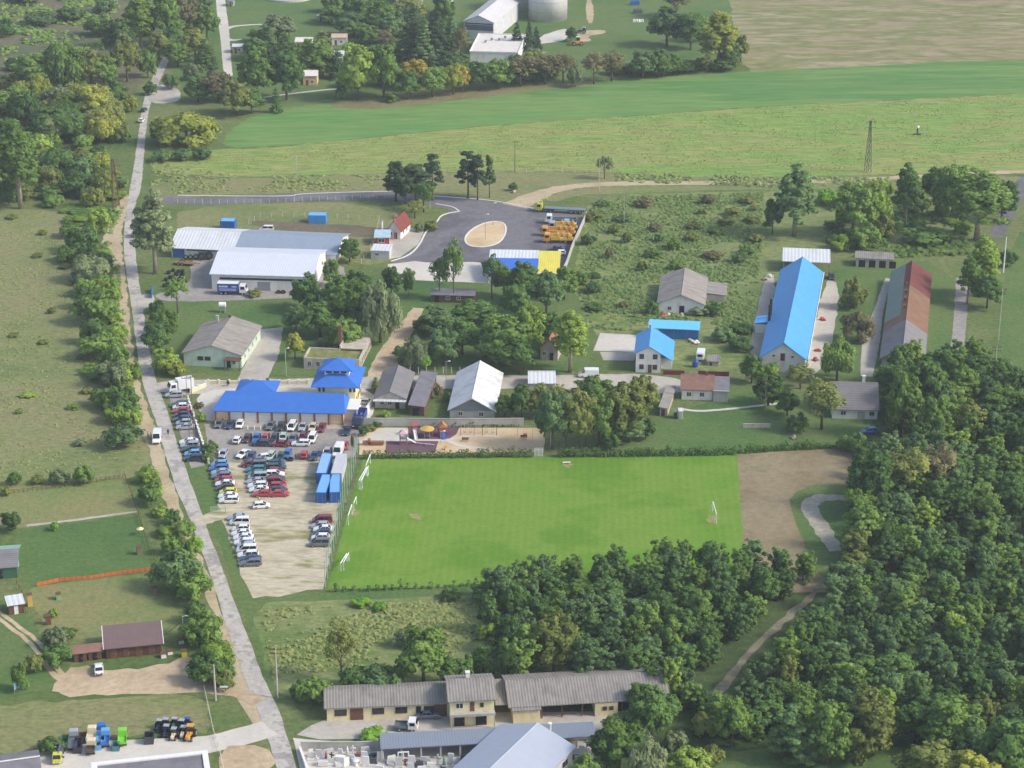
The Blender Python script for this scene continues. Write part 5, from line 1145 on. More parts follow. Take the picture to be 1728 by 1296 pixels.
b = MB(); b.box(-.7, -.5, 1.2, 10.9, .5, 1.35); b.box(-.7, -.5, 2.2, 10.9, -.45, 2.28); b.box(-.7, .45, 2.2, 10.9, .5, 2.28); b.tube([(0, 0, 0), (0, 0, 1.6)], .7, 12); b.build('bridge', M_metal, t)
def small_house(name, lab, A, B, D, h_, rise, wm, rm, axis='x', cat='house'):
    q = Bld(name, lab, cat, A, B, D); q.walls(h_, wm, axis, rise); q.roof(h_, rise, axis, rm, .3)
    q.door('F', q.W * .2, 0, .9, 2, M_wood); q.window('F', q.W * .55, .9, 1.1, 1.1); return q
small_house('pump_house', "small yellow pump house with a pale roof by the works track", (512, 144), (535, 144), 7, 3.6, 1.2, M_peach, M_flat)
small_house('works_shed', "pale roofed shed among the works trees, left of the peach shed", (499, 84), (526, 84), 7, 3.2, .9, M_wwall, M_flat, cat='shed')
small_house('works_shed', "pinkish roofed white shed beside the tall light poplar", (560, 76), (585, 76), 6, 3.0, .8, M_wwall, mat("pinkish_roof", "c4a894", .9), cat='shed')
small_house('works_shed', "white shed wall hidden behind the poplar, below the pinkish shed", (565, 106), (580, 106), 4, 3.4, .8, M_wwall, M_roof_white, cat='shed')
small_house('works_block', "pale block half hidden behind dark spruces at the top", (655, 46), (682, 46), 10, 5.5, .8, M_wwall, M_flat, cat='works block')
small_house('works_block', "long pale roofed block at the top edge between the trees", (668, 8), (712, 8), 12, 4.5, .8, M_oldw, M_roof_white, cat='works block')
small_house('works_block', "grey block between the spruces and the works hall", (738, 36), (762, 36), 20, 5, .6, M_oldw, M_flat, cat='works block')
small_house('garden_hut', "flat white hut beside the works road", (393, 90), (408, 90), 5, 2.6, .5, M_greyw, M_roof_white, cat='hut')
small_house('garden_hut', "small blue grey hut by the works road at the top edge", (386, 11), (394, 11), 4, 2.4, .5, M_greyw, M_roof_grey, cat='hut')
small_house('garden_hut', "white canopy hut below the settling tank", (536, 36), (553, 36), 4, 2.4, .5, M_greyw, M_roof_white, cat='hut')
small_house('garden_hut', "white hut at the corner of the flat roofed block", (862, 106), (878, 106), 6, 3.0, 1.0, M_wwall, M_flat, 'y', cat='hut')

# --- cream building at the bottom
h = Bld('cream_building', "long cream single storey building with brown windows and a ribbed grey roof", 'workshop', (552, 1217), (757, 1208), 7.2)
h.walls(2.9, M_cream, 'x', 1.2); h.roof(2.9, 1.2, 'x', M_roof_asb, .5)
for u in (1.4, 8.2, 12.4, 17.6): h.window('F', u, 1.0, 2.2, 1.3, M_brownframe)
h.door('F', 4.2, 0, 2.4, 2.4, M_wood, 'gate'); h.door('F', 16.2, 0, .9, 2.3, M_dark); h.door('F', h.W - 2.6, 0, 2.3, 2.5, M_wood, 'gate')
W0 = h.W
h2 = Bld('cream_house', "two storey cream house with a balcony between the two grey roofed wings", 'house', (760, 1226), (834, 1222), 8.8)
h2.walls(5.3, M_cream, 'x', 1.6); h2.roof(5.3, 1.6, 'x', M_roof_asb, .45)
h2.window('F', 1.0, 3.6, 1.4, 1.2, M_frame); h2.door('F', 3.6, 3.0, .8, 1.9, M_wood); h2.window('F', 5.4, 3.7, .7, .9, M_brownframe, bars=0)
h2.door('F', .7, 0, 1.9, 2.2, M_dark, 'gate'); h2.door('F', 4.6, 0, 2.0, 2.2, M_dark, 'gate'); h2.chimney(3.7, 6, 6.2, 7.6, .7, M_frame)
b = MB(); b.box(-.1, -1.6, 2.75, h2.W + .1, -.005, 2.95); b.box(-.1, -1.6, 2.95, h2.W + .1, -1.5, 3.25); [b.box(x, -1.55, 0, x + .2, -1.35, 2.75) for x in (.0, h2.W - .2)]; h2.part('balcony', b, M_greyw)
h3 = Bld('long_grey_shed', "long shed with a weathered ribbed grey roof and cream end rooms", 'shed', (862, 1216), (1126, 1200), 11)
h3.roof(3.0, 2.0, 'x', M_roof_asb, .5)
b = MB(); b.box(0, h3.D - .3, -.1, h3.W, h3.D, 3.0); b.box(h3.W - .3, .3, -.1, h3.W, h3.D - .3, 3.0); b.box(-.02, 4, -.1, .28, h3.D - .3, 3.0); h3.part('wall', b, M_oldw)
b = MB(); b.box(.3, -1.2, -.1, 5.2, 3.4, 2.7); h3.part('room', b, M_cream, label="cream office box at the left"); b = MB(); b.box(.1, -1.5, 2.72, 5.4, 3.4, 2.85); h3.part('room_roof', b, M_roof_asb)
b = MB(); b.box(15.4, -.4, -.1, 19.6, 3.4, 2.8); h3.part('room', b, M_cream, label="cream room at the right")
for u in (1.4, 2.6): h3.window('F', 15.4 + u, 1.2, .8, .8, M_brownframe, bars=0, off=.4)
for k in range(7):
    b = MB(); x = 5.6 + k * 3.7; b.box(x, .0, 0, x + .2, .2, 2.9); h3.part('post', b, M_wood)
hl = Bld('link_shed', "small grey roofed link shed joining the cream house and the long shed", 'shed', (836, 1212), (861, 1211), 7.5)
hl.mono(2.9, 3.9, M_roof_asb, 0, hl.W, -.2, hl.D); b = MB(); b.box(0, 6.5, -.1, hl.W, 6.7, 3.4); hl.part('wall', b, M_dark)

# --- stone yard
h = Bld('stone_yard_shelter', "long open shelter with a smooth grey roof over stone stalls", 'shelter', (645, 1287), (1005, 1267), 4.2)
h.mono(3.0, 3.4, M_roof_grey, -.2, h.W * .6, -.3, h.D, label="left roof run"); h.mono(3.05, 3.45, M_roof_grey, h.W * .6 + .02, h.W + .1, -.1, h.D + .1, label="right roof run")
b = MB(); b.box(0, h.D - .25, -.1, h.W, h.D, 3.1); h.part('wall', b, M_greyw)
for k in range(12):
    b = MB(); x = k * h.W / 11; b.box(x - .15, -.1, 0, x + .15, .2, 2.85); h.part('post', b, M_greyw)
b = MB(); b.tube([(h.W * .79, 2, 3.2), (h.W * .79, 2, 4.8)], .25, 10); b.tube([(h.W * .79, 2, 4.8), (h.W * .79, 2, 5.0)], .38, 10); h.part('flue', b, M_frame)
a_ = G(905, 1273); ex, ey = Vector((.874, -.486, 0)), Vector((.486, .874, 0)); ga = a_ - ex * 7.2 - ey * 25; gb = ga + ex * 14.4
h = Bld('stone_workshop', "big workshop with a smooth light grey gable roof at the bottom edge", 'workshop', PX(ga), PX(gb), 25)
h.walls(3.6, M_wwall, 'y', 2.4); h.roof(3.6, 2.4, 'y', M_roof_lgrey, .5)
for k in range(6): h.window('R', 1.5 + k * 3.9, 1.2, 2.2, 1.4)
# --- bottom left
h = Bld('machine_shed', "shed with a dark grey roof in the bottom left corner", 'shed', (-40, 1342), (70, 1326), 7)
h.walls(2.8, M_oldw, 'x', 1.0); h.roof(2.8, 1.0, 'x', M_roof_dark, .3)
b = MB(); b.box(-.3, 3.0, 3.98, h.W + .3, 3.25, 4.12); h.part('ridge', b, M_frame)
h = Bld('flat_grey_hall', "flat grey roofed hall with a broad white parapet at the bottom edge", 'hall', (160, 1366), (358, 1344), 9)
h.walls(3.4, M_wwall); b = MB(); b.box(.9, .9, 3.4, h.W - .9, h.D - .9, 3.5); h.part('roof', b, M_roof_dark)
b = MB()
for a_ in ((-.1, h.D - .9, h.W + .1, h.D + .1), (-.1, -.1, h.W + .1, .9), (-.1, .9, .9, h.D - .9), (h.W - .9, .9, h.W + .1, h.D - .9)): b.box(a_[0], a_[1], 3.4, a_[2], a_[3], 3.75)
h.part('parapet', b, M_frame)
h = Bld('green_shed', "green boarded shed with a half green half grey roof at the left edge", 'shed', (-45, 980), (30, 975), 10)
h.walls(2.6, mat("green_boarding", "3f6a50", .8, waves=('x', .4, .02)), 'x', 1.6)
h.mono(2.6 + .05, 4.3, M_roof_slate, -.3, h.W + .3, -.3, h.D / 2); h.mono(4.3, 2.6, mat("pale_green_roof", "8fb09a", .7, waves=('x', .5, .03)), -.3, h.W + .3, h.D / 2 + .02, h.D + .3, label="pale green rear roof slope")
h.door('F', 5, 0, 1, 2, M_dark); h.window('R', 3, 1.0, 1.2, 1.0)
h = Bld('garden_cabin', "small white roofed cabin beside the two rut track", 'hut', (16, 1038), (41, 1034), 3.2)
h.walls(2.2, M_wood); h.mono(2.3, 2.6, M_roof_white, -.3, h.W + .3, -.4, h.D + .3); h.door('F', 1, 0, .8, 1.8, M_frame)
h = Bld('brown_pavilion', "long stable with a plain dark brown roof edged in white", 'stable', (180, 1112), (273, 1103), 7)
h.walls(2.2, mat("brown_boards", "5c3f34", .85, waves=('x', .3, .02))); h.mono(2.5, 3.3, mat("dark_brown_roof", "74605e", .8, var=.05, waves=('x', .5, .02)), -.4, h.W + .4, -.6, h.D + .4)
b = MB(); b.prism([(-.62, 2.53), (h.D + .42, 3.34), (h.D + .42, 3.2), (-.62, 2.39)], -.55, -.41, 'yz'); b.prism([(-.62, 2.53), (h.D + .42, 3.34), (h.D + .42, 3.2), (-.62, 2.39)], h.W + .41, h.W + .55, 'yz'); h.part('fascia', b, M_frame)
for k in range(4): h.door('F', .8 + k * 2.4, 0, 1.2, 1.9, M_wood, 'stable_door')
for A, B, lb in (((126, 1118), (147, 1116), "left one of two small brown huts beside the stable"), ((150, 1115), (172, 1113), "right one of two small brown huts beside the stable")):
    h = Bld('brown_hut', lb, 'hut', A, B, 2.6, 'small brown huts'); h.walls(2.0, M_wood, 'x', .7); h.roof(2.0, .7, 'x', M_roof_brown, .3); h.door('F', .8, 0, .8, 1.7, M_dark)
h = Bld('bird_hut', "little white hut on the grass left of the brown huts", 'hut', (101, 1098), (111, 1097), 1.4); h.walls(1.5, M_greyw, 'x', .4); h.roof(1.5, .4, 'x', M_roof_white, .2); h.door('F', .3, 0, .6, 1.2, M_dark)
# ---------------------------------------------------------------- vehicles
def paint(name, col, metal=0.0): return mat("paint_" + name, col, 0.28, metal, spec=0.5, var=0.03, coat=0.6)
PAINT = {'white': paint('white', 'e2e2e0'), 'silver': paint('silver', 'b4b8bd', .3), 'grey': paint('grey', '6c7278', .2), 'dark grey': paint('dark_grey', '3a3f46', .2), 'navy': paint('navy', '27304c'), 'dark blue': paint('dark_blue', '2b4468'),
         'blue': paint('blue', '2f68b0'), 'light blue': paint('light_blue', '6aa6d0'), 'teal': paint('teal', '3f7880'), 'red': paint('red', 'b03038'), 'maroon': paint('maroon', '7c2432'), 'pale green': paint('pale_green', 'a9c0ae'), 'beige': paint('beige', 'cbbfa4'),
         'brown': paint('brown', '4f3a34'), 'yellow': paint('yellow', 'd8d030'), 'black': paint('black', '22242a'), 'purple grey': paint('purple_grey', '7a7a90', .2), 'dark green': paint('dark_green', '284a3c'),
         'orange': paint('orange', 'd69a34'), 'crane yellow': paint('crane_yellow', 'dcae3a'), 'lime': paint('lime', '7cc63a'), 'yellow green': paint('yellow_green', 'c6c83c'), 'cream': paint('cream', 'dccfa8'), 'deep blue': paint('deep_blue', '2c4aa0'), 'green': paint('green', '3f7050')}
M_tyre = mat("tyre_rubber", "26272a", .9, var=.1); M_rim = mat("wheel_rim", "a8abb0", .4, .5)
M_cglass = mat("car_glass", "1c2228", .08, spec=.8, var=.1); M_lamp = mat("lamp_glass", "e6e6e0", .15, spec=.7); M_tail = mat("tail_lamp", "9a2a28", .3)
M_black = mat("black_trim", "2a2c2e", .7); M_rust = mat("rusty_steel", "8a6248", .9, var=.25, vscale=2)

def loft(secs):
    """stations (x, z0, z1, half width): a rounded-box body"""
    b = MB(); V = []; F = []; n = 8
    for x, z0, z1, w in secs:
        h = z1 - z0; e = min(.16, h * .3)
        V += [(x, -w * .9, z0), (x, -w, z0 + e), (x, -w * .99, z1 - e), (x, -w * .86, z1), (x, w * .86, z1), (x, w * .99, z1 - e), (x, w, z0 + e), (x, w * .9, z0)]
    for i in range(len(secs) - 1):
        for k in range(n): F.append((i * n + k, i * n + (k + 1) % n, (i + 1) * n + (k + 1) % n, (i + 1) * n + k))
    F += [tuple(range(n - 1, -1, -1)), tuple((len(secs) - 1) * n + k for k in range(n))]
    return b.add(V, F)

def wheel_mesh(r=.31, w=.2):
    b = MB(); b.tube([(0, -w / 2, 0), (0, w / 2, 0)], r, 14); b.cur = 1
    b.tube([(0, -w / 2 - .012, 0), (0, w / 2 + .012, 0)], r * .6, 10); return b.mesh("wheel", [M_tyre, M_rim])
WHEEL = wheel_mesh(); WHEELB = wheel_mesh(.48, .3); WHEELX = wheel_mesh(.75, .4)

CARS = {}
def car_proto(kind, L, W, H, belt, secs, cab, wb, wr=.31):
    """cab = (rear belt x, rear roof x, front roof x, front belt x)"""
    hw = W / 2; rb, rr, fr, fb = cab
    body = loft([(x, z0, z1, hw * k) for x, z0, z1, k in secs])
    rw = hw * .76; bw = hw * .9; t = .06
    body.add([(rr - .05, -rw, H - t), (fr + .05, -rw, H - t), (fr + .05, rw, H - t), (rr - .05, rw, H - t), (rr + .08, -rw * .92, H), (fr - .1, -rw * .92, H), (fr - .1, rw * .92, H), (rr + .08, rw * .92, H)],
             [(3, 2, 1, 0), (4, 5, 6, 7), (0, 1, 5, 4), (1, 2, 6, 5), (2, 3, 7, 6), (3, 0, 4, 7)])
    for sg in (-1, 1):
        for a, c in (((rb, sg * bw, belt), (rr, sg * rw, H - .04)), ((fb, sg * bw, belt), (fr, sg * rw, H - .04)), (((rb + fb) / 2 - .1, sg * bw, belt), ((rr + fr) / 2 - .1, sg * rw, H - .04))):
            body.tube([a, c], .05, 5)
    out = {'body': body.mesh("body", [PAINT['white']], False)}
    def q(name, P): 
        b = MB(); b.add(P, [(0, 1, 2, 3)]); return b.mesh(name, M_cglass)
    z0, z1 = belt - .04, H - t
    out['windscreen'] = q("windscreen", [(fb + .01, -bw, z0), (fb + .01, bw, z0), (fr + .03, rw, z1), (fr + .03, -rw, z1)])
    out['rear_window'] = q("rear_window", [(rb - .01, bw, z0), (rb - .01, -bw, z0), (rr - .03, -rw, z1), (rr - .03, rw, z1)])
    out['side_l'] = q("side_window", [(rb, -bw - .005, z0), (fb, -bw - .005, z0), (fr, -rw - .005, z1), (rr, -rw - .005, z1)])
    out['side_r'] = q("side_window", [(fb, bw + .005, z0), (rb, bw + .005, z0), (rr, rw + .005, z1), (fr, rw + .005, z1)])
    f, r = secs[-1], secs[0]
    for i, sg in enumerate((-1, 1)):
        b = MB(); y = sg * hw * .62; b.box(f[0] - .12, y - .18, f[2] - .17, f[0] + .03, y + .18, f[2] - .02); out[f'head{i}'] = b.mesh("headlight", M_lamp)
        b = MB(); b.box(r[0] - .03, y - .14, r[2] - .22, r[0] + .1, y + .14, r[2] - .03); out[f'tail{i}'] = b.mesh("tail_light", M_tail)
    b = MB(); b.box(f[0] - .02, -hw * .72, f[1] + .02, f[0] + .05, hw * .72, f[1] + .18); out['bumper_f'] = b.mesh("bumper", M_black)
    b = MB(); b.box(r[0] - .05, -hw * .72, r[1] + .02, r[0] + .02, hw * .72, r[1] + .18); out['bumper_r'] = b.mesh("bumper", M_black)
    CARS[kind] = (out, wb, hw, wr)
car_proto('hatchback', 3.9, 1.7, 1.45, .92, [(-1.93, .38, .84, .86), (-1.8, .24, .95, .96), (-.9, .22, .97, 1), (.5, .22, .96, 1), (1.2, .23, .88, .98), (1.75, .28, .72, .93), (1.95, .36, .62, .84)], (-1.8, -1.35, .35, 1.1), 1.2)
car_proto('saloon', 4.4, 1.74, 1.42, .92, [(-2.2, .38, .84, .86), (-2.05, .25, .94, .95), (-1.2, .22, .96, 1), (.5, .22, .96, 1), (1.3, .23, .88, .98), (1.95, .28, .74, .93), (2.2, .36, .64, .84)], (-1.65, -.95, .25, 1.05), 1.32)
car_proto('estate', 4.5, 1.75, 1.48, .94, [(-2.22, .38, .88, .88), (-2.1, .25, .97, .96), (-1.2, .22, .98, 1), (.5, .22, .97, 1), (1.35, .23, .9, .98), (2.0, .28, .76, .93), (2.24, .36, .66, .84)], (-2.1, -1.75, .3, 1.1), 1.36)
car_proto('minivan', 4.4, 1.82, 1.78, 1.05, [(-2.2, .38, 1.0, .9), (-2.1, .25, 1.08, .97), (0, .22, 1.1, 1), (1.2, .23, 1.06, .98), (1.9, .28, .88, .93), (2.2, .36, .72, .86)], (-2.12, -1.95, .7, 1.55), 1.38)
car_proto('van', 5.2, 2.0, 2.3, 1.35, [(-2.6, .4, 2.1, .9), (-2.55, .28, 2.26, .97), (0, .26, 2.28, .98), (.85, .26, 2.26, .97), (.95, .26, 1.38, 1), (1.75, .27, 1.22, .98), (2.35, .3, 1.0, .93), (2.6, .38, .85, .86)], (.9, .8, 1.05, 1.7), 1.6)

def car(kind, pos, head, col, label, group=None, name=None):
    out, wb, hw, wr = CARS[kind]
    nm = name or ('parked_van' if kind == 'van' else 'parked_car')
    e = empty(nm, (pos.x, pos.y, .05), head, label, 'van' if kind in ('van',) else 'car', group)
    for k, me in out.items():
        o = link(me.name.split('.')[0], me, e)
        if k == 'body': o.material_slots[0].link = 'OBJECT'; o.material_slots[0].material = PAINT[col]
    for sx in (-1, 1):
        for sy in (-1, 1):
            o = link("wheel", WHEEL, e); o.location = (sx * wb, sy * (hw - .09), wr)
    return e
KIND = {'hatchback': 'hatchback', 'saloon': 'saloon', 'estate': 'estate', 'minivan': 'minivan', 'van': 'van'}
def row(place, group, head, cars, dy=3, frm='left'):
    """cars from far to near or left to right: (px, py, kind, colour[, heading])"""
    tot = {}; cnt = {}
    for c in cars: tot[(c[2], c[3])] = tot.get((c[2], c[3]), 0) + 1
    for c in cars:
        k = (c[2], c[3]); i = cnt.get(k, 0); cnt[k] = i + 1
        lab = f"the only {c[3]} {c[2]} {place}" if tot[k] == 1 else f"{ordinal(i)} {c[3]} {c[2]} from the {frm} {place}"
        hd = (c[4] if len(c) > 4 else head)
        car(c[2], G(c[0], c[1] + dy), R(hd + RC.uniform(-2.5, 2.5)), c[3], lab, group)
RC = random.Random(12)
row("in the upper roadside bay", "cars in the upper roadside bay", 186, [(294, 667, 'estate', 'silver'), (304, 683, 'saloon', 'dark grey'), (305, 687, 'hatchback', 'white'), (307, 694, 'saloon', 'red'), (308, 701, 'hatchback', 'navy'), (309, 708, 'estate', 'dark blue'), (311, 714, 'hatchback', 'silver'), (313, 721, 'saloon', 'silver')], 3, 'back')
row("in the lower roadside bay", "cars in the lower roadside bay", 186, [(319, 746, 'saloon', 'white'), (321, 752, 'estate', 'silver'), (323, 759, 'saloon', 'dark grey'), (326, 766, 'hatchback', 'light blue'), (328, 774, 'estate', 'navy')], 3, 'back')
row("before the garage doors", "cars before the garage doors", 264, [(370, 716, 'hatchback', 'grey'), (388, 717, 'saloon', 'dark blue'), (405, 717, 'hatchback', 'white'), (457, 719, 'saloon', 'grey'), (474, 721, 'hatchback', 'dark grey'), (493, 721, 'minivan', 'white'), (511, 721, 'saloon', 'silver'), (528, 722, 'hatchback', 'beige'), (543, 723, 'hatchback', 'maroon'), (585, 728, 'saloon', 'navy')], 3)
row("in the middle car park row", "cars in the middle row of the car park", 264, [(401, 743, 'hatchback', 'white', 84), (417, 741, 'hatchback', 'brown'), (433, 740, 'saloon', 'blue'), (449, 738, 'hatchback', 'red', 84), (463, 740, 'hatchback', 'dark grey'), (478, 739, 'hatchback', 'pale green'), (494, 741, 'saloon', 'grey'), (511, 738, 'hatchback', 'maroon'), (527, 741, 'minivan', 'white')], 3)
row("crosswise in the car park", "cars standing crosswise in the car park", 178, [(441, 749, 'estate', 'navy'), (473, 750, 'saloon', 'maroon'), (508, 749, 'estate', 'white')], 3)
row("at the car park's near edge", "cars at the near edge of the car park", 264, [(377, 767, 'hatchback', 'silver'), (411, 767, 'saloon', 'white', 240), (424, 771, 'hatchback', 'dark blue'), (443, 773, 'hatchback', 'white', 200), (456, 771, 'estate', 'pale green', 255), (474, 772, 'hatchback', 'dark green'), (485, 767, 'hatchback', 'blue'), (513, 768, 'hatchback', 'red', 90), (531, 770, 'saloon', 'dark blue'), (552, 764, 'hatchback', 'silver'), (581, 752, 'saloon', 'red', 84)], 3)
car('van', G(571, 767), R(262), 'white', "white van nose on behind the containers in the car park")
row("in the left gravel lot row", "cars in the left row of the gravel lot", 183, [(371, 784, 'hatchback', 'light blue'), (370, 791, 'estate', 'blue'), (373, 798, 'saloon', 'silver'), (374, 804, 'estate', 'purple grey'), (378, 811, 'hatchback', 'red'), (380, 817, 'saloon', 'white'), (381, 824, 'hatchback', 'dark grey'), (385, 831, 'hatchback', 'yellow'), (385, 838, 'saloon', 'white'), (387, 845, 'estate', 'white')], 3, 'back')
row("in the middle gravel lot row", "cars in the middle row of the gravel lot", 184, [(421, 784, 'hatchback', 'maroon'), (434, 778, 'saloon', 'purple grey'), (434, 786, 'minivan', 'grey'), (432, 793, 'estate', 'teal'), (433, 800, 'hatchback', 'teal'), (435, 806, 'minivan', 'silver'), (433, 813, 'saloon', 'silver'), (435, 820, 'estate', 'white'), (437, 827, 'saloon', 'white'), (444, 834, 'saloon', 'red')], 3, 'back')
row("in the right gravel lot row", "cars in the right row of the gravel lot", 4, [(467, 783, 'hatchback', 'dark blue'), (467, 789, 'estate', 'dark green'), (466, 796, 'hatchback', 'maroon'), (464, 801, 'estate', 'white'), (465, 808, 'saloon', 'dark grey'), (467, 814, 'minivan', 'maroon'), (469, 821, 'hatchback', 'red'), (471, 828, 'hatchback', 'dark grey'), (472, 834, 'saloon', 'red')], 3, 'back')
car('hatchback', G(441, 857), R(10), 'white', "lone white hatchback crossing the gravel lot below the red cars", None)
row("in the lowest gravel lot row", "cars in the lower row of the gravel lot", 184, [(401, 874, 'saloon', 'silver'), (405, 882, 'minivan', 'white'), (407, 893, 'hatchback', 'white'), (408, 901, 'saloon', 'white'), (411, 908, 'saloon', 'white'), (413, 916, 'estate', 'white'), (416, 922, 'hatchback', 'silver'), (417, 929, 'minivan', 'white'), (419, 937, 'estate', 'white'), (423, 944, 'saloon', 'dark blue'), (424, 951, 'estate', 'grey')], 3, 'back')
row("in the row beside the pitch fence", "cars parked along the pitch fence", 183, [(544, 879, 'minivan', 'maroon'), (541, 888, 'hatchback', 'silver'), (546, 894, 'saloon', 'white'), (543, 901, 'hatchback', 'navy'), (541, 908, 'hatchback', 'white'), (539, 918, 'minivan', 'grey')], 3, 'back')
car('van', G(265, 744), R(274), 'white', "white van stopped on the left edge of the main road")
car('van', G(993, 636), R(178), 'white', "white van on the service road left of the white house")
car('saloon', G(1697, 358), R(60), 'dark grey', "dark grey saloon driving on the road at the right edge")
car('saloon', G(167, 1133), R(102), 'white', "white saloon on the dirt in front of the brown stable")
car('saloon', G(723, 1211), R(5), 'purple grey', "purple grey saloon parked before the cream building")
car('hatchback', G(1467, 731), R(190), 'blue', "blue hatchback on the grass below the farmhouse")
car('minivan', G(450, 390), R(178), 'white', "white minivan behind the long workshop roof")
car('hatchback', G(243, 188), R(80), 'dark grey', "dark grey hatchback on the main road, upper of two")
car('hatchback', G(239, 206), R(84), 'white', "white hatchback on the main road, lower of two")
car('hatchback', G(944, 430), R(178), 'white', "white hatchback behind the yellow roof of the vehicle shed")
car('saloon', G(939, 423), R(178), 'navy', "navy saloon behind the white hatchback at the vehicle shed")
car('hatchback', G(1403, 470), R(265), 'black', "black hatchback at the far end of the blue barn")
car('hatchback', G(613, 682), R(170), 'silver', "silver hatchback at the right of the office tower")
car('hatchback', G(596, 690), R(170), 'white', "white hatchback beside the office entrance porch")

# trucks
def wheels(e, xs, y, r=.48, me=None):
    for x in xs:
        for sg in (-1, 1):
            o = link("wheel", me or WHEELB, e); o.location = (x, sg * y, r)
def truck(pos, head, cabcol, label, L=7.5, kind='box', bodycol='white', group=None, name='truck', cat='truck', boom=None):
    e = empty(name, (pos.x, pos.y, .05), head, label, cat, group)
    b = loft([(L / 2 - 2.1, .7, 2.7, 1.18), (L / 2 - 2.0, .6, 2.85, 1.22), (L / 2 - .5, .6, 2.85, 1.22), (L / 2 - .12, .55, 1.7, 1.2), (L / 2, .6, 1.5, 1.15)]); cab = b.build('cab', PAINT[cabcol], e)
    b = MB(); x = L / 2; b.add([(x - .1, -1.05, 1.72), (x - .1, 1.05, 1.72), (x - .42, 1.0, 2.72), (x - .42, -1.0, 2.72)], [(0, 1, 2, 3)]); b.build('windscreen', M_cglass, cab)
    for sg in (-1, 1):
        b = MB(); b.box(x - 1.7, sg * 1.235 - .01, 1.7, x - .6, sg * 1.235 + .01, 2.5); b.build('side_window', M_cglass, cab)
        b = MB(); b.box(x - .05, sg * .85 - .2, .75, x + .04, sg * .85 + .2, .98); b.build('headlight', M_lamp, cab)
    b = MB(); b.box(-L / 2, -.5, .62, L / 2 - 1.2, .5, .9); b.build('chassis', M_black, e)
    x1 = L / 2 - 2.35
    if kind == 'box':
        b = MB(); b.box(-L / 2, -1.22, 1.0, x1, 1.22, 3.3); bd = b.build('cargo_box', PAINT[bodycol], e)
        b = MB(); b.box(-L / 2 - .03, -1.26, 3.3, x1 + .03, 1.26, 3.42); b.build('box_roof', PAINT['white'], bd)
    elif kind == 'bed':
        b = MB(); b.box(-L / 2, -1.2, .95, x1, 1.2, 1.1)
        for a_ in ((-L / 2, -1.2, x1, -1.12), (-L / 2, 1.12, x1, 1.2), (-L / 2, -1.12, -L / 2 + .08, 1.12), (x1 - .08, -1.12, x1, 1.12)): b.box(a_[0], a_[1], 1.1, a_[2], a_[3], 1.6)
        b.build('flatbed', PAINT[bodycol], e)
    if boom:
        b = MB(); [b.tube([(x_, sg * .9, 1.0), (x_ + .5, sg * .9, 2.4), (x_ + 1.1, sg * .5, 3.2)], .11, 5) for x_ in (-L / 2 + .6, -L / 2 + 2.2, -L / 2 + 3.8) for sg in (-1, 1)]; b.box(-L / 2 + .4, -1.0, 1.42, -L / 2 + 1.6, 1.0, 2.3); b.build('support_frame', PAINT[bodycol], e)
        b = MB(); b.box(x1 - 2.6, -1.1, .95, x1, 1.1, 1.9); b.build('superstructure', PAINT[bodycol], e)
        b = MB(); b.box(-L / 2, -1.15, .92, x1 - 2.65, 1.15, 1.4); b.build('deck', PAINT[bodycol], e)
        b = MB(); b.obox(((boom[0] + boom[1]) / 2, .35), 0, boom[1] - boom[0], .5, 2.1, 2.6); b.obox(((boom[0] + boom[1]) / 2 + .6, .35), 0, boom[1] - boom[0], .35, 2.62, 2.95); b.obox((boom[0] + .8, -.3), 0, 1.2, 1.2, 1.42, 2.3); b.build('boom', PAINT[bodycol], e)
        b = MB(); b.tube([(boom[1] + .5, .35, 2.4), (boom[1] + .8, .35, 1.4)], .12, 6); b.ball((boom[1] + .8, .35, 1.2), .22); b.build('hook', M_black, e)
        b = MB(); [b.box(sx - .25, -1.6, .5, sx + .25, 1.6, .75) for sx in (-L / 2 + 1, x1 - .6)]; b.build('outrigger', M_black, e)
    wheels(e, [L / 2 - 1.2, -L / 2 + 1.1] + ([-L / 2 + 2.3] if L > 7 else []), 1.05)
    return e
M_sign = mat("truck_lettering", "dfe4ee", .6)
t = truck(G(393, 496), R(-3), 'white', "blue sided box truck with white roof parked against the white hall", 8.2, 'box', 'deep blue')
b = MB(); [b.box(-3.6 + i * .42, -1.235, 2.3, -3.3 + i * .42, -1.222, 2.75) for i in range(6)]; [b.box(-3.6, -1.235, z, 1.2, -1.222, z + .12) for z in (1.4, 1.75)]; [b.box(0 + i * .35, -1.235, 2.3, .22 + i * .35, -1.222, 2.7) for i in range(4)]
b.build('lettering', M_sign, [c for c in t.children if c.name.startswith('cargo_box')][0])
truck(G(305, 661), R(205), 'white', "large white box van at the top of the roadside parking bay", 6.4, 'box', 'white')
truck(G(686, 1231), R(-4), 'white', "white flatbed pickup truck in the yard of the cream building", 5.0, 'bed', 'grey').scale = (.85, .85, .76)
t = truck(G(607, 716), R(262), 'navy', "truck with a deep blue open body beside the garage corner", 7.0, 'bed', 'deep blue')
b = MB(); b.box(-3.45, -1.25, 1.62, 1.1, -1.15, 2.9); b.box(-3.45, 1.15, 1.62, 1.1, 1.25, 2.9); b.box(-3.5, -1.15, 1.62, -3.4, 1.15, 2.9); b.box(1.0, -1.15, 1.62, 1.1, 1.15, 2.9); b.build('body_sides', PAINT['deep blue'], t)
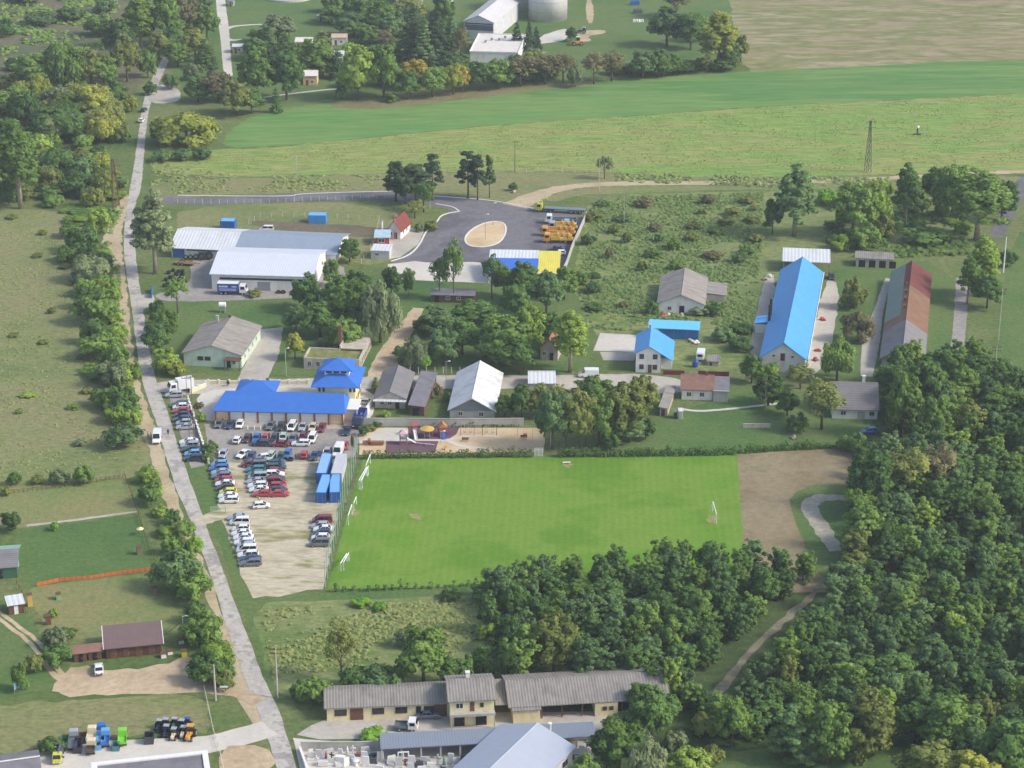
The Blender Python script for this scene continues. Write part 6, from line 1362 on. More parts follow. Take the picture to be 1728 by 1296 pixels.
# turning-yard machinery
t = truck(G(920, 357), R(170), 'yellow green', "yellow green tractor unit with a long grey flat trailer in the turning yard", 6.0, None, 'grey')
b = MB(); b.box(-12.5, -1.25, 1.15, 0.3, 1.25, 1.4); b.box(-12.5, -1.25, .8, -7, 1.25, 1.15); b.build('trailer', PAINT['grey'], t); wheels(t, [-8.4, -9.8, -11.2], 1.05)
b = MB(); b.obox((1.4, 0), 0, .9, .9, 2.85, 3.4); b.tube([(1.2, 0, 3.2), (-.8, 0, 4.2), (.4, .3, 4.9)], .16, 6); b.build('loading_crane', PAINT['yellow green'], t)
truck(G(946, 377), R(176), 'white', "white truck with a grey flatbed and red tailboard in the turning yard", 9.5, 'bed', 'grey')
truck(G(950, 389), R(177), 'silver', "white cabbed mobile crane with yellow boom next to the flatbed truck", 9, None, 'crane yellow', boom=(-3.6, 2.2))
truck(G(942, 398), R(176), 'orange', "big orange mobile crane in the middle of the parked machines", 10.5, None, 'orange', boom=(-4.6, 4.4), name='mobile_crane', cat='crane truck')
truck(G(942, 409), R(177), 'orange', "nearest orange yellow crane truck with a dark underframe", 9, None, 'crane yellow', boom=(-4.0, 2.6), name='mobile_crane', cat='crane truck')
truck(G(963, 386), R(177), 'light blue', "small light blue truck behind the parked cranes", 5, 'bed', 'blue')

def tractor(pos, head, col, label, group=None, s=1.0):
    e = empty('tractor', (pos.x, pos.y, .05), head, label, 'tractor', group); e.scale = (s, s, s)
    b = loft([(-.4, .7, 1.3, .35), (0, .6, 1.45, .4), (1.4, .6, 1.4, .38), (1.75, .7, 1.25, .33)]); b.build('bonnet', PAINT[col], e)
    b = MB(); b.box(-1.5, -.65, .7, -.3, .65, 1.3); b.build('cab_base', PAINT[col], e)
    b = MB(); b.box(-1.45, -.7, 1.32, -.35, .7, 2.35, (.08, .1)); b.build('cab_glass', M_cglass, e)
    b = MB(); b.box(-1.5, -.72, 2.36, -.3, .72, 2.52); b.build('cab_roof', PAINT[col if col in ('orange', 'deep blue') else 'silver'], e)
    b = MB(); b.tube([(.9, .3, 1.4), (.9, .3, 2.2)], .05, 6); b.build('exhaust', M_black, e)
    for sg in (-1, 1):
        o = link('rear_wheel', WHEELX, e); o.location = (-.95, sg * .95, .75)
        o = link('front_wheel', WHEELB, e); o.location = (1.2, sg * .75, .48)
    return e
for i, (x, y, hd, c, lb) in enumerate([(268, 1232, 260, 'navy', "dark blue tractor, leftmost of the tractor cluster"), (279, 1230, 262, 'dark green', "dark green tractor second from left in the cluster"), (280, 1241, 262, 'navy', "navy tractor in the front row of the cluster"), (294, 1229, 266, 'green', "green tractor at the back of the cluster"), (293, 1246, 264, 'cream', "pale tractor with white roof at the front of the cluster"), (306, 1232, 262, 'dark green', "dark green tractor next to the blue one on the right"), (315, 1229, 262, 'deep blue', "bright blue tractor behind the orange one"), (320, 1246, 262, 'orange', "orange tractor at the right end of the cluster"), (309, 1243, 262, 'beige', "beige tractor left of the orange one")]):
    tractor(G(x, y), R(hd), c, lb, 'tractors in the machine yard', 0.7 if c != 'orange' else .9)
truck(G(124, 1256), R(96), 'silver', "grey tipper truck among the scrap vehicles in the machine yard", 7.5, 'bed', 'grey').scale = (.68, .66, .7)
truck(G(171, 1246), R(96), 'blue', "light blue truck standing end on in the machine yard", 7.5, 'bed', 'light blue').scale = (.68, .66, .7)
truck(G(178, 1253), R(96), 'light blue', "blue truck right in front of the light blue truck", 6.5, 'bed', 'blue').scale = (.68, .66, .7)
truck(G(155, 1247), R(92), 'cream', "cream truck cab at the back of the machine yard", 5.5, 'bed', 'beige').scale = (.68, .66, .7)
truck(G(154, 1268), R(94), 'cream', "cream truck nearest the yard road", 5.2, 'bed', 'brown').scale = (.68, .66, .7)
truck(G(207, 1252), R(98), 'lime', "lime green forage harvester shaped truck at the right of the trucks", 6, 'bed', 'lime').scale = (.68, .66, .7)
truck(G(99, 1280), R(-85), 'yellow green', "narrow yellow green loader at the left of the machine yard", 7, None, 'grey', boom=(-2.8, 1.5)).scale = (.68, .66, .7)
def skip(pos, head, col, lab, L=4, W=2, H=1.6, grp=None):
    e = empty('skip_bin', (pos.x, pos.y, .03), head, lab, 'skip', grp)
    b = MB(); t = .12
    for a_ in ((-L / 2, -W / 2, L / 2, -W / 2 + t), (-L / 2, W / 2 - t, L / 2, W / 2), (-L / 2, -W / 2 + t, -L / 2 + t, W / 2 - t), (L / 2 - t, -W / 2 + t, L / 2, W / 2 - t)): b.box(a_[0], a_[1], 0, a_[2], a_[3], H)
    b.box(-L / 2 + t, -W / 2 + t, .1, L / 2 - t, W / 2 - t, .25); b.build('bin', PAINT[col], e)
    b = MB(); [b.box(x - .06, -W / 2 - .08, .1, x + .06, -W / 2 - .002, H - .1) for x in (-L / 3, 0, L / 3)]; [b.box(x - .06, W / 2 + .002, .1, x + .06, W / 2 + .08, H - .1) for x in (-L / 3, 0, L / 3)]; b.build('rib', M_black, e)
    return e
skip(G(132, 1264), R(96), 'black', "dark open skip between the grey tipper and cream trucks", 5.5, 2.2, 1.8).scale = (.62, .62, .7)
skip(G(252, 1252), R(96), 'dark grey', "lone dark grey skip between the lime truck and tractors", 3.4, 2.6, 2.2).scale = (.62, .62, .7)
skip(G(110, 1258), R(96), 'green', "dull green skip left of the grey tipper truck", 5, 2.2, 1.9).scale = (.62, .62, .7)
skip(G(196, 1264), R(96), 'teal', "teal skip in front of the lime green truck", 3, 2, 1.5).scale = (.62, .62, .7)
skip(G(166, 1262), R(96), 'light blue', "light blue skip beside the cream trucks", 3.4, 2, 1.5).scale = (.62, .62, .7)
skip(G(426, 500), R(-3), 'blue', "small blue open skip below the white hall yard", 2.2, 1.5, 1.2)
skip(G(140, 1250), R(96), 'brown', "brown rusty skip behind the cream trucks", 4, 2.2, 1.5).scale = (.62, .62, .7)
# wheel loader at the works
g = G(974, 76)
e = empty('wheel_loader', (g.x, g.y, 0), R(185), "yellow wheel loader working on the bare ground at the top", 'loader')
loft([(-2.8, .8, 1.9, .9), (-1, .7, 2.0, 1.0), (.6, .7, 1.7, .95), (1.0, .8, 1.4, .8)]).build('body', PAINT['orange'], e)
b = MB(); b.box(-1.1, -.75, 2.0, .4, .75, 3.3, (.1, .1)); b.build('cab_glass', M_cglass, e); b = MB(); b.box(-1.2, -.85, 3.3, .5, .85, 3.5); b.build('cab_roof', PAINT['cream'], e)
b = MB(); [b.tube([(.8, sg * .6, 1.6), (2.2, sg * .6, 1.5), (3.1, sg * .6, .6)], .15, 6) for sg in (-1, 1)]; b.build('lift_arm', PAINT['orange'], e)
b = MB(); b.prism([(2.9, .2), (4.0, .2), (3.9, .35), (3.1, .4), (3.0, 1.2), (2.8, 1.2)], -1.3, 1.3, 'xz'); b.build('bucket', M_rust, e)
wheels(e, [-1.6, 1.3], .95, .75, WHEELX)
tractor(G(982, 56), R(175), 'dark blue', "dark blue tractor behind the yellow wheel loader")

# shipping containers
def container(A, B, D, h_, m, lab, grp=None, top=None):
    q = Bld('shipping_container', lab, 'container', A, B, D, grp)
    b = MB(); b.box(.05, .05, 0.05, q.W - .05, D - .05, h_ - .08); q.part('shell', b, m)
    b = MB(); w = .12
    for x in (0, q.W - w):
        for y in (0, D - w): b.box(x, y, 0, x + w, y + w, h_)
    for z in (0, h_ - w):
        b.box(w, 0, z, q.W - w, w, z + w); b.box(w, D - w, z, q.W - w, D, z + w); b.box(0, w, z, w, D - w, z + w); b.box(q.W - w, w, z, q.W, D - w, z + w)
    q.part('frame', b, m)
    if top: b = MB(); b.box(w, w, h_ - .075, q.W - w, D - w, h_ - .02); q.part('roof_panel', b, top)
    for k in range(2):
        d = MB(); d.box(.15 + k * (q.W / 2 - .13), -.02, .14, .15 + k * (q.W / 2 - .13) + q.W / 2 - .19, .045, h_ - .14); o = q.part('door', d, m)
        l = MB(); l.tube([(.4 + k * (q.W / 2 - .1), -.05, .2), (.4 + k * (q.W / 2 - .1), -.05, h_ - .2)], .025, 5); l.build('lock_rod', M_metal, o)
    return q
M_cb = mat("container_blue", "2a66b0", .5, var=.06, waves=('y', .5, .04)); M_cb_littop = mat("container_top_blue_lit", "74aee2", .5, var=.05, waves=('y', .5, .04)); M_cw = mat("container_grey", "c2c4ca", .5, var=.04, waves=('y', .5, .04))  # blue tops coloured paler than the sides, daylight put into the paint
container((533, 849), (551, 849.5), 9.8, 2.6, M_cb, "left one of the two near blue containers", 'blue containers by the pitch', M_cb_littop)
container((556.5, 849), (574.5, 848.5), 9.8, 2.6, M_cb, "right one of the two near blue containers", 'blue containers by the pitch', M_cb_littop)
container((533.5, 816), (551.5, 816.3), 11, 2.6, M_cb, "blue container at the back left of the container block", 'blue containers by the pitch', mat("container_top_pale_lit", "8cb4e0", .5, var=.05, waves=('y', .5, .04)))  # top panel again in a paler blue that stands for daylight
container((559, 816), (577, 816.3), 11, 2.6, M_cw, "pale grey container at the back right of the container block", None, M_cw)
container((520, 377), (550, 377.5), 3.4, 2.6, mat("container_bright_blue", "3b8fd0", .5, var=.05, waves=('x', .5, .04)), "bright blue container alone on the grass beyond the workshop", None, M_cb_littop)
container((372, 388), (396, 388.5), 3.4, 2.8, M_cb, "blue and white container behind the white roofed workshop end", None, M_cb_littop)
# ---------------------------------------------------------------- people
def person(px, py, head, top, vest, label, arms=0.2, stride=0.12):
    g = G(px, py); e = empty('person', (g.x, g.y, .04), R(head), label, 'person')
    J = [((0, 0, .95), .15), ((0, 0, 1.2), .15), ((0, 0, 1.42), .17), ((0, 0, 1.52), .065), ((.02, 0, 1.6), .085), ((.02, 0, 1.7), .1), ((.01, 0, 1.78), .07)]
    E = [(i, i + 1) for i in range(6)]
    for sg in (-1, 1):
        o = len(J); J += [((0, sg * .1, .88), .1), ((.03 + sg * stride * .5, sg * .11, .5), .065), ((sg * stride, sg * .11, .09), .045), ((sg * stride + .16, sg * .12, .04), .035)]
        E += [(0, o), (o, o + 1), (o + 1, o + 2), (o + 2, o + 3)]
        o = len(J); J += [((0, sg * .2, 1.4), .065), ((-sg * arms * .3, sg * .25, 1.12), .048), ((.1 - sg * arms * .6, sg * .25, .88), .035), ((.13 - sg * arms * .6, sg * .24, .8), .04)]
        E += [(2, o), (o, o + 1), (o + 1, o + 2), (o + 2, o + 3)]
        h = o + 3; hx, hy, hz = J[h][0]
        for f, (dx, dy, L) in enumerate([(.03, 0, .085), (.01, 0, .095), (-.01, 0, .09), (-.03, 0, .07), (.05, -sg * .03, .05)]):
            J.append(((hx + dx, hy + dy, hz - L * (.6 if f == 4 else 1)), .009)); E.append((h, len(J) - 1))
    me = bpy.data.meshes.new("body"); me.from_pydata([j[0] for j in J], E, []); me.materials.append(mat("skin_and_dark_clothes", "54555c" if not vest else "4a5068", .9))
    o = link("body", me, e)
    sk = o.modifiers.new("skin", 'SKIN'); sb = o.modifiers.new("sub", 'SUBSURF'); sb.levels = sb.render_levels = 1
    for i, (_, r) in enumerate(J): me.skin_vertices[0].data[i].radius = (r, r)
    me.skin_vertices[0].data[0].use_root = True
    b = MB(); b.tube([(0, 0, .8), (0, 0, 1.1), (0, 0, 1.4), (0, 0, 1.47)], [.2, .19, .215, .12], 12); b.build('jacket', top, e, True)
    b = MB(); b.ball((.02, 0, 1.69), .098, 10, 8, (1.05, .85, 1.2)); b.build('face', mat("skin", "c49a80", .7), e, True)
    b = MB(); b.ball((0, 0, 1.73), .108, 10, 8, (1, .9, .95)); b.build('hair', mat("dark_hair", "3a2e28", .8), e, True)
    if vest: b = MB(); b.tube([(0, 0, 1.05), (0, 0, 1.1)], .2, 12, False); b.build('reflective_band', M_frame, e)
HV = mat("high_visibility_yellow", "d6e234", .6)
person(250, 740, 20, HV, True, "person in a yellow high visibility vest left of the white van, left of two")
person(255, 742, 200, HV, True, "person in a yellow high visibility vest nearest the white van on the road")
person(284, 735, 270, mat("dark_jacket", "3c3a44", .9), False, "person in dark clothes walking down the main road")
person(438, 849, 250, HV, True, "person in a yellow vest behind the lone white hatchback")
person(500, 776, 270, mat("red_jacket", "b83c40", .8), False, "person in red among the cars at the car park edge")

# ---------------------------------------------------------------- hedges
def hedge(name, px, w, h, tint, label, seed, step=.8, peaks=.3):
    rs = np.random.RandomState(seed); P = [G(x, y) for x, y in px]; cl = []
    for a, b in zip(P[:-1], P[1:]):
        k = int((b - a).length / step)
        for j in range(k):
            p = a.lerp(b, j / k)
            hh = h * (1 + rs.uniform(-peaks, peaks))
            for z in np.arange(.35, hh, .7): cl.append((p.x - P[0].x + rs.uniform(-.15, .15), p.y - P[0].y + rs.uniform(-.25, .25), z, w * .5 * rs.uniform(.8, 1.15)))
    c0 = np.array([0, 0, 0.])
    me = crown_mesh("foliage", cl, 60, .26, rs, (1e-3, 1e-3, -60.))
    e = empty(name, (P[0].x, P[0].y, 0), 0, label, 'hedge')
    o = link("foliage", me, e); o.material_slots[0].link = 'OBJECT'; o.material_slots[0].material = TINT[tint]
    b = MB()
    for a, c in zip(P[:-1], P[1:]):
        k = max(1, int((c - a).length / 2))
        for j in range(k):
            p = a.lerp(c, j / k) - P[0]; b.tube([(p.x, p.y, -.05), (p.x, p.y, h * .6)], .05, 5)
    b.build("stem", M_bark, e)
hedge('hedge', [(616, 774), (700, 773), (800, 772), (902, 771)], 1.1, 1.9, 'dark', "clipped conifer hedge between the playground and the pitch", 1)
hedge('hedge', [(944, 771), (1050, 770), (1150, 769), (1245, 767)], 1.4, 1.9, 'dark', "hedge between the pitch and the farm lawn", 2)
hedge('hedge', [(1250, 764), (1330, 759), (1430, 755)], 1.5, 1.7, 'dark', "hedge between the bare field and the farm lawn", 3, peaks=.5)
hedge('hedge', [(568, 999), (650, 996), (740, 992), (815, 988)], 1.0, 1.3, 'blue', "low uneven hedge along the near end of the pitch", 4, 1.5, .5)
hedge('hedge', [(690, 722), (745, 721), (800, 720), (880, 720)], .6, .9, 'dark', "thin strip of ivy along the concrete wall by the playground", 5)

# ---------------------------------------------------------------- walls and fences
def wall_run(name, px, h, th, m, label, cat='wall', capm=None, pier=None):
    P = [G(x, y) for x, y in px]; o = P[0]
    e = empty(name, (o.x, o.y, 0), 0, label, cat)
    b = MB(); c = MB()
    for a, d in zip(P[:-1], P[1:]):
        v = d - a; an = math.atan2(v.y, v.x); mid = ((a.x + d.x) / 2 - o.x, (a.y + d.y) / 2 - o.y)
        b.obox(mid, an, v.length, th, -.05, h); c.obox(mid, an, v.length + .04, th + .12, h, h + .09)
    b.build('panel', m, e)
    if capm: c.build('coping', capm, e)
    if pier:
        for a, d in zip(P[:-1], P[1:]):
            k = max(1, round((d - a).length / pier))
            for j in range(k + (1 if d is P[-1] else 0)):
                p = a.lerp(d, j / k) - o; q = MB(); q.box(p.x - .2, p.y - .2, -.05, p.x + .2, p.y + .2, h + .35); q.box(p.x - .26, p.y - .26, h + .35, p.x + .26, p.y + .26, h + .45); q.build('pier', capm or m, e)
    return e
wall_run('concrete_wall', [(608, 719), (690, 719), (760, 720), (884, 719)], 2.0, .22, M_greyw, "long grey concrete wall behind the playground", capm=M_conc)
wall_run('courtyard_wall', [(608, 712), (640, 668)], 1.6, .25, M_wwall, "short white wall running from the office court to the alley", capm=M_frame)
wall_run('road_wall', [(348, 652), (322, 664)], 1.0, .3, M_cream, "low cream wall by the corner of the office drive", capm=M_frame, pier=3)
wall_run('roadside_fence_wall', [(317, 676), (327, 705), (340, 745), (352, 782)], .9, .25, M_peach, "low pinkish wall with piers between road bay and car park", capm=M_frame, pier=2.5)
wall_run('service_road_wall', [(352, 648), (440, 649), (520, 648)], .8, .2, M_cream, "low cream wall with white piers along the service road", capm=M_frame, pier=2.6)
wall_run('stone_yard_wall', [(508, 1268), (530, 1268), (600, 1268), (645, 1266)], 1.9, .2, M_greyw, "grey concrete wall at the back of the stone yard", capm=M_conc)
wall_run('stone_yard_wall', [(506, 1268), (516, 1296), (524, 1325)], 1.0, .3, M_wwall, "white side wall of the stone yard beside the main road", capm=M_frame)
wall_run('red_fence', [(1119, 632), (1155, 633)], 1.2, .08, mat("dark_red_boards", "7a3038", .8, waves=('x', .3, .02)), "dark red board fence right of the white house", 'fence')
wall_run('red_fence', [(1178, 633), (1230, 635)], 1.2, .08, MATS["dark_red_boards"], "dark red board fence behind the brown roofed cottage", 'fence')
wall_run('blue_gate', [(256, 504), (259, 490)], 1.8, .1, M_bluedoor, "light blue gate at the drive to the white hall", 'gate')
wall_run('yard_fence', [(990, 367), (966, 420), (956, 450), (944, 475)], 2.0, .15, M_greyw, "grey panel fence along the right side of the turning yard", 'fence')
wall_run('block_wall', [(1254, 722), (1300, 722)], 1.0, .2, M_oldw, "low old wall on the farm lawn beside the trees", capm=M_greyw)

def post_fence(name, px, n, h, r, m, label, wires=(), net=None, cat='fence', lean=0, gap=None):
    P = [G(x, y) for x, y in px]; o = P[0]; e = empty(name, (o.x, o.y, 0), 0, label, cat)
    segs = [(b - a).length for a, b in zip(P[:-1], P[1:])]; T = sum(segs); Q = []
    for i in range(n):
        d = T * i / (n - 1); k = 0
        while k < len(segs) - 1 and d > segs[k]: d -= segs[k]; k += 1
        Q.append(P[k].lerp(P[k + 1], min(1, d / segs[k])) - o)
    pm = None
    for p in Q:
        b = MB(); b.tube([(0, 0, -.1), (0, 0, h)], [r, r * .85], 7); pm = pm or b.mesh("post", m)
        q = link("post", pm, e); q.location = (p.x, p.y, 0)
    if wires:
        b = MB()
        for a, c in zip(Q[:-1], Q[1:]):
            for z, wr in wires: b.tube([(a.x, a.y, z), (c.x, c.y, z)], wr, 4)
        b.build('rail', net or m, e)
    return e
M_fpole = mat("pale_green_pole", "8fb0a0", .6, var=.05); M_cpost = mat("concrete_post", "c4c0b4", .9)
post_fence('ball_net_fence', [(603, 772), (596, 800), (582, 848), (566, 920), (549, 992)], 17, 6.2, .085, M_fpole, "tall row of pale green net poles along the left side of the pitch", [(z, .012) for z in (.3, 1.5, 2.7, 3.9, 5.1, 6.1)], mat("net_cord", "5f7a68", .8))
post_fence('garden_fence', [(664, 631), (790, 631)], 10, 1.9, .09, M_cpost, "row of white concrete posts below the grove", [(z, .012) for z in (.5, 1.1, 1.7)], M_metal)
post_fence('paddock_fence', [(210, 803), (232, 866), (252, 930), (270, 968)], 24, 1.2, .06, M_wood, "wooden paddock fence left of the lower road", [(.5, .03), (1.0, .03)])
post_fence('paddock_fence', [(0, 836), (110, 822), (208, 806)], 28, 1.0, .06, M_wood, "dark wooden fence along the far edge of the upper paddock", [(.5, .03), (.9, .03)])
post_fence('paddock_fence', [(28, 985), (40, 1010), (44, 1035)], 6, 1.2, .06, M_wood, "short wooden fence below the green shed", [(.5, .03), (1.0, .03)])
post_fence('edge_fence', [(1064, 1262), (1080, 1245), (1095, 1232), (1106, 1228)], 6, 2.4, .12, M_cpost, "row of pale posts at the edge of the lower wood", [(1.0, .015), (2.0, .015)], M_metal)
post_fence('roadside_fence', [(345, 1165), (360, 1235), (372, 1275), (382, 1320)], 12, 1.1, .07, M_cpost, "concrete post fence beside the bottom left yard", [(.4, .03), (.9, .03)])
post_fence('field_fence', [(868, 290), (950, 290), (1030, 291)], 9, 1.5, .09, M_cpost, "fence of short pale posts at the edge of the upper field", [(.6, .012), (1.2, .012)], M_metal)
post_fence('access_fence', [(300, 344), (420, 344), (560, 338), (650, 334)], 26, 1.6, .08, M_cpost, "grey mesh fence below the access road", [(.5, .02), (1.0, .02), (1.5, .02)], M_metal)
post_fence('hall_fence', [(420, 378), (438, 368), (520, 366), (640, 372), (632, 410), (610, 445)], 26, 1.6, .08, M_cpost, "concrete post fence round the grass beyond the workshop", [(.7, .012), (1.4, .012)], M_metal)
e = post_fence('orange_fence', [(62, 990), (100, 982), (150, 978), (200, 970), (264, 963)], 22, .95, .05, M_wood, "orange plastic net fence between the two paddocks")
b = MB(); P = [G(x, y) - G(62, 990) for x, y in [(62, 990), (100, 982), (150, 978), (200, 970), (264, 963)]]
for a, c in zip(P[:-1], P[1:]): v = c - a; b.obox(((a.x + c.x) / 2, (a.y + c.y) / 2), math.atan2(v.y, v.x), v.length, .04, .1, .9)
b.build('netting', mat("orange_netting", "c4703c", .8, var=.15, vscale=2), e)
g = G(356, 866); e = empty('field_gate', (g.x, g.y, 0), R(4), "pale tubular gate standing open at the gravel lot entrance", 'gate')
b = MB(); [b.tube([(0, 0, z), (3.2, 0, z)], .035, 5) for z in (.2, .55, .9, 1.25, 1.5)]; [b.tube([(x, 0, .1), (x, 0, 1.55)], .04, 5) for x in (0, 1.6, 3.2)]; b.build('frame', mat("pale_green_tube", "b4c8a8", .6), e)
b = MB(); b.tube([(3.3, 0, -.1), (3.3, 0, 1.9)], .08, 8); b.build('gate_post', M_cpost, e)

# ---------------------------------------------------------------- football goals
M_goal = mat("goal_white", "e8e8e4", .5, var=.02)
def goal(px, py, ang, w, h, label, tip=0.0, grp=None):
    g = G(px, py); e = empty('football_goal', (g.x, g.y, .03), R(ang), label, 'goal', grp)
    e.rotation_euler.rotate_axis('X', R(tip))
    b = MB(); b.tube([(0, 0, 0), (0, 0, h), (w, 0, h), (w, 0, 0)], .1, 8); b.build('frame', M_goal, e)
    b = MB(); [b.tube([(x, .05, h - .05), (x, .55, .08), (x, .05, .05)], .035, 5) for x in (0, w)]; b.build('ground_stay', M_goal, e)
goal(1208.5, 884, 92, 6.4, 2.3, "white football goal alone near the right end of the pitch", 0)
goal(588, 886, 86, 5.5, 2.3, "white football goal standing at the middle of the left touchline", 0)
goal(597, 862, 84, 3.4, 1.8, "small white goal just beyond the left middle goal", 0)
for i, (x, y, w, lb) in enumerate([(606, 826, 7.3, "long white goal frame nearest in the stack at the pitch corner"), (609, 827, 7.3, "middle white goal frame in the stack at the pitch corner"), (611.5, 824, 7.3, "furthest right goal frame in the leaning stack at the corner"), (618, 800, 6.0, "white goal standing right of the stacked goals at the far corner")]):
    goal(x, y, 80 + i * 1.5, w, 2.2, lb, 0, 'goals stacked at the pitch corner')
goal(575, 964, 78, 4.6, 1.8, "left one of two small white goals near the bottom left pitch corner"); goal(580, 962, 80, 4.4, 1.8, "right one of two small white goals near the bottom left pitch corner")
g = G(909, 770); e = empty('pitch_gate', (g.x, g.y, 0), 0, "white wire gate between the hedges at the pitch's far side", 'gate')
b = MB(); [b.tube([(x, 0, 0), (x, 0, 2.1)], .05, 6) for x in (-.9, 0, .9)]; [b.tube([(-.9, 0, z), (.9, 0, z)], .03, 5) for z in (.1, .5, .9, 1.3, 1.7, 2.1)]; [b.tube([(x * .15 - .9, 0, .1), (x * .15 - .9, 0, 2.1)], .012, 4) for x in range(1, 12)]; b.build('frame', M_goal, e)
g = G(956, 783); e = empty('corner_board', (g.x, g.y, .03), .1, "small white bench frame on the grass by the far touchline", 'bench'); b = MB(); b.box(-.9, -.2, .4, .9, .2, .46); [b.box(x - .04, -.18, 0, x + .04, .18, .4) for x in (-.7, .7)]; b.build('seat', M_goal, e)

# ---------------------------------------------------------------- poles and masts
def pole(px, pyb, pyt, r, m, label, arms=1, lamp=False, name='utility_pole', cat='utility pole', ang=0):
    g = G(px, pyb); h = ztop(px, pyb, pyt); e = empty(name, (g.x, g.y, 0), R(ang), label, cat)
    b = MB(); b.tube([(0, 0, -.1), (0, 0, h)], [r, r * .65], 8); b.build('shaft', m, e)
    for k in range(arms):
        b = MB(); z = h - .4 - k * .9; b.box(-1.1, -.06, z, 1.1, .06, z + .12); [b.tube([(x, 0, z + .12), (x, 0, z + .35)], .05, 6) for x in (-.95, -.3, .3, .95)]; b.build('crossarm', M_wood, e)
    if lamp: b = MB(); b.tube([(0, 0, h - .05), (.7, 0, h + .15)], .04, 5); b.ball((.8, 0, h + .12), .25, 8, 5, (1.4, .8, .5)); b.build('lamp_head', M_goal, e)
    return e
M_cpole = mat("concrete_pole", "b4b0a8", .9); M_wpole = mat("wood_pole", "7a6a5a", .9)
pole(468.5, 1178, 1093, .17, M_cpole, "concrete utility pole right of the main road behind the cream building", 2)
pole(364, 1182, 1122, .2, M_cpole, "concrete pole with a sign arm by the lower dirt track", 1)
pole(310, 1076, 1040, .12, M_cpole, "lamp pole beside the brown stable", 0, True, 'lamp_pole', 'lamp post')
b = MB(); pp = [o for o in bpy.data.objects if o.get("label") == "lamp pole beside the brown stable"][0]; b.tube([(-.1, 0, 3.6), (-2.4, .2, 1.6), (-4.2, .2, .1)], .07, 6); b.build('stay', M_wpole, pp)
pole(1693, 460, 400, .22, M_goal, "white pole at the right edge among the east trees", 0, name='white_mast', cat='mast')
pole(1684.5, 575, 486, .14, M_cpole, "thin concrete pole below the white mast at the right", 1)
pole(1676.5, 650, 584, .2, M_cpole, "concrete pole with crossarm at the right edge above the wood", 2)
pole(501, 302, 262, .12, M_cpole, "thin pale pole at the edge of the yellow field", 0)
pole(869, 290, 238, .17, M_wpole, "dark wooden pole at the field edge above the turning yard", 1)
pole(1011, 322, 268, .1, M_cpole, "thin pole left of the sandy track tree", 0)
pole(1053, 378, 328, .08, M_cpole, "thin pale pole in the wild meadow", 0)
pole(540, 540, 498, .12, M_cpole, "pale pole among the trees of the middle grove", 0)
pole(483, 635, 588, .12, M_fpole, "pale green pole left of the derelict building", 0, True, 'lamp_pole', 'lamp post')
pole(832, 380, 343, .09, M_metal, "taller lamp post on the traffic island", 0, True, 'lamp_pole', 'lamp post')
pole(819, 404, 362, .09, M_metal, "nearer lamp post on the traffic island", 0, True, 'lamp_pole', 'lamp post')
pole(753, 645, 610, .07, M_metal, "lamp post above the concrete posts below the grove", 0, True, 'lamp_pole', 'lamp post')
pole(726, 352, 322, .08, M_cpole, "pole at the kerb of the access road under the pines", 0)
pole(929, 752, 700, .12, M_cpole, "pale pole in front of the belt beside the playground", 0)
pole(1018, 1140, 1112, .1, M_metal, "metal pole behind the long grey shed", 0)
pole(388, 1160, 1130, .07, M_cpole, "thin post right of the concrete pole with the sign arm", 0)
pole(843, 36, 18, .1, M_metal, "lamp post on the works lawn beside the hall", 0, True, 'lamp_pole', 'lamp post')
pole(1290, 700, 640, .12, M_wpole, "wooden pole on the farm lawn", 1)
pole(289, 810, 690, .1, M_wpole, "left of two thin dark poles at the road bay", 0) if 0 else None
pole(320, 742, 636, .1, M_wpole, "left one of two dark poles in the roadside parking bay", 1)
pole(328, 742, 634, .1, M_wpole, "right one of two dark poles in the roadside parking bay", 1)
pole(744, 748, 728, .06, M_cpole, "short lamp post on the playground path", 0, True, 'lamp_pole', 'lamp post')
g = G(667, 404); h = ztop(667, 404, 357); e = empty('flagpole', (g.x, g.y, 0), 0, "pinkish flagpole with a small red and white pennant by the gatehouse", 'flagpole')
b = MB(); b.tube([(0, 0, -.1), (0, 0, h)], .09, 8); b.build('shaft', mat("pinkish_pole", "b08888", .6), e); b = MB(); b.box(.1, -.02, h - 1.6, 1.0, .02, h - .9); b.build('flag', mat("pale_red_cloth", "c08088", .9), e)
g = G(645, 400); h = ztop(645, 400, 373); e = empty('white_chimney', (g.x, g.y, 0), 0, "white free standing chimney behind the red kiosk", 'chimney'); b = MB(); b.tube([(0, 0, -.1), (0, 0, h)], .35, 10); b.build('shaft', M_goal, e); b = MB(); b.tube([(0, 0, h), (0, 0, h + .2)], .45, 10); b.build('cap', M_metal, e)

def pylon(px, pyb, pyt, w, m, label):
    g = G(px, pyb); h = ztop(px, pyb, pyt); e = empty('lattice_pylon', (g.x, g.y, 0), R(20), label, 'pylon')
    b = MB(); n = 8
    def c(z): k = w / 2 * (1 - .75 * z / h); return [(k, k, z), (-k, k, z), (-k, -k, z), (k, -k, z)]
    for i in range(n):
        a, d = c(h * i / n), c(h * (i + 1) / n)
        for k in range(4):
            b.tube([a[k], d[k]], .09, 4); b.tube([a[k], d[(k + 1) % 4]], .05, 4); b.tube([d[k], d[(k + 1) % 4]], .05, 4)
    b.build('lattice', m, e)
    for z, L in ((h - .4, 1.6), (h - 2.2, 2.0)):
        b = MB(); b.tube([(-L, 0, z), (L, 0, z)], .1, 4); [b.tube([(x, 0, z), (x, 0, z - .6)], .06, 5) for x in (-L, L)]; b.build('crossarm', m, e)
M_pyl = mat("dark_pylon_steel", "5c5854", .8, var=.1)
pylon(1464, 290, 204, 1.7, M_pyl, "lattice pylon in the field above the east trees")
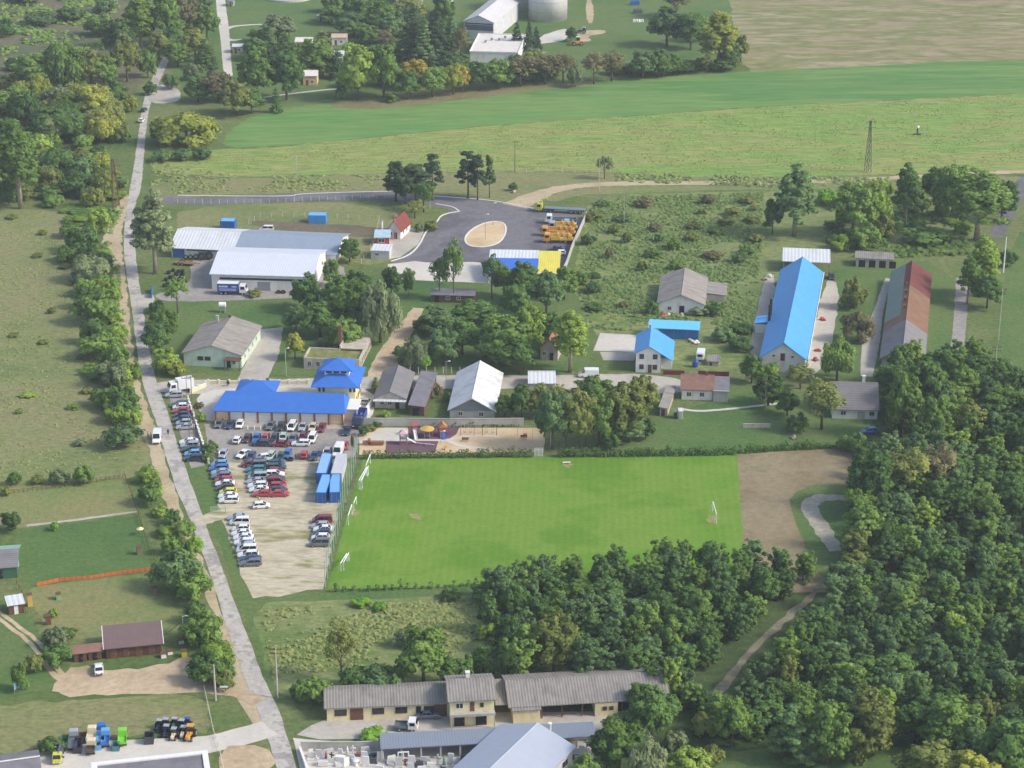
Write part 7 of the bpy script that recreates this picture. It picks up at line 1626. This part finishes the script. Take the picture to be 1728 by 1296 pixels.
pylon(196, 350, 268, 2.2, mat("rusty_pylon_steel", "6f4c40", .85), "rusty brown lattice pylon left of the main road")
g = G(1548, 228); e = empty('spray_mast', (g.x, g.y, 0), 0, "small dark wellhead with a white top in the middle of the field", 'wellhead'); b = MB(); b.tube([(0, 0, 0), (0, 0, 2.6)], .3, 8); b.tube([(-1.5, 0, .4), (1.2, 0, .4)], .3, 6); b.build('pipework', M_pyl, e); b = MB(); b.ball((0, 0, 2.9), .55); b.build('cap', M_goal, e)

# overhead lines
def cable(name, A, B, sag, label):
    a, b_ = Vector(A), Vector(B); m = MB()
    m.tube([a.lerp(b_, t / 10) - Vector((0, 0, sag * 4 * (t / 10) * (1 - t / 10))) for t in range(11)], .03, 4)
    return tag(m.build(name, M_black), label, 'cable')

# ---------------------------------------------------------------- playground
M_or = mat("play_orange", "b8804c", .6); M_yl = mat("play_yellow", "c8a454", .6); M_bl = mat("play_blue", "3c5a9c", .5); M_rd = mat("play_red", "9c5450", .6); M_pw = mat("play_white", "e0dcd8", .5); M_pm = mat("play_purple_grey", "82707c", .6)
def pl(name, px, py, ang, label, cat): g = G(px, py); return empty(name, (g.x, g.y, .06), R(ang), label, cat)
e = pl('slide', 699, 734, 100, "white and red slide tower standing by the concrete wall", 'slide')
b = MB(); [b.tube([(x, y, 0), (x, y, 2.6)], .06, 6) for x in (-.6, .6) for y in (-.6, .6)]; b.box(-.65, -.65, 1.5, .65, .65, 1.6); b.build('tower', M_pm, e)
b = MB(); b.prism([(-.8, 2.6), (.8, 2.6), (0, 3.4)], -.8, .8, 'xz'); b.build('roof', M_rd, e)
b = MB(); b.sheet([(-.7, -.3, 1.6), (-.7, .3, 1.6), (-3.6, .3, .3), (-3.6, -.3, .3)], .08); [b.sheet([(-.7, y - .04, 1.8), (-.7, y + .04, 1.8), (-3.6, y + .04, .5), (-3.6, y - .04, .5)], .25) for y in (-.32, .32)]; b.build('chute', M_pw, e)
e = pl('carousel', 721, 737, 0, "round yellow orange canopy playhouse with blue and orange legs", 'playhouse')
b = MB(); b.tube([(0, 0, 1.9), (0, 0, 2.1), (0, 0, 2.5)], [1.7, 1.7, .5], 20); b.build('canopy', M_yl, e)
[MB().tube([(1.2 * math.cos(k * 1.047), 1.2 * math.sin(k * 1.047), 0), (1.2 * math.cos(k * 1.047), 1.2 * math.sin(k * 1.047), 1.9)], .07, 6).build('leg', M_or, e) for k in range(6)]; b = MB(); b.box(-.9, -.9, .3, .9, .9, .4); b.box(-.9, -.9, .4, -.8, .9, .9); b.build('deck', M_bl, e)
e = pl('playhouse', 747, 735, 10, "orange climbing house with a dark blue base", 'playhouse')
b = MB(); b.prism([(-1.1, 2.4), (1.1, 2.4), (0, 3.4)], -1.1, 1.1, 'xz'); b.build('roof', M_or, e); b = MB(); b.box(-1, -1, 1.3, 1, 1, 2.38); b.build('cabin', M_rd, e); b = MB(); [b.box(x - .08, y - .08, 0, x + .08, y + .08, 1.3) for x in (-.9, .9) for y in (-.9, .9)]; b.sheet([(-.4, -1.02, 1.3), (.4, -1.02, 1.3), (.4, -2.6, .1), (-.4, -2.6, .1)], .06); b.build('base', M_bl, e)
e = pl('climbing_frame', 681, 749, 0, "pinkish climbing tower with slide between the two paths", 'climbing frame')
b = MB(); [b.tube([(x, y, 0), (x, y, 2.8)], .08, 6) for x in (-.8, .8) for y in (-.8, .8)]; b.box(-.85, -.85, 1.4, .85, .85, 1.5); [b.tube([(-.8, -.8, z), (.8, -.8, z)], .04, 5) for z in (.4, .8, 1.1, 1.9)]; b.build('frame', M_pm, e)
b = MB(); b.add([(-1, -1, 2.8), (1, -1, 2.8), (1, 1, 2.8), (-1, 1, 2.8), (0, 0, 3.7)], [(0, 1, 4), (1, 2, 4), (2, 3, 4), (3, 0, 4), (3, 2, 1, 0)]); b.build('roof', mat("play_pink", "c8a8a8", .6), e)
b = MB(); b.sheet([(.85, -.3, 1.5), (.85, .3, 1.5), (2.9, .3, .25), (2.9, -.3, .25)], .08); b.build('chute', M_pw, e)
e = pl('seesaw', 716, 752, -25, "long white seesaw beam on the lower rubber mat", 'seesaw'); b = MB(); b.sheet([(-2.6, -.1, .3), (-2.6, .1, .3), (2.6, .1, .75), (2.6, -.1, .75)], .09); b.build('beam', M_pw, e); b = MB(); b.prism([(-.3, 0), (.3, 0), (0, .48)], -.15, .15, 'xz'); b.build('pivot', M_pm, e); b = MB(); [b.tube([(x, 0, z), (x, 0, z + .35)], .03, 5) for x, z in ((-2.2, .32), (2.2, .7))]; b.build('handle', M_rd, e)
e = pl('spring_rider', 750, 760, 20, "yellow spring rider on the sand near the hedge", 'spring rider'); b = MB(); b.tube([(0, 0, 0), (0, 0, .4)], .14, 8); b.build('spring', M_black, e); b = MB(); b.prism([(-.6, .4), (.5, .4), (.7, .7), (.6, 1.15), (.35, 1.15), (.2, .75), (-.5, .8)], -.14, .14, 'xz'); b.build('seat', M_yl, e)
for x, y, w, lb in ((789, 733, 3.2, "left swing frame along the concrete wall"), (826, 733, 3.4, "right dark swing frame along the concrete wall")):
    e = pl('swing', x, y, 0, lb, 'swing'); b = MB(); [b.tube([(sx * w / 2, -.9, 0), (sx * w / 2, 0, 2.4), (sx * w / 2, .9, 0)], .06, 6) for sx in (-1, 1)]; b.tube([(-w / 2, 0, 2.4), (w / 2, 0, 2.4)], .06, 6); b.build('frame', M_pm if x < 800 else M_black, e)
    for sx in (-.7, .7):
        q = MB(); q.box(sx - .25, -.12, .5, sx + .25, .12, .55); [q.tube([(sx + d, 0, .55), (sx + d, 0, 2.35)], .015, 4) for d in (-.22, .22)]; q.build('swing_seat', M_black, e)
e = pl('tall_swing', 886, 737, 0, "pale A frame swing at the right end of the playground", 'swing'); b = MB(); [b.tube([(sx * 1.8, -1.1, 0), (sx * 1.8, 0, 2.7), (sx * 1.8, 1.1, 0)], .06, 6) for sx in (-1, 1)]; b.tube([(-1.8, 0, 2.7), (1.8, 0, 2.7)], .06, 6); b.build('frame', M_fpole, e); q = MB(); q.tube([(0, 0, .55), (0, 0, .65)], .5, 12); [q.tube([(d, 0, .65), (d * .3, 0, 2.7)], .015, 4) for d in (-.45, .45)]; q.build('basket_seat', M_rust, e)
for x, y, lb in ((785, 745, "brown bench inside the looping path"), (884, 741, "red brown spring toy in front of the tall swing"), (917, 728, "dark red bench in the right corner of the playground")):
    e = pl('bench', x, y, 0, lb, 'bench'); b = MB(); b.box(-.8, -.2, .42, .8, .2, .48); b.build('seat', M_wood, e); b = MB(); b.box(-.8, .22, .5, .8, .27, .9); b.build('backrest', M_wood, e); [MB().box(sx - .05, -.18, 0, sx + .05, .18, .42).build('leg', M_metal, e) for sx in (-.6, .6)]
e = pl('log_train', 622, 751, 0, "reddish wooden play train at the left end of the playground", 'play train'); b = MB(); b.box(0, -.5, .25, 3.6, .5, .9); b.build('wagon', M_rust, e); b = MB(); b.tube([(-1.4, 0, .7), (0, 0, .7)], .42, 10); b.box(-.2, -.5, .3, .5, .5, 1.5); b.build('engine', mat("play_brown", "9a6a4c", .8), e)
for k in range(3):
    g = G(418 + k * 11, 725); e = empty('bollard', (g.x, g.y, 0), 0, f"white bollard before the garages, {ordinal(k)} of three from left", 'bollard', 'white bollards before the garages'); b = MB(); b.tube([(0, 0, 0), (0, 0, .75)], .12, 8); b.build('shaft', M_goal, e); b = MB(); b.ball((0, 0, .8), .15); b.build('knob', M_goal, e)

# ---------------------------------------------------------------- stone yard goods and stored things
ST = [mat("pale_granite", "c4c2be", .7, var=.1), mat("white_marble", "e2e0da", .5, var=.04), mat("dark_granite", "3c4048", .3, spec=.6), mat("red_granite", "8c5c54", .5, var=.15), mat("green_stone", "7e9a8c", .6)]
SN = ["pale grey", "white", "dark", "reddish", "greenish"]
SR = random.Random(5)
def stone(px, py, kind, c, label, s=1.0):
    g = G(px, py); nm = {'slab': 'standing_stone_slab', 'block': 'stone_block', 'cross': 'stone_cross', 'tomb': 'tomb_stone', 'statue': 'stone_statue', 'bowl': 'stone_basin'}[kind]
    e = empty(nm, (g.x, g.y, .03), SR.uniform(-.4, .4), label, nm.replace('_', ' ').replace('standing ', ''), 'stone goods in the stone yard'); e.scale = (s, s, s); m = ST[c]; b = MB()
    if kind == 'slab': b.box(-.6, -.1, .16, .6, .1, 1.9, (.12, .01)); b.build('slab', m, e); q = MB(); q.box(-.75, -.35, 0, .75, .35, .16); q.build('base', ST[0], e)
    elif kind == 'block': b.box(-.8, -.45, .1, .8, .45, .8, (.03, .03)); b.build('block', m, e); q = MB(); [q.box(x - .1, -.4, 0, x + .1, .4, .1) for x in (-.5, .5)]; q.build('bearer', M_wood, e)
    elif kind == 'cross': b.box(-.12, -.1, .3, .12, .1, 2.2); b.box(-.55, -.1, 1.5, .55, .1, 1.74); b.build('cross', m, e); q = MB(); q.box(-.5, -.35, 0, .5, .35, .3, (.1, .1)); q.build('base', ST[0], e)
    elif kind == 'tomb': b.box(-1.0, -.5, 0, 1.0, .5, .35, (.05, .05)); b.build('plinth', ST[0], e); q = MB(); q.box(-.9, .2, .35, .9, .4, 1.5, (.2, .02)); q.build('headstone', m, e)
    elif kind == 'statue': b.tube([(0, 0, .5), (0, 0, 1.0), (0, 0, 1.5), (0, 0, 1.75), (0, 0, 1.8), (0, 0, 2.0), (0, 0, 2.12)], [.32, .22, .28, .12, .09, .15, .05], 10); b.build('figure', m, e, True); q = MB(); q.box(-.4, -.4, 0, .4, .4, .5); q.build('base', ST[0], e)
    else: b.tube([(0, 0, 0), (0, 0, .2), (0, 0, .6), (0, 0, .95), (0, 0, 1.0)], [.45, .2, .18, .55, .5], 14); b.build('bowl', m, e, True)
seq = ['slab', 'tomb', 'cross', 'block', 'slab', 'statue', 'tomb', 'bowl', 'slab', 'block']
spots = []
for r_, (y0, xs) in enumerate([(1276, range(524, 642, 12)), (1284, range(524, 645, 13)), (1293, range(532, 640, 14))]):
    for i, x in enumerate(xs): spots.append((x + SR.uniform(-3, 3), y0 + SR.uniform(-2, 2), r_))
rows_ = ["back", "middle", "front"]; cn = {}
for i, (x, y, r_) in enumerate(spots):
    k = seq[(i * 7 + r_) % 10]; c = SR.choice([0, 0, 1, 1, 2, 0, 0, 1, 3, 0, 2]); key = (k, c, r_); j = cn.get(key, 0); cn[key] = j + 1
    stone(x, y, k, c, f"{ordinal(j)} {SN[c]} {k} from left, {rows_[r_]} row of the walled stone yard", SR.uniform(.8, 1.15))
for i, x in enumerate(range(662, 822, 11)):
    k = seq[(i * 3 + 1) % 10]; c = [1, 0, 3, 1, 2, 0, 1, 0, 4, 1, 0, 2, 1, 0, 3][i % 15]; key = (k, c, 'f'); j = cn.get(key, 0); cn[key] = j + 1
    stone(x, 1291 + SR.uniform(-3, 4), k, c, f"{ordinal(j)} {SN[c]} {k} from left before the open shelter stalls", SR.uniform(.9, 1.2))
for i, x in enumerate(range(640, 780, 18)):
    k = ['tomb', 'block', 'bowl', 'slab'][i % 4]; c = [1, 0, 2, 0][i % 4]; key = (k, c, 'g'); j = cn.get(key, 0); cn[key] = j + 1
    stone(x, 1306 + SR.uniform(-2, 2), k, c, f"{ordinal(j)} {SN[c]} {k} from left along the picture's bottom edge", SR.uniform(.9, 1.1))
for i, (x, y) in enumerate([(972, 1268), (982, 1274), (968, 1282), (976, 1290), (990, 1266)]):
    k = ['block', 'slab', 'block', 'tomb', 'cross'][i]; stone(x, y, k, [0, 1, 2, 0, 1][i], f"{SN[[0, 1, 2, 0, 1][i]]} stone {k} in the pile right of the stone workshop", 1.0)
g = G(681, 1291); e = empty('white_window_frame', (g.x, g.y, .03), .1, "white four pane frame standing in front of the shelter", 'frame'); b = MB(); [b.box(x - .1, -.08, 0, x + .1, .08, 2.6) for x in (-.9, 0, .9)]; [b.box(-1.0, -.07, z, 1.0, .07, z + .18) for z in (0, 1.3, 2.5)]; b.build('frame', M_goal, e)

# tyres by the hall
TY = MB(); N = 18
for k in range(N):
    a0, a1 = 6.2832 * k / N, 6.2832 * (k + 1) / N; P = []
    for a in (a0, a1):
        for r_, z in ((.55, 0), (.62, .08), (.62, .3), (.55, .38), (.32, .36), (.3, .02)): P.append((r_ * math.cos(a), r_ * math.sin(a), z))
    TY.add(P, [(i, (i + 1) % 6, 6 + (i + 1) % 6, 6 + i) for i in range(6)])
TYM = TY.mesh("tyre", M_tyre)
rg = random.Random(8)
def tyre(p, rx, rz, s, lab):
    o = link("tyre", TYM); o.location = p; o.rotation_euler = (rx, 0, rz); o.scale = (s, s, s); tag(o, lab, 'tyre', 'tyres stacked in the hall yard')
for sx, sy in [(285, 462), (292, 458), (297, 466), (288, 470), (284, 480), (301, 460), (306, 470), (281, 474), (294, 474), (300, 476), (308, 464), (285, 490), (283, 498), (312, 476), (278, 484)]:
    g = G(sx, sy)
    for k in range(rg.randint(2, 4)): tyre((g.x + rg.uniform(-.1, .1), g.y + rg.uniform(-.1, .1), .05 + k * .4), 0, rg.uniform(0, 6), rg.uniform(.9, 1.2), "black tyre in the flat stacks at the hall yard's left edge")
for i, (sx, sy, s) in enumerate([(353, 437, 1.9), (341, 438, 1.8), (331, 437, 1.3), (322, 437, 1.2), (314, 437, 1.1)]):
    g = G(sx, sy); tyre((g.x, g.y - .3, .62 * s), R(75), .1, s, f"upright tractor tyre at the workshop wall, {ordinal(i)} from the right")
for sx, sy, lab in ((470, 494, "small dark tyre at the right hand foot of the hall wall"), (478, 494, "second dark tyre at the right hand foot of the hall wall"), (490, 776, "dark tyre on the low trailer at the car park edge")):
    g = G(sx, sy); tyre((g.x, g.y - .3, .1), R(20), .3, 1.2, lab)
g = G(312, 447); e = empty('flatbed_trailer', (g.x, g.y, 0), R(-12), "rusty red low trailer in front of the workshop's blue door", 'trailer'); b = MB(); b.box(-3, -1, .6, 3, 1, .75); b.build('deck', M_rust, e); b = MB(); b.box(3, -.1, .6, 4.6, .1, .7); b.build('drawbar', M_black, e); wheels(e, [-1.6, -.5], .9)
g = G(376, 527); e = empty('water_tank', (g.x, g.y, 0), 0, "white tank on a short stand behind the green bungalow", 'tank'); b = MB(); b.tube([(-.9, 0, 2.2), (.9, 0, 2.2)], .75, 14); b.build('tank', M_goal, e); b = MB(); [b.box(x - .1, -.6, 0, x + .1, .6, 1.6) for x in (-.6, .6)]; b.build('stand', M_metal, e)
# farm yard bits
g = G(1182, 606); e = empty('caravan', (g.x, g.y, 0), R(80), "white caravan on the grass right of the white house", 'caravan'); loft([(-2.0, .6, 2.2, .95), (-1.8, .45, 2.5, 1.05), (1.6, .45, 2.5, 1.05), (1.95, .6, 1.9, .95)]).build('body', PAINT['white'], e)
b = MB(); b.box(-2.06, -.6, 1.4, -1.95, .6, 2.0); b.build('window', M_cglass, e); wheels(e, [0], .95, .33, WHEEL); b = MB(); b.tube([(1.9, 0, .5), (3.0, 0, .45)], .06, 6); b.build('drawbar', M_black, e)
g = G(1173, 619); e = empty('water_barrel', (g.x, g.y, 0), 0, "blue barrel in front of the white caravan", 'barrel'); b = MB(); b.tube([(0, 0, 0), (0, 0, .3), (0, 0, .9), (0, 0, 1.5), (0, 0, 1.8)], [.7, .8, .82, .8, .7], 16); b.build('drum', PAINT['deep blue'], e, True); b = MB(); b.tube([(0, 0, 1.8), (0, 0, 1.9)], .3, 10); b.build('lid', M_black, e)
g = G(1221, 577); e = empty('white_tank', (g.x, g.y, 0), 0, "white plastic tank among the bushes right of the blue shed", 'tank'); b = MB(); b.box(-.6, -.5, .4, .6, .5, 1.5, (.06, .06)); b.build('tank', M_goal, e); b = MB(); [b.box(x - .08, -.5, 0, x + .08, .5, .4) for x in (-.5, 0, .5)]; b.build('pallet', M_wood, e)
q = Bld('animal_hutch', "low pen with a pale sheet roof right of the caravan", 'pen', (1194, 617), (1213, 618), 4); q.walls(1.2, M_oldw); q.mono(1.3, 1.5, M_roof_asb, -.2, q.W + .2, -.2, q.D + .2); q.door('F', .5, 0, .7, 1.0, M_wood)
for i, (x, y, c, lb) in enumerate([(1119, 534, 'red', "left pinkish sack heap in front of the grey barn"), (1127, 533, 'cream', "middle pale sack heap in front of the grey barn"), (1150, 534, 'beige', "right pale sack heap in front of the grey barn"), (1166, 577, 'cream', "pale sack leaning on the grass below the blue shed"), (1175, 580, 'white', "white sack on the grass below the blue shed"), (1388, 540, 'red', "red pile beside the long blue barn"), (1380, 592, 'red', "red sack stack near the front of the blue barn"), (1376, 608, 'maroon', "dark red crate pile by the blue barn's corner"), (1290, 472, 'beige', "rubble heap at the far left corner of the blue barn"), (1298, 467, 'white', "pale rubble heap behind the blue barn's left eave"), (867, 325, 'beige', "rubble heap at the end of the sandy track"), (1340, 740, 'grey', "grey stone heap on the farm lawn edge")]):
    g = G(x, y); e = empty('sack_pile' if 'sack' in lb else 'heap', (g.x, g.y, 0), i, lb, 'pile')
    b = MB(); [b.ball((rg.uniform(-.5, .5), rg.uniform(-.4, .4), .25 + .3 * (k > 3)), rg.uniform(.35, .55), 8, 5, (1.2, .9, .7)) for k in range(6)]; b.build('bags', PAINT[c] if c in ('red', 'maroon') else mat("pile_" + c, {'cream': 'cfc2a4', 'beige': 'b0a48c', 'white': 'd8d4ca', 'grey': '9a968e'}[c], .9, var=.15), e, True)
    b = MB(); b.box(-.9, -.7, -.02, .9, .7, .1); b.build('pallet', M_wood, e)
# paddock bits
for x, y, nm, lb in ((203, 1022, 0, 0),):
    pass
def horse(px, py, head, label):
    g = G(px, py); e = empty('horse', (g.x, g.y, 0), R(head), label, 'horse')
    J = [((-.75, 0, 1.25), .3), ((-.2, 0, 1.2), .3), ((.45, 0, 1.22), .3), ((.75, 0, 1.35), .2), ((1.05, 0, 1.05), .15), ((1.25, 0, .6), .13), ((1.4, 0, .25), .07)]
    E = [(i, i + 1) for i in range(6)]
    for base, x, kx, by in ((2, .5, .02, .17), (0, -.7, .1, .17)):
        for sg in (-1, 1):
            o = len(J); J += [((x, sg * by, .95), .15 if base == 0 else .12), ((x + kx, sg * by, .58), .075), ((x - (.14 if base == 0 else 0), sg * by, .38 if base == 0 else .3), .05), ((x - (.06 if base == 0 else 0), sg * by, .03), .06)]
            E += [(base, o), (o, o + 1), (o + 1, o + 2), (o + 2, o + 3)]
    o = len(J); J += [((-1.0, 0, 1.2), .07), ((-1.12, 0, .6), .05)]; E += [(0, o), (o, o + 1)]
    for sg in (-1, 1): J.append(((1.16, sg * .08, .86), .03)); E.append((5, len(J) - 1))
    me = bpy.data.meshes.new("body"); me.from_pydata([j[0] for j in J], E, []); me.materials.append(mat("dark_bay_coat", "3c2c26", .7)); o = link("body", me, e)
    o.modifiers.new("skin", 'SKIN'); sb = o.modifiers.new("sub", 'SUBSURF'); sb.levels = sb.render_levels = 1
    for i, (_, r) in enumerate(J): me.skin_vertices[0].data[i].radius = (r, r)
    me.skin_vertices[0].data[0].use_root = True
def stump(px, py, h, m, label, name='feed_box'):
    g = G(px, py); e = empty(name, (g.x, g.y, 0), .3, label, name.replace('_', ' ')); b = MB(); b.box(-.5, -.5, 0, .5, .5, h, (.05, .05)); b.build('box', m, e); b = MB(); b.box(-.56, -.56, h, .56, .56, h + .12); b.build('lid', M_wood, e)
stump(235, 935, 1.8, M_wpole, "dark post box on the right of the green paddock"); stump(261, 1003, 1.5, M_wpole, "dark post box right of the orange fence"); stump(82, 1053, 1.9, M_wood, "brown upright box left of the worn paddock"); stump(99, 1011, 1.3, mat("green_box", "7fa070", .7), "pale green box on the worn paddock"); stump(51, 1022, 2.6, M_yl, "tall yellow post left of the worn paddock", 'yellow_post')
stump(311, 1108, 1.3, mat("yellow_crate", "d8c43c", .6), "yellow crate right of the brown stable", 'crate'); stump(276, 1109, .9, M_frame, "cream crate at the stable's right corner", 'crate'); stump(287, 1103, .7, M_frame, "low white crate right of the stable", 'crate'); stump(306, 1085, .8, M_roof_white, "grey white crate below the lamp pole", 'crate')
g = G(237, 903); e = empty('parasol', (g.x, g.y, 0), 0, "small pale yellow parasol on the edge of the green paddock", 'parasol'); b = MB(); b.tube([(0, 0, 0), (0, 0, 1.7)], .04, 6); b.build('pole', M_metal, e); b = MB(); b.tube([(0, 0, 1.5), (0, 0, 1.95)], [.8, .05], 12); b.build('canopy', mat("pale_yellow_cloth", "ddd8a0", .8), e)
g = G(31, 1168); e = empty('blue_banner', (g.x, g.y, 0), R(60), "blue and white banner on posts in the grass at the left", 'banner'); b = MB(); [b.tube([(x, 0, 0), (x, 0, 2.4)], .05, 6) for x in (-1, 1)]; b.build('post', M_metal, e); b = MB(); b.box(-.95, -.03, .9, .95, .03, 2.3); b.build('cloth', mat("banner_blue", "6f9ac0", .7, var=.3, vscale=1.2), e)
g = G(74, 1120); e = empty('white_post', (g.x, g.y, 0), 0, "small pale signpost beside the two rut track", 'signpost'); b = MB(); b.tube([(0, 0, 0), (0, 0, 2)], .06, 6); b.build('post', M_cpost, e); b = MB(); b.box(-.35, -.05, 1.5, .35, .0, 2.0); b.build('board', M_goal, e)
g = G(232, 400); e = empty('bus_shelter', (g.x, g.y, 0), R(80), "pale hut under the tall poplar by the road", 'shelter'); b = MB(); b.box(-1.6, .8, 0, 1.6, .95, 2.2); [b.box(x - .06, -.9, 0, x + .06, .8, 2.2) for x in (-1.55, 1.55)]; b.build('wall', M_oldw, e); b = MB(); b.box(-1.9, -1.2, 2.2, 1.9, 1.1, 2.35); b.build('roof', M_roof_white, e)
g = G(375, 1178); e = empty('road_sign', (g.x, g.y, 0), 0, "white arrow shaped road sign on a post at the junction", 'road sign'); b = MB(); b.tube([(-.2, 0, 0), (-.2, 0, 2.7)], .05, 6); b.build('post', M_metal, e); b = MB(); b.prism([(-.3, 2.2), (1.0, 2.2), (1.25, 2.4), (1.0, 2.6), (-.3, 2.6)], -.05, -.01, 'xz'); b.build('board', M_goal, e)
# bits in the works grounds and the turning yard
for x, y, c, lb in ((1071, 8, 'blue', "blue container like crate at the top edge right of the tanks"), (1076, 22, 'grey', "dark heap of scrap right of the tanks")):
    skip(G(x, y), .1, c, lb, 4, 2, 1.6)
for i in range(4):
    g = G(1070 + i * 4.6, 37); e = empty('white_bag', (g.x, g.y, 0), i, f"white bulk bag in the works yard, {ordinal(i)} of four from left", 'bulk bag', 'white bulk bags at the works'); b = MB(); b.box(-.55, -.55, 0, .55, .55, 1.0, (.08, .08)); b.build('bag', M_goal, e); b = MB(); b.tube([(-.3, 0, 1.0), (-.2, 0, 1.3), (.2, 0, 1.3), (.3, 0, 1.0)], .04, 5); b.build('loop', M_goal, e)
patch("works_gravel", [(908, 62), (950, 48), (962, 50), (955, 68), (930, 72), (910, 74)], M_pale, 1, .2)
patch("works_gravel", [(988, 0), (1000, 0), (1003, 38), (990, 40)], M_sand, 1, .2)
patch("works_gravel", [(975, 52), (1020, 50), (1024, 56), (990, 60), (1000, 70), (975, 70)], M_sand, 1, .2)
# ---------------------------------------------------------------- haze
b = MB(); b.box(-420, -60, -1.0, 420, 1250, CAM_H + 12)
hz = bpy.data.materials.new("haze_air"); hz.use_nodes = True
hn = hz.node_tree; hn.nodes.remove(hn.nodes["Principled BSDF"])
pv = hn.nodes.new("ShaderNodeVolumePrincipled")
pv.inputs["Color"].default_value = (0.86, 0.92, 1.0, 1); pv.inputs["Density"].default_value = 0.00011
hn.links.new(pv.outputs[0], hn.nodes["Material Output"].inputs["Volume"])
tag(b.build("haze", hz), "pale blue haze over the whole valley", "haze", kind='stuff')
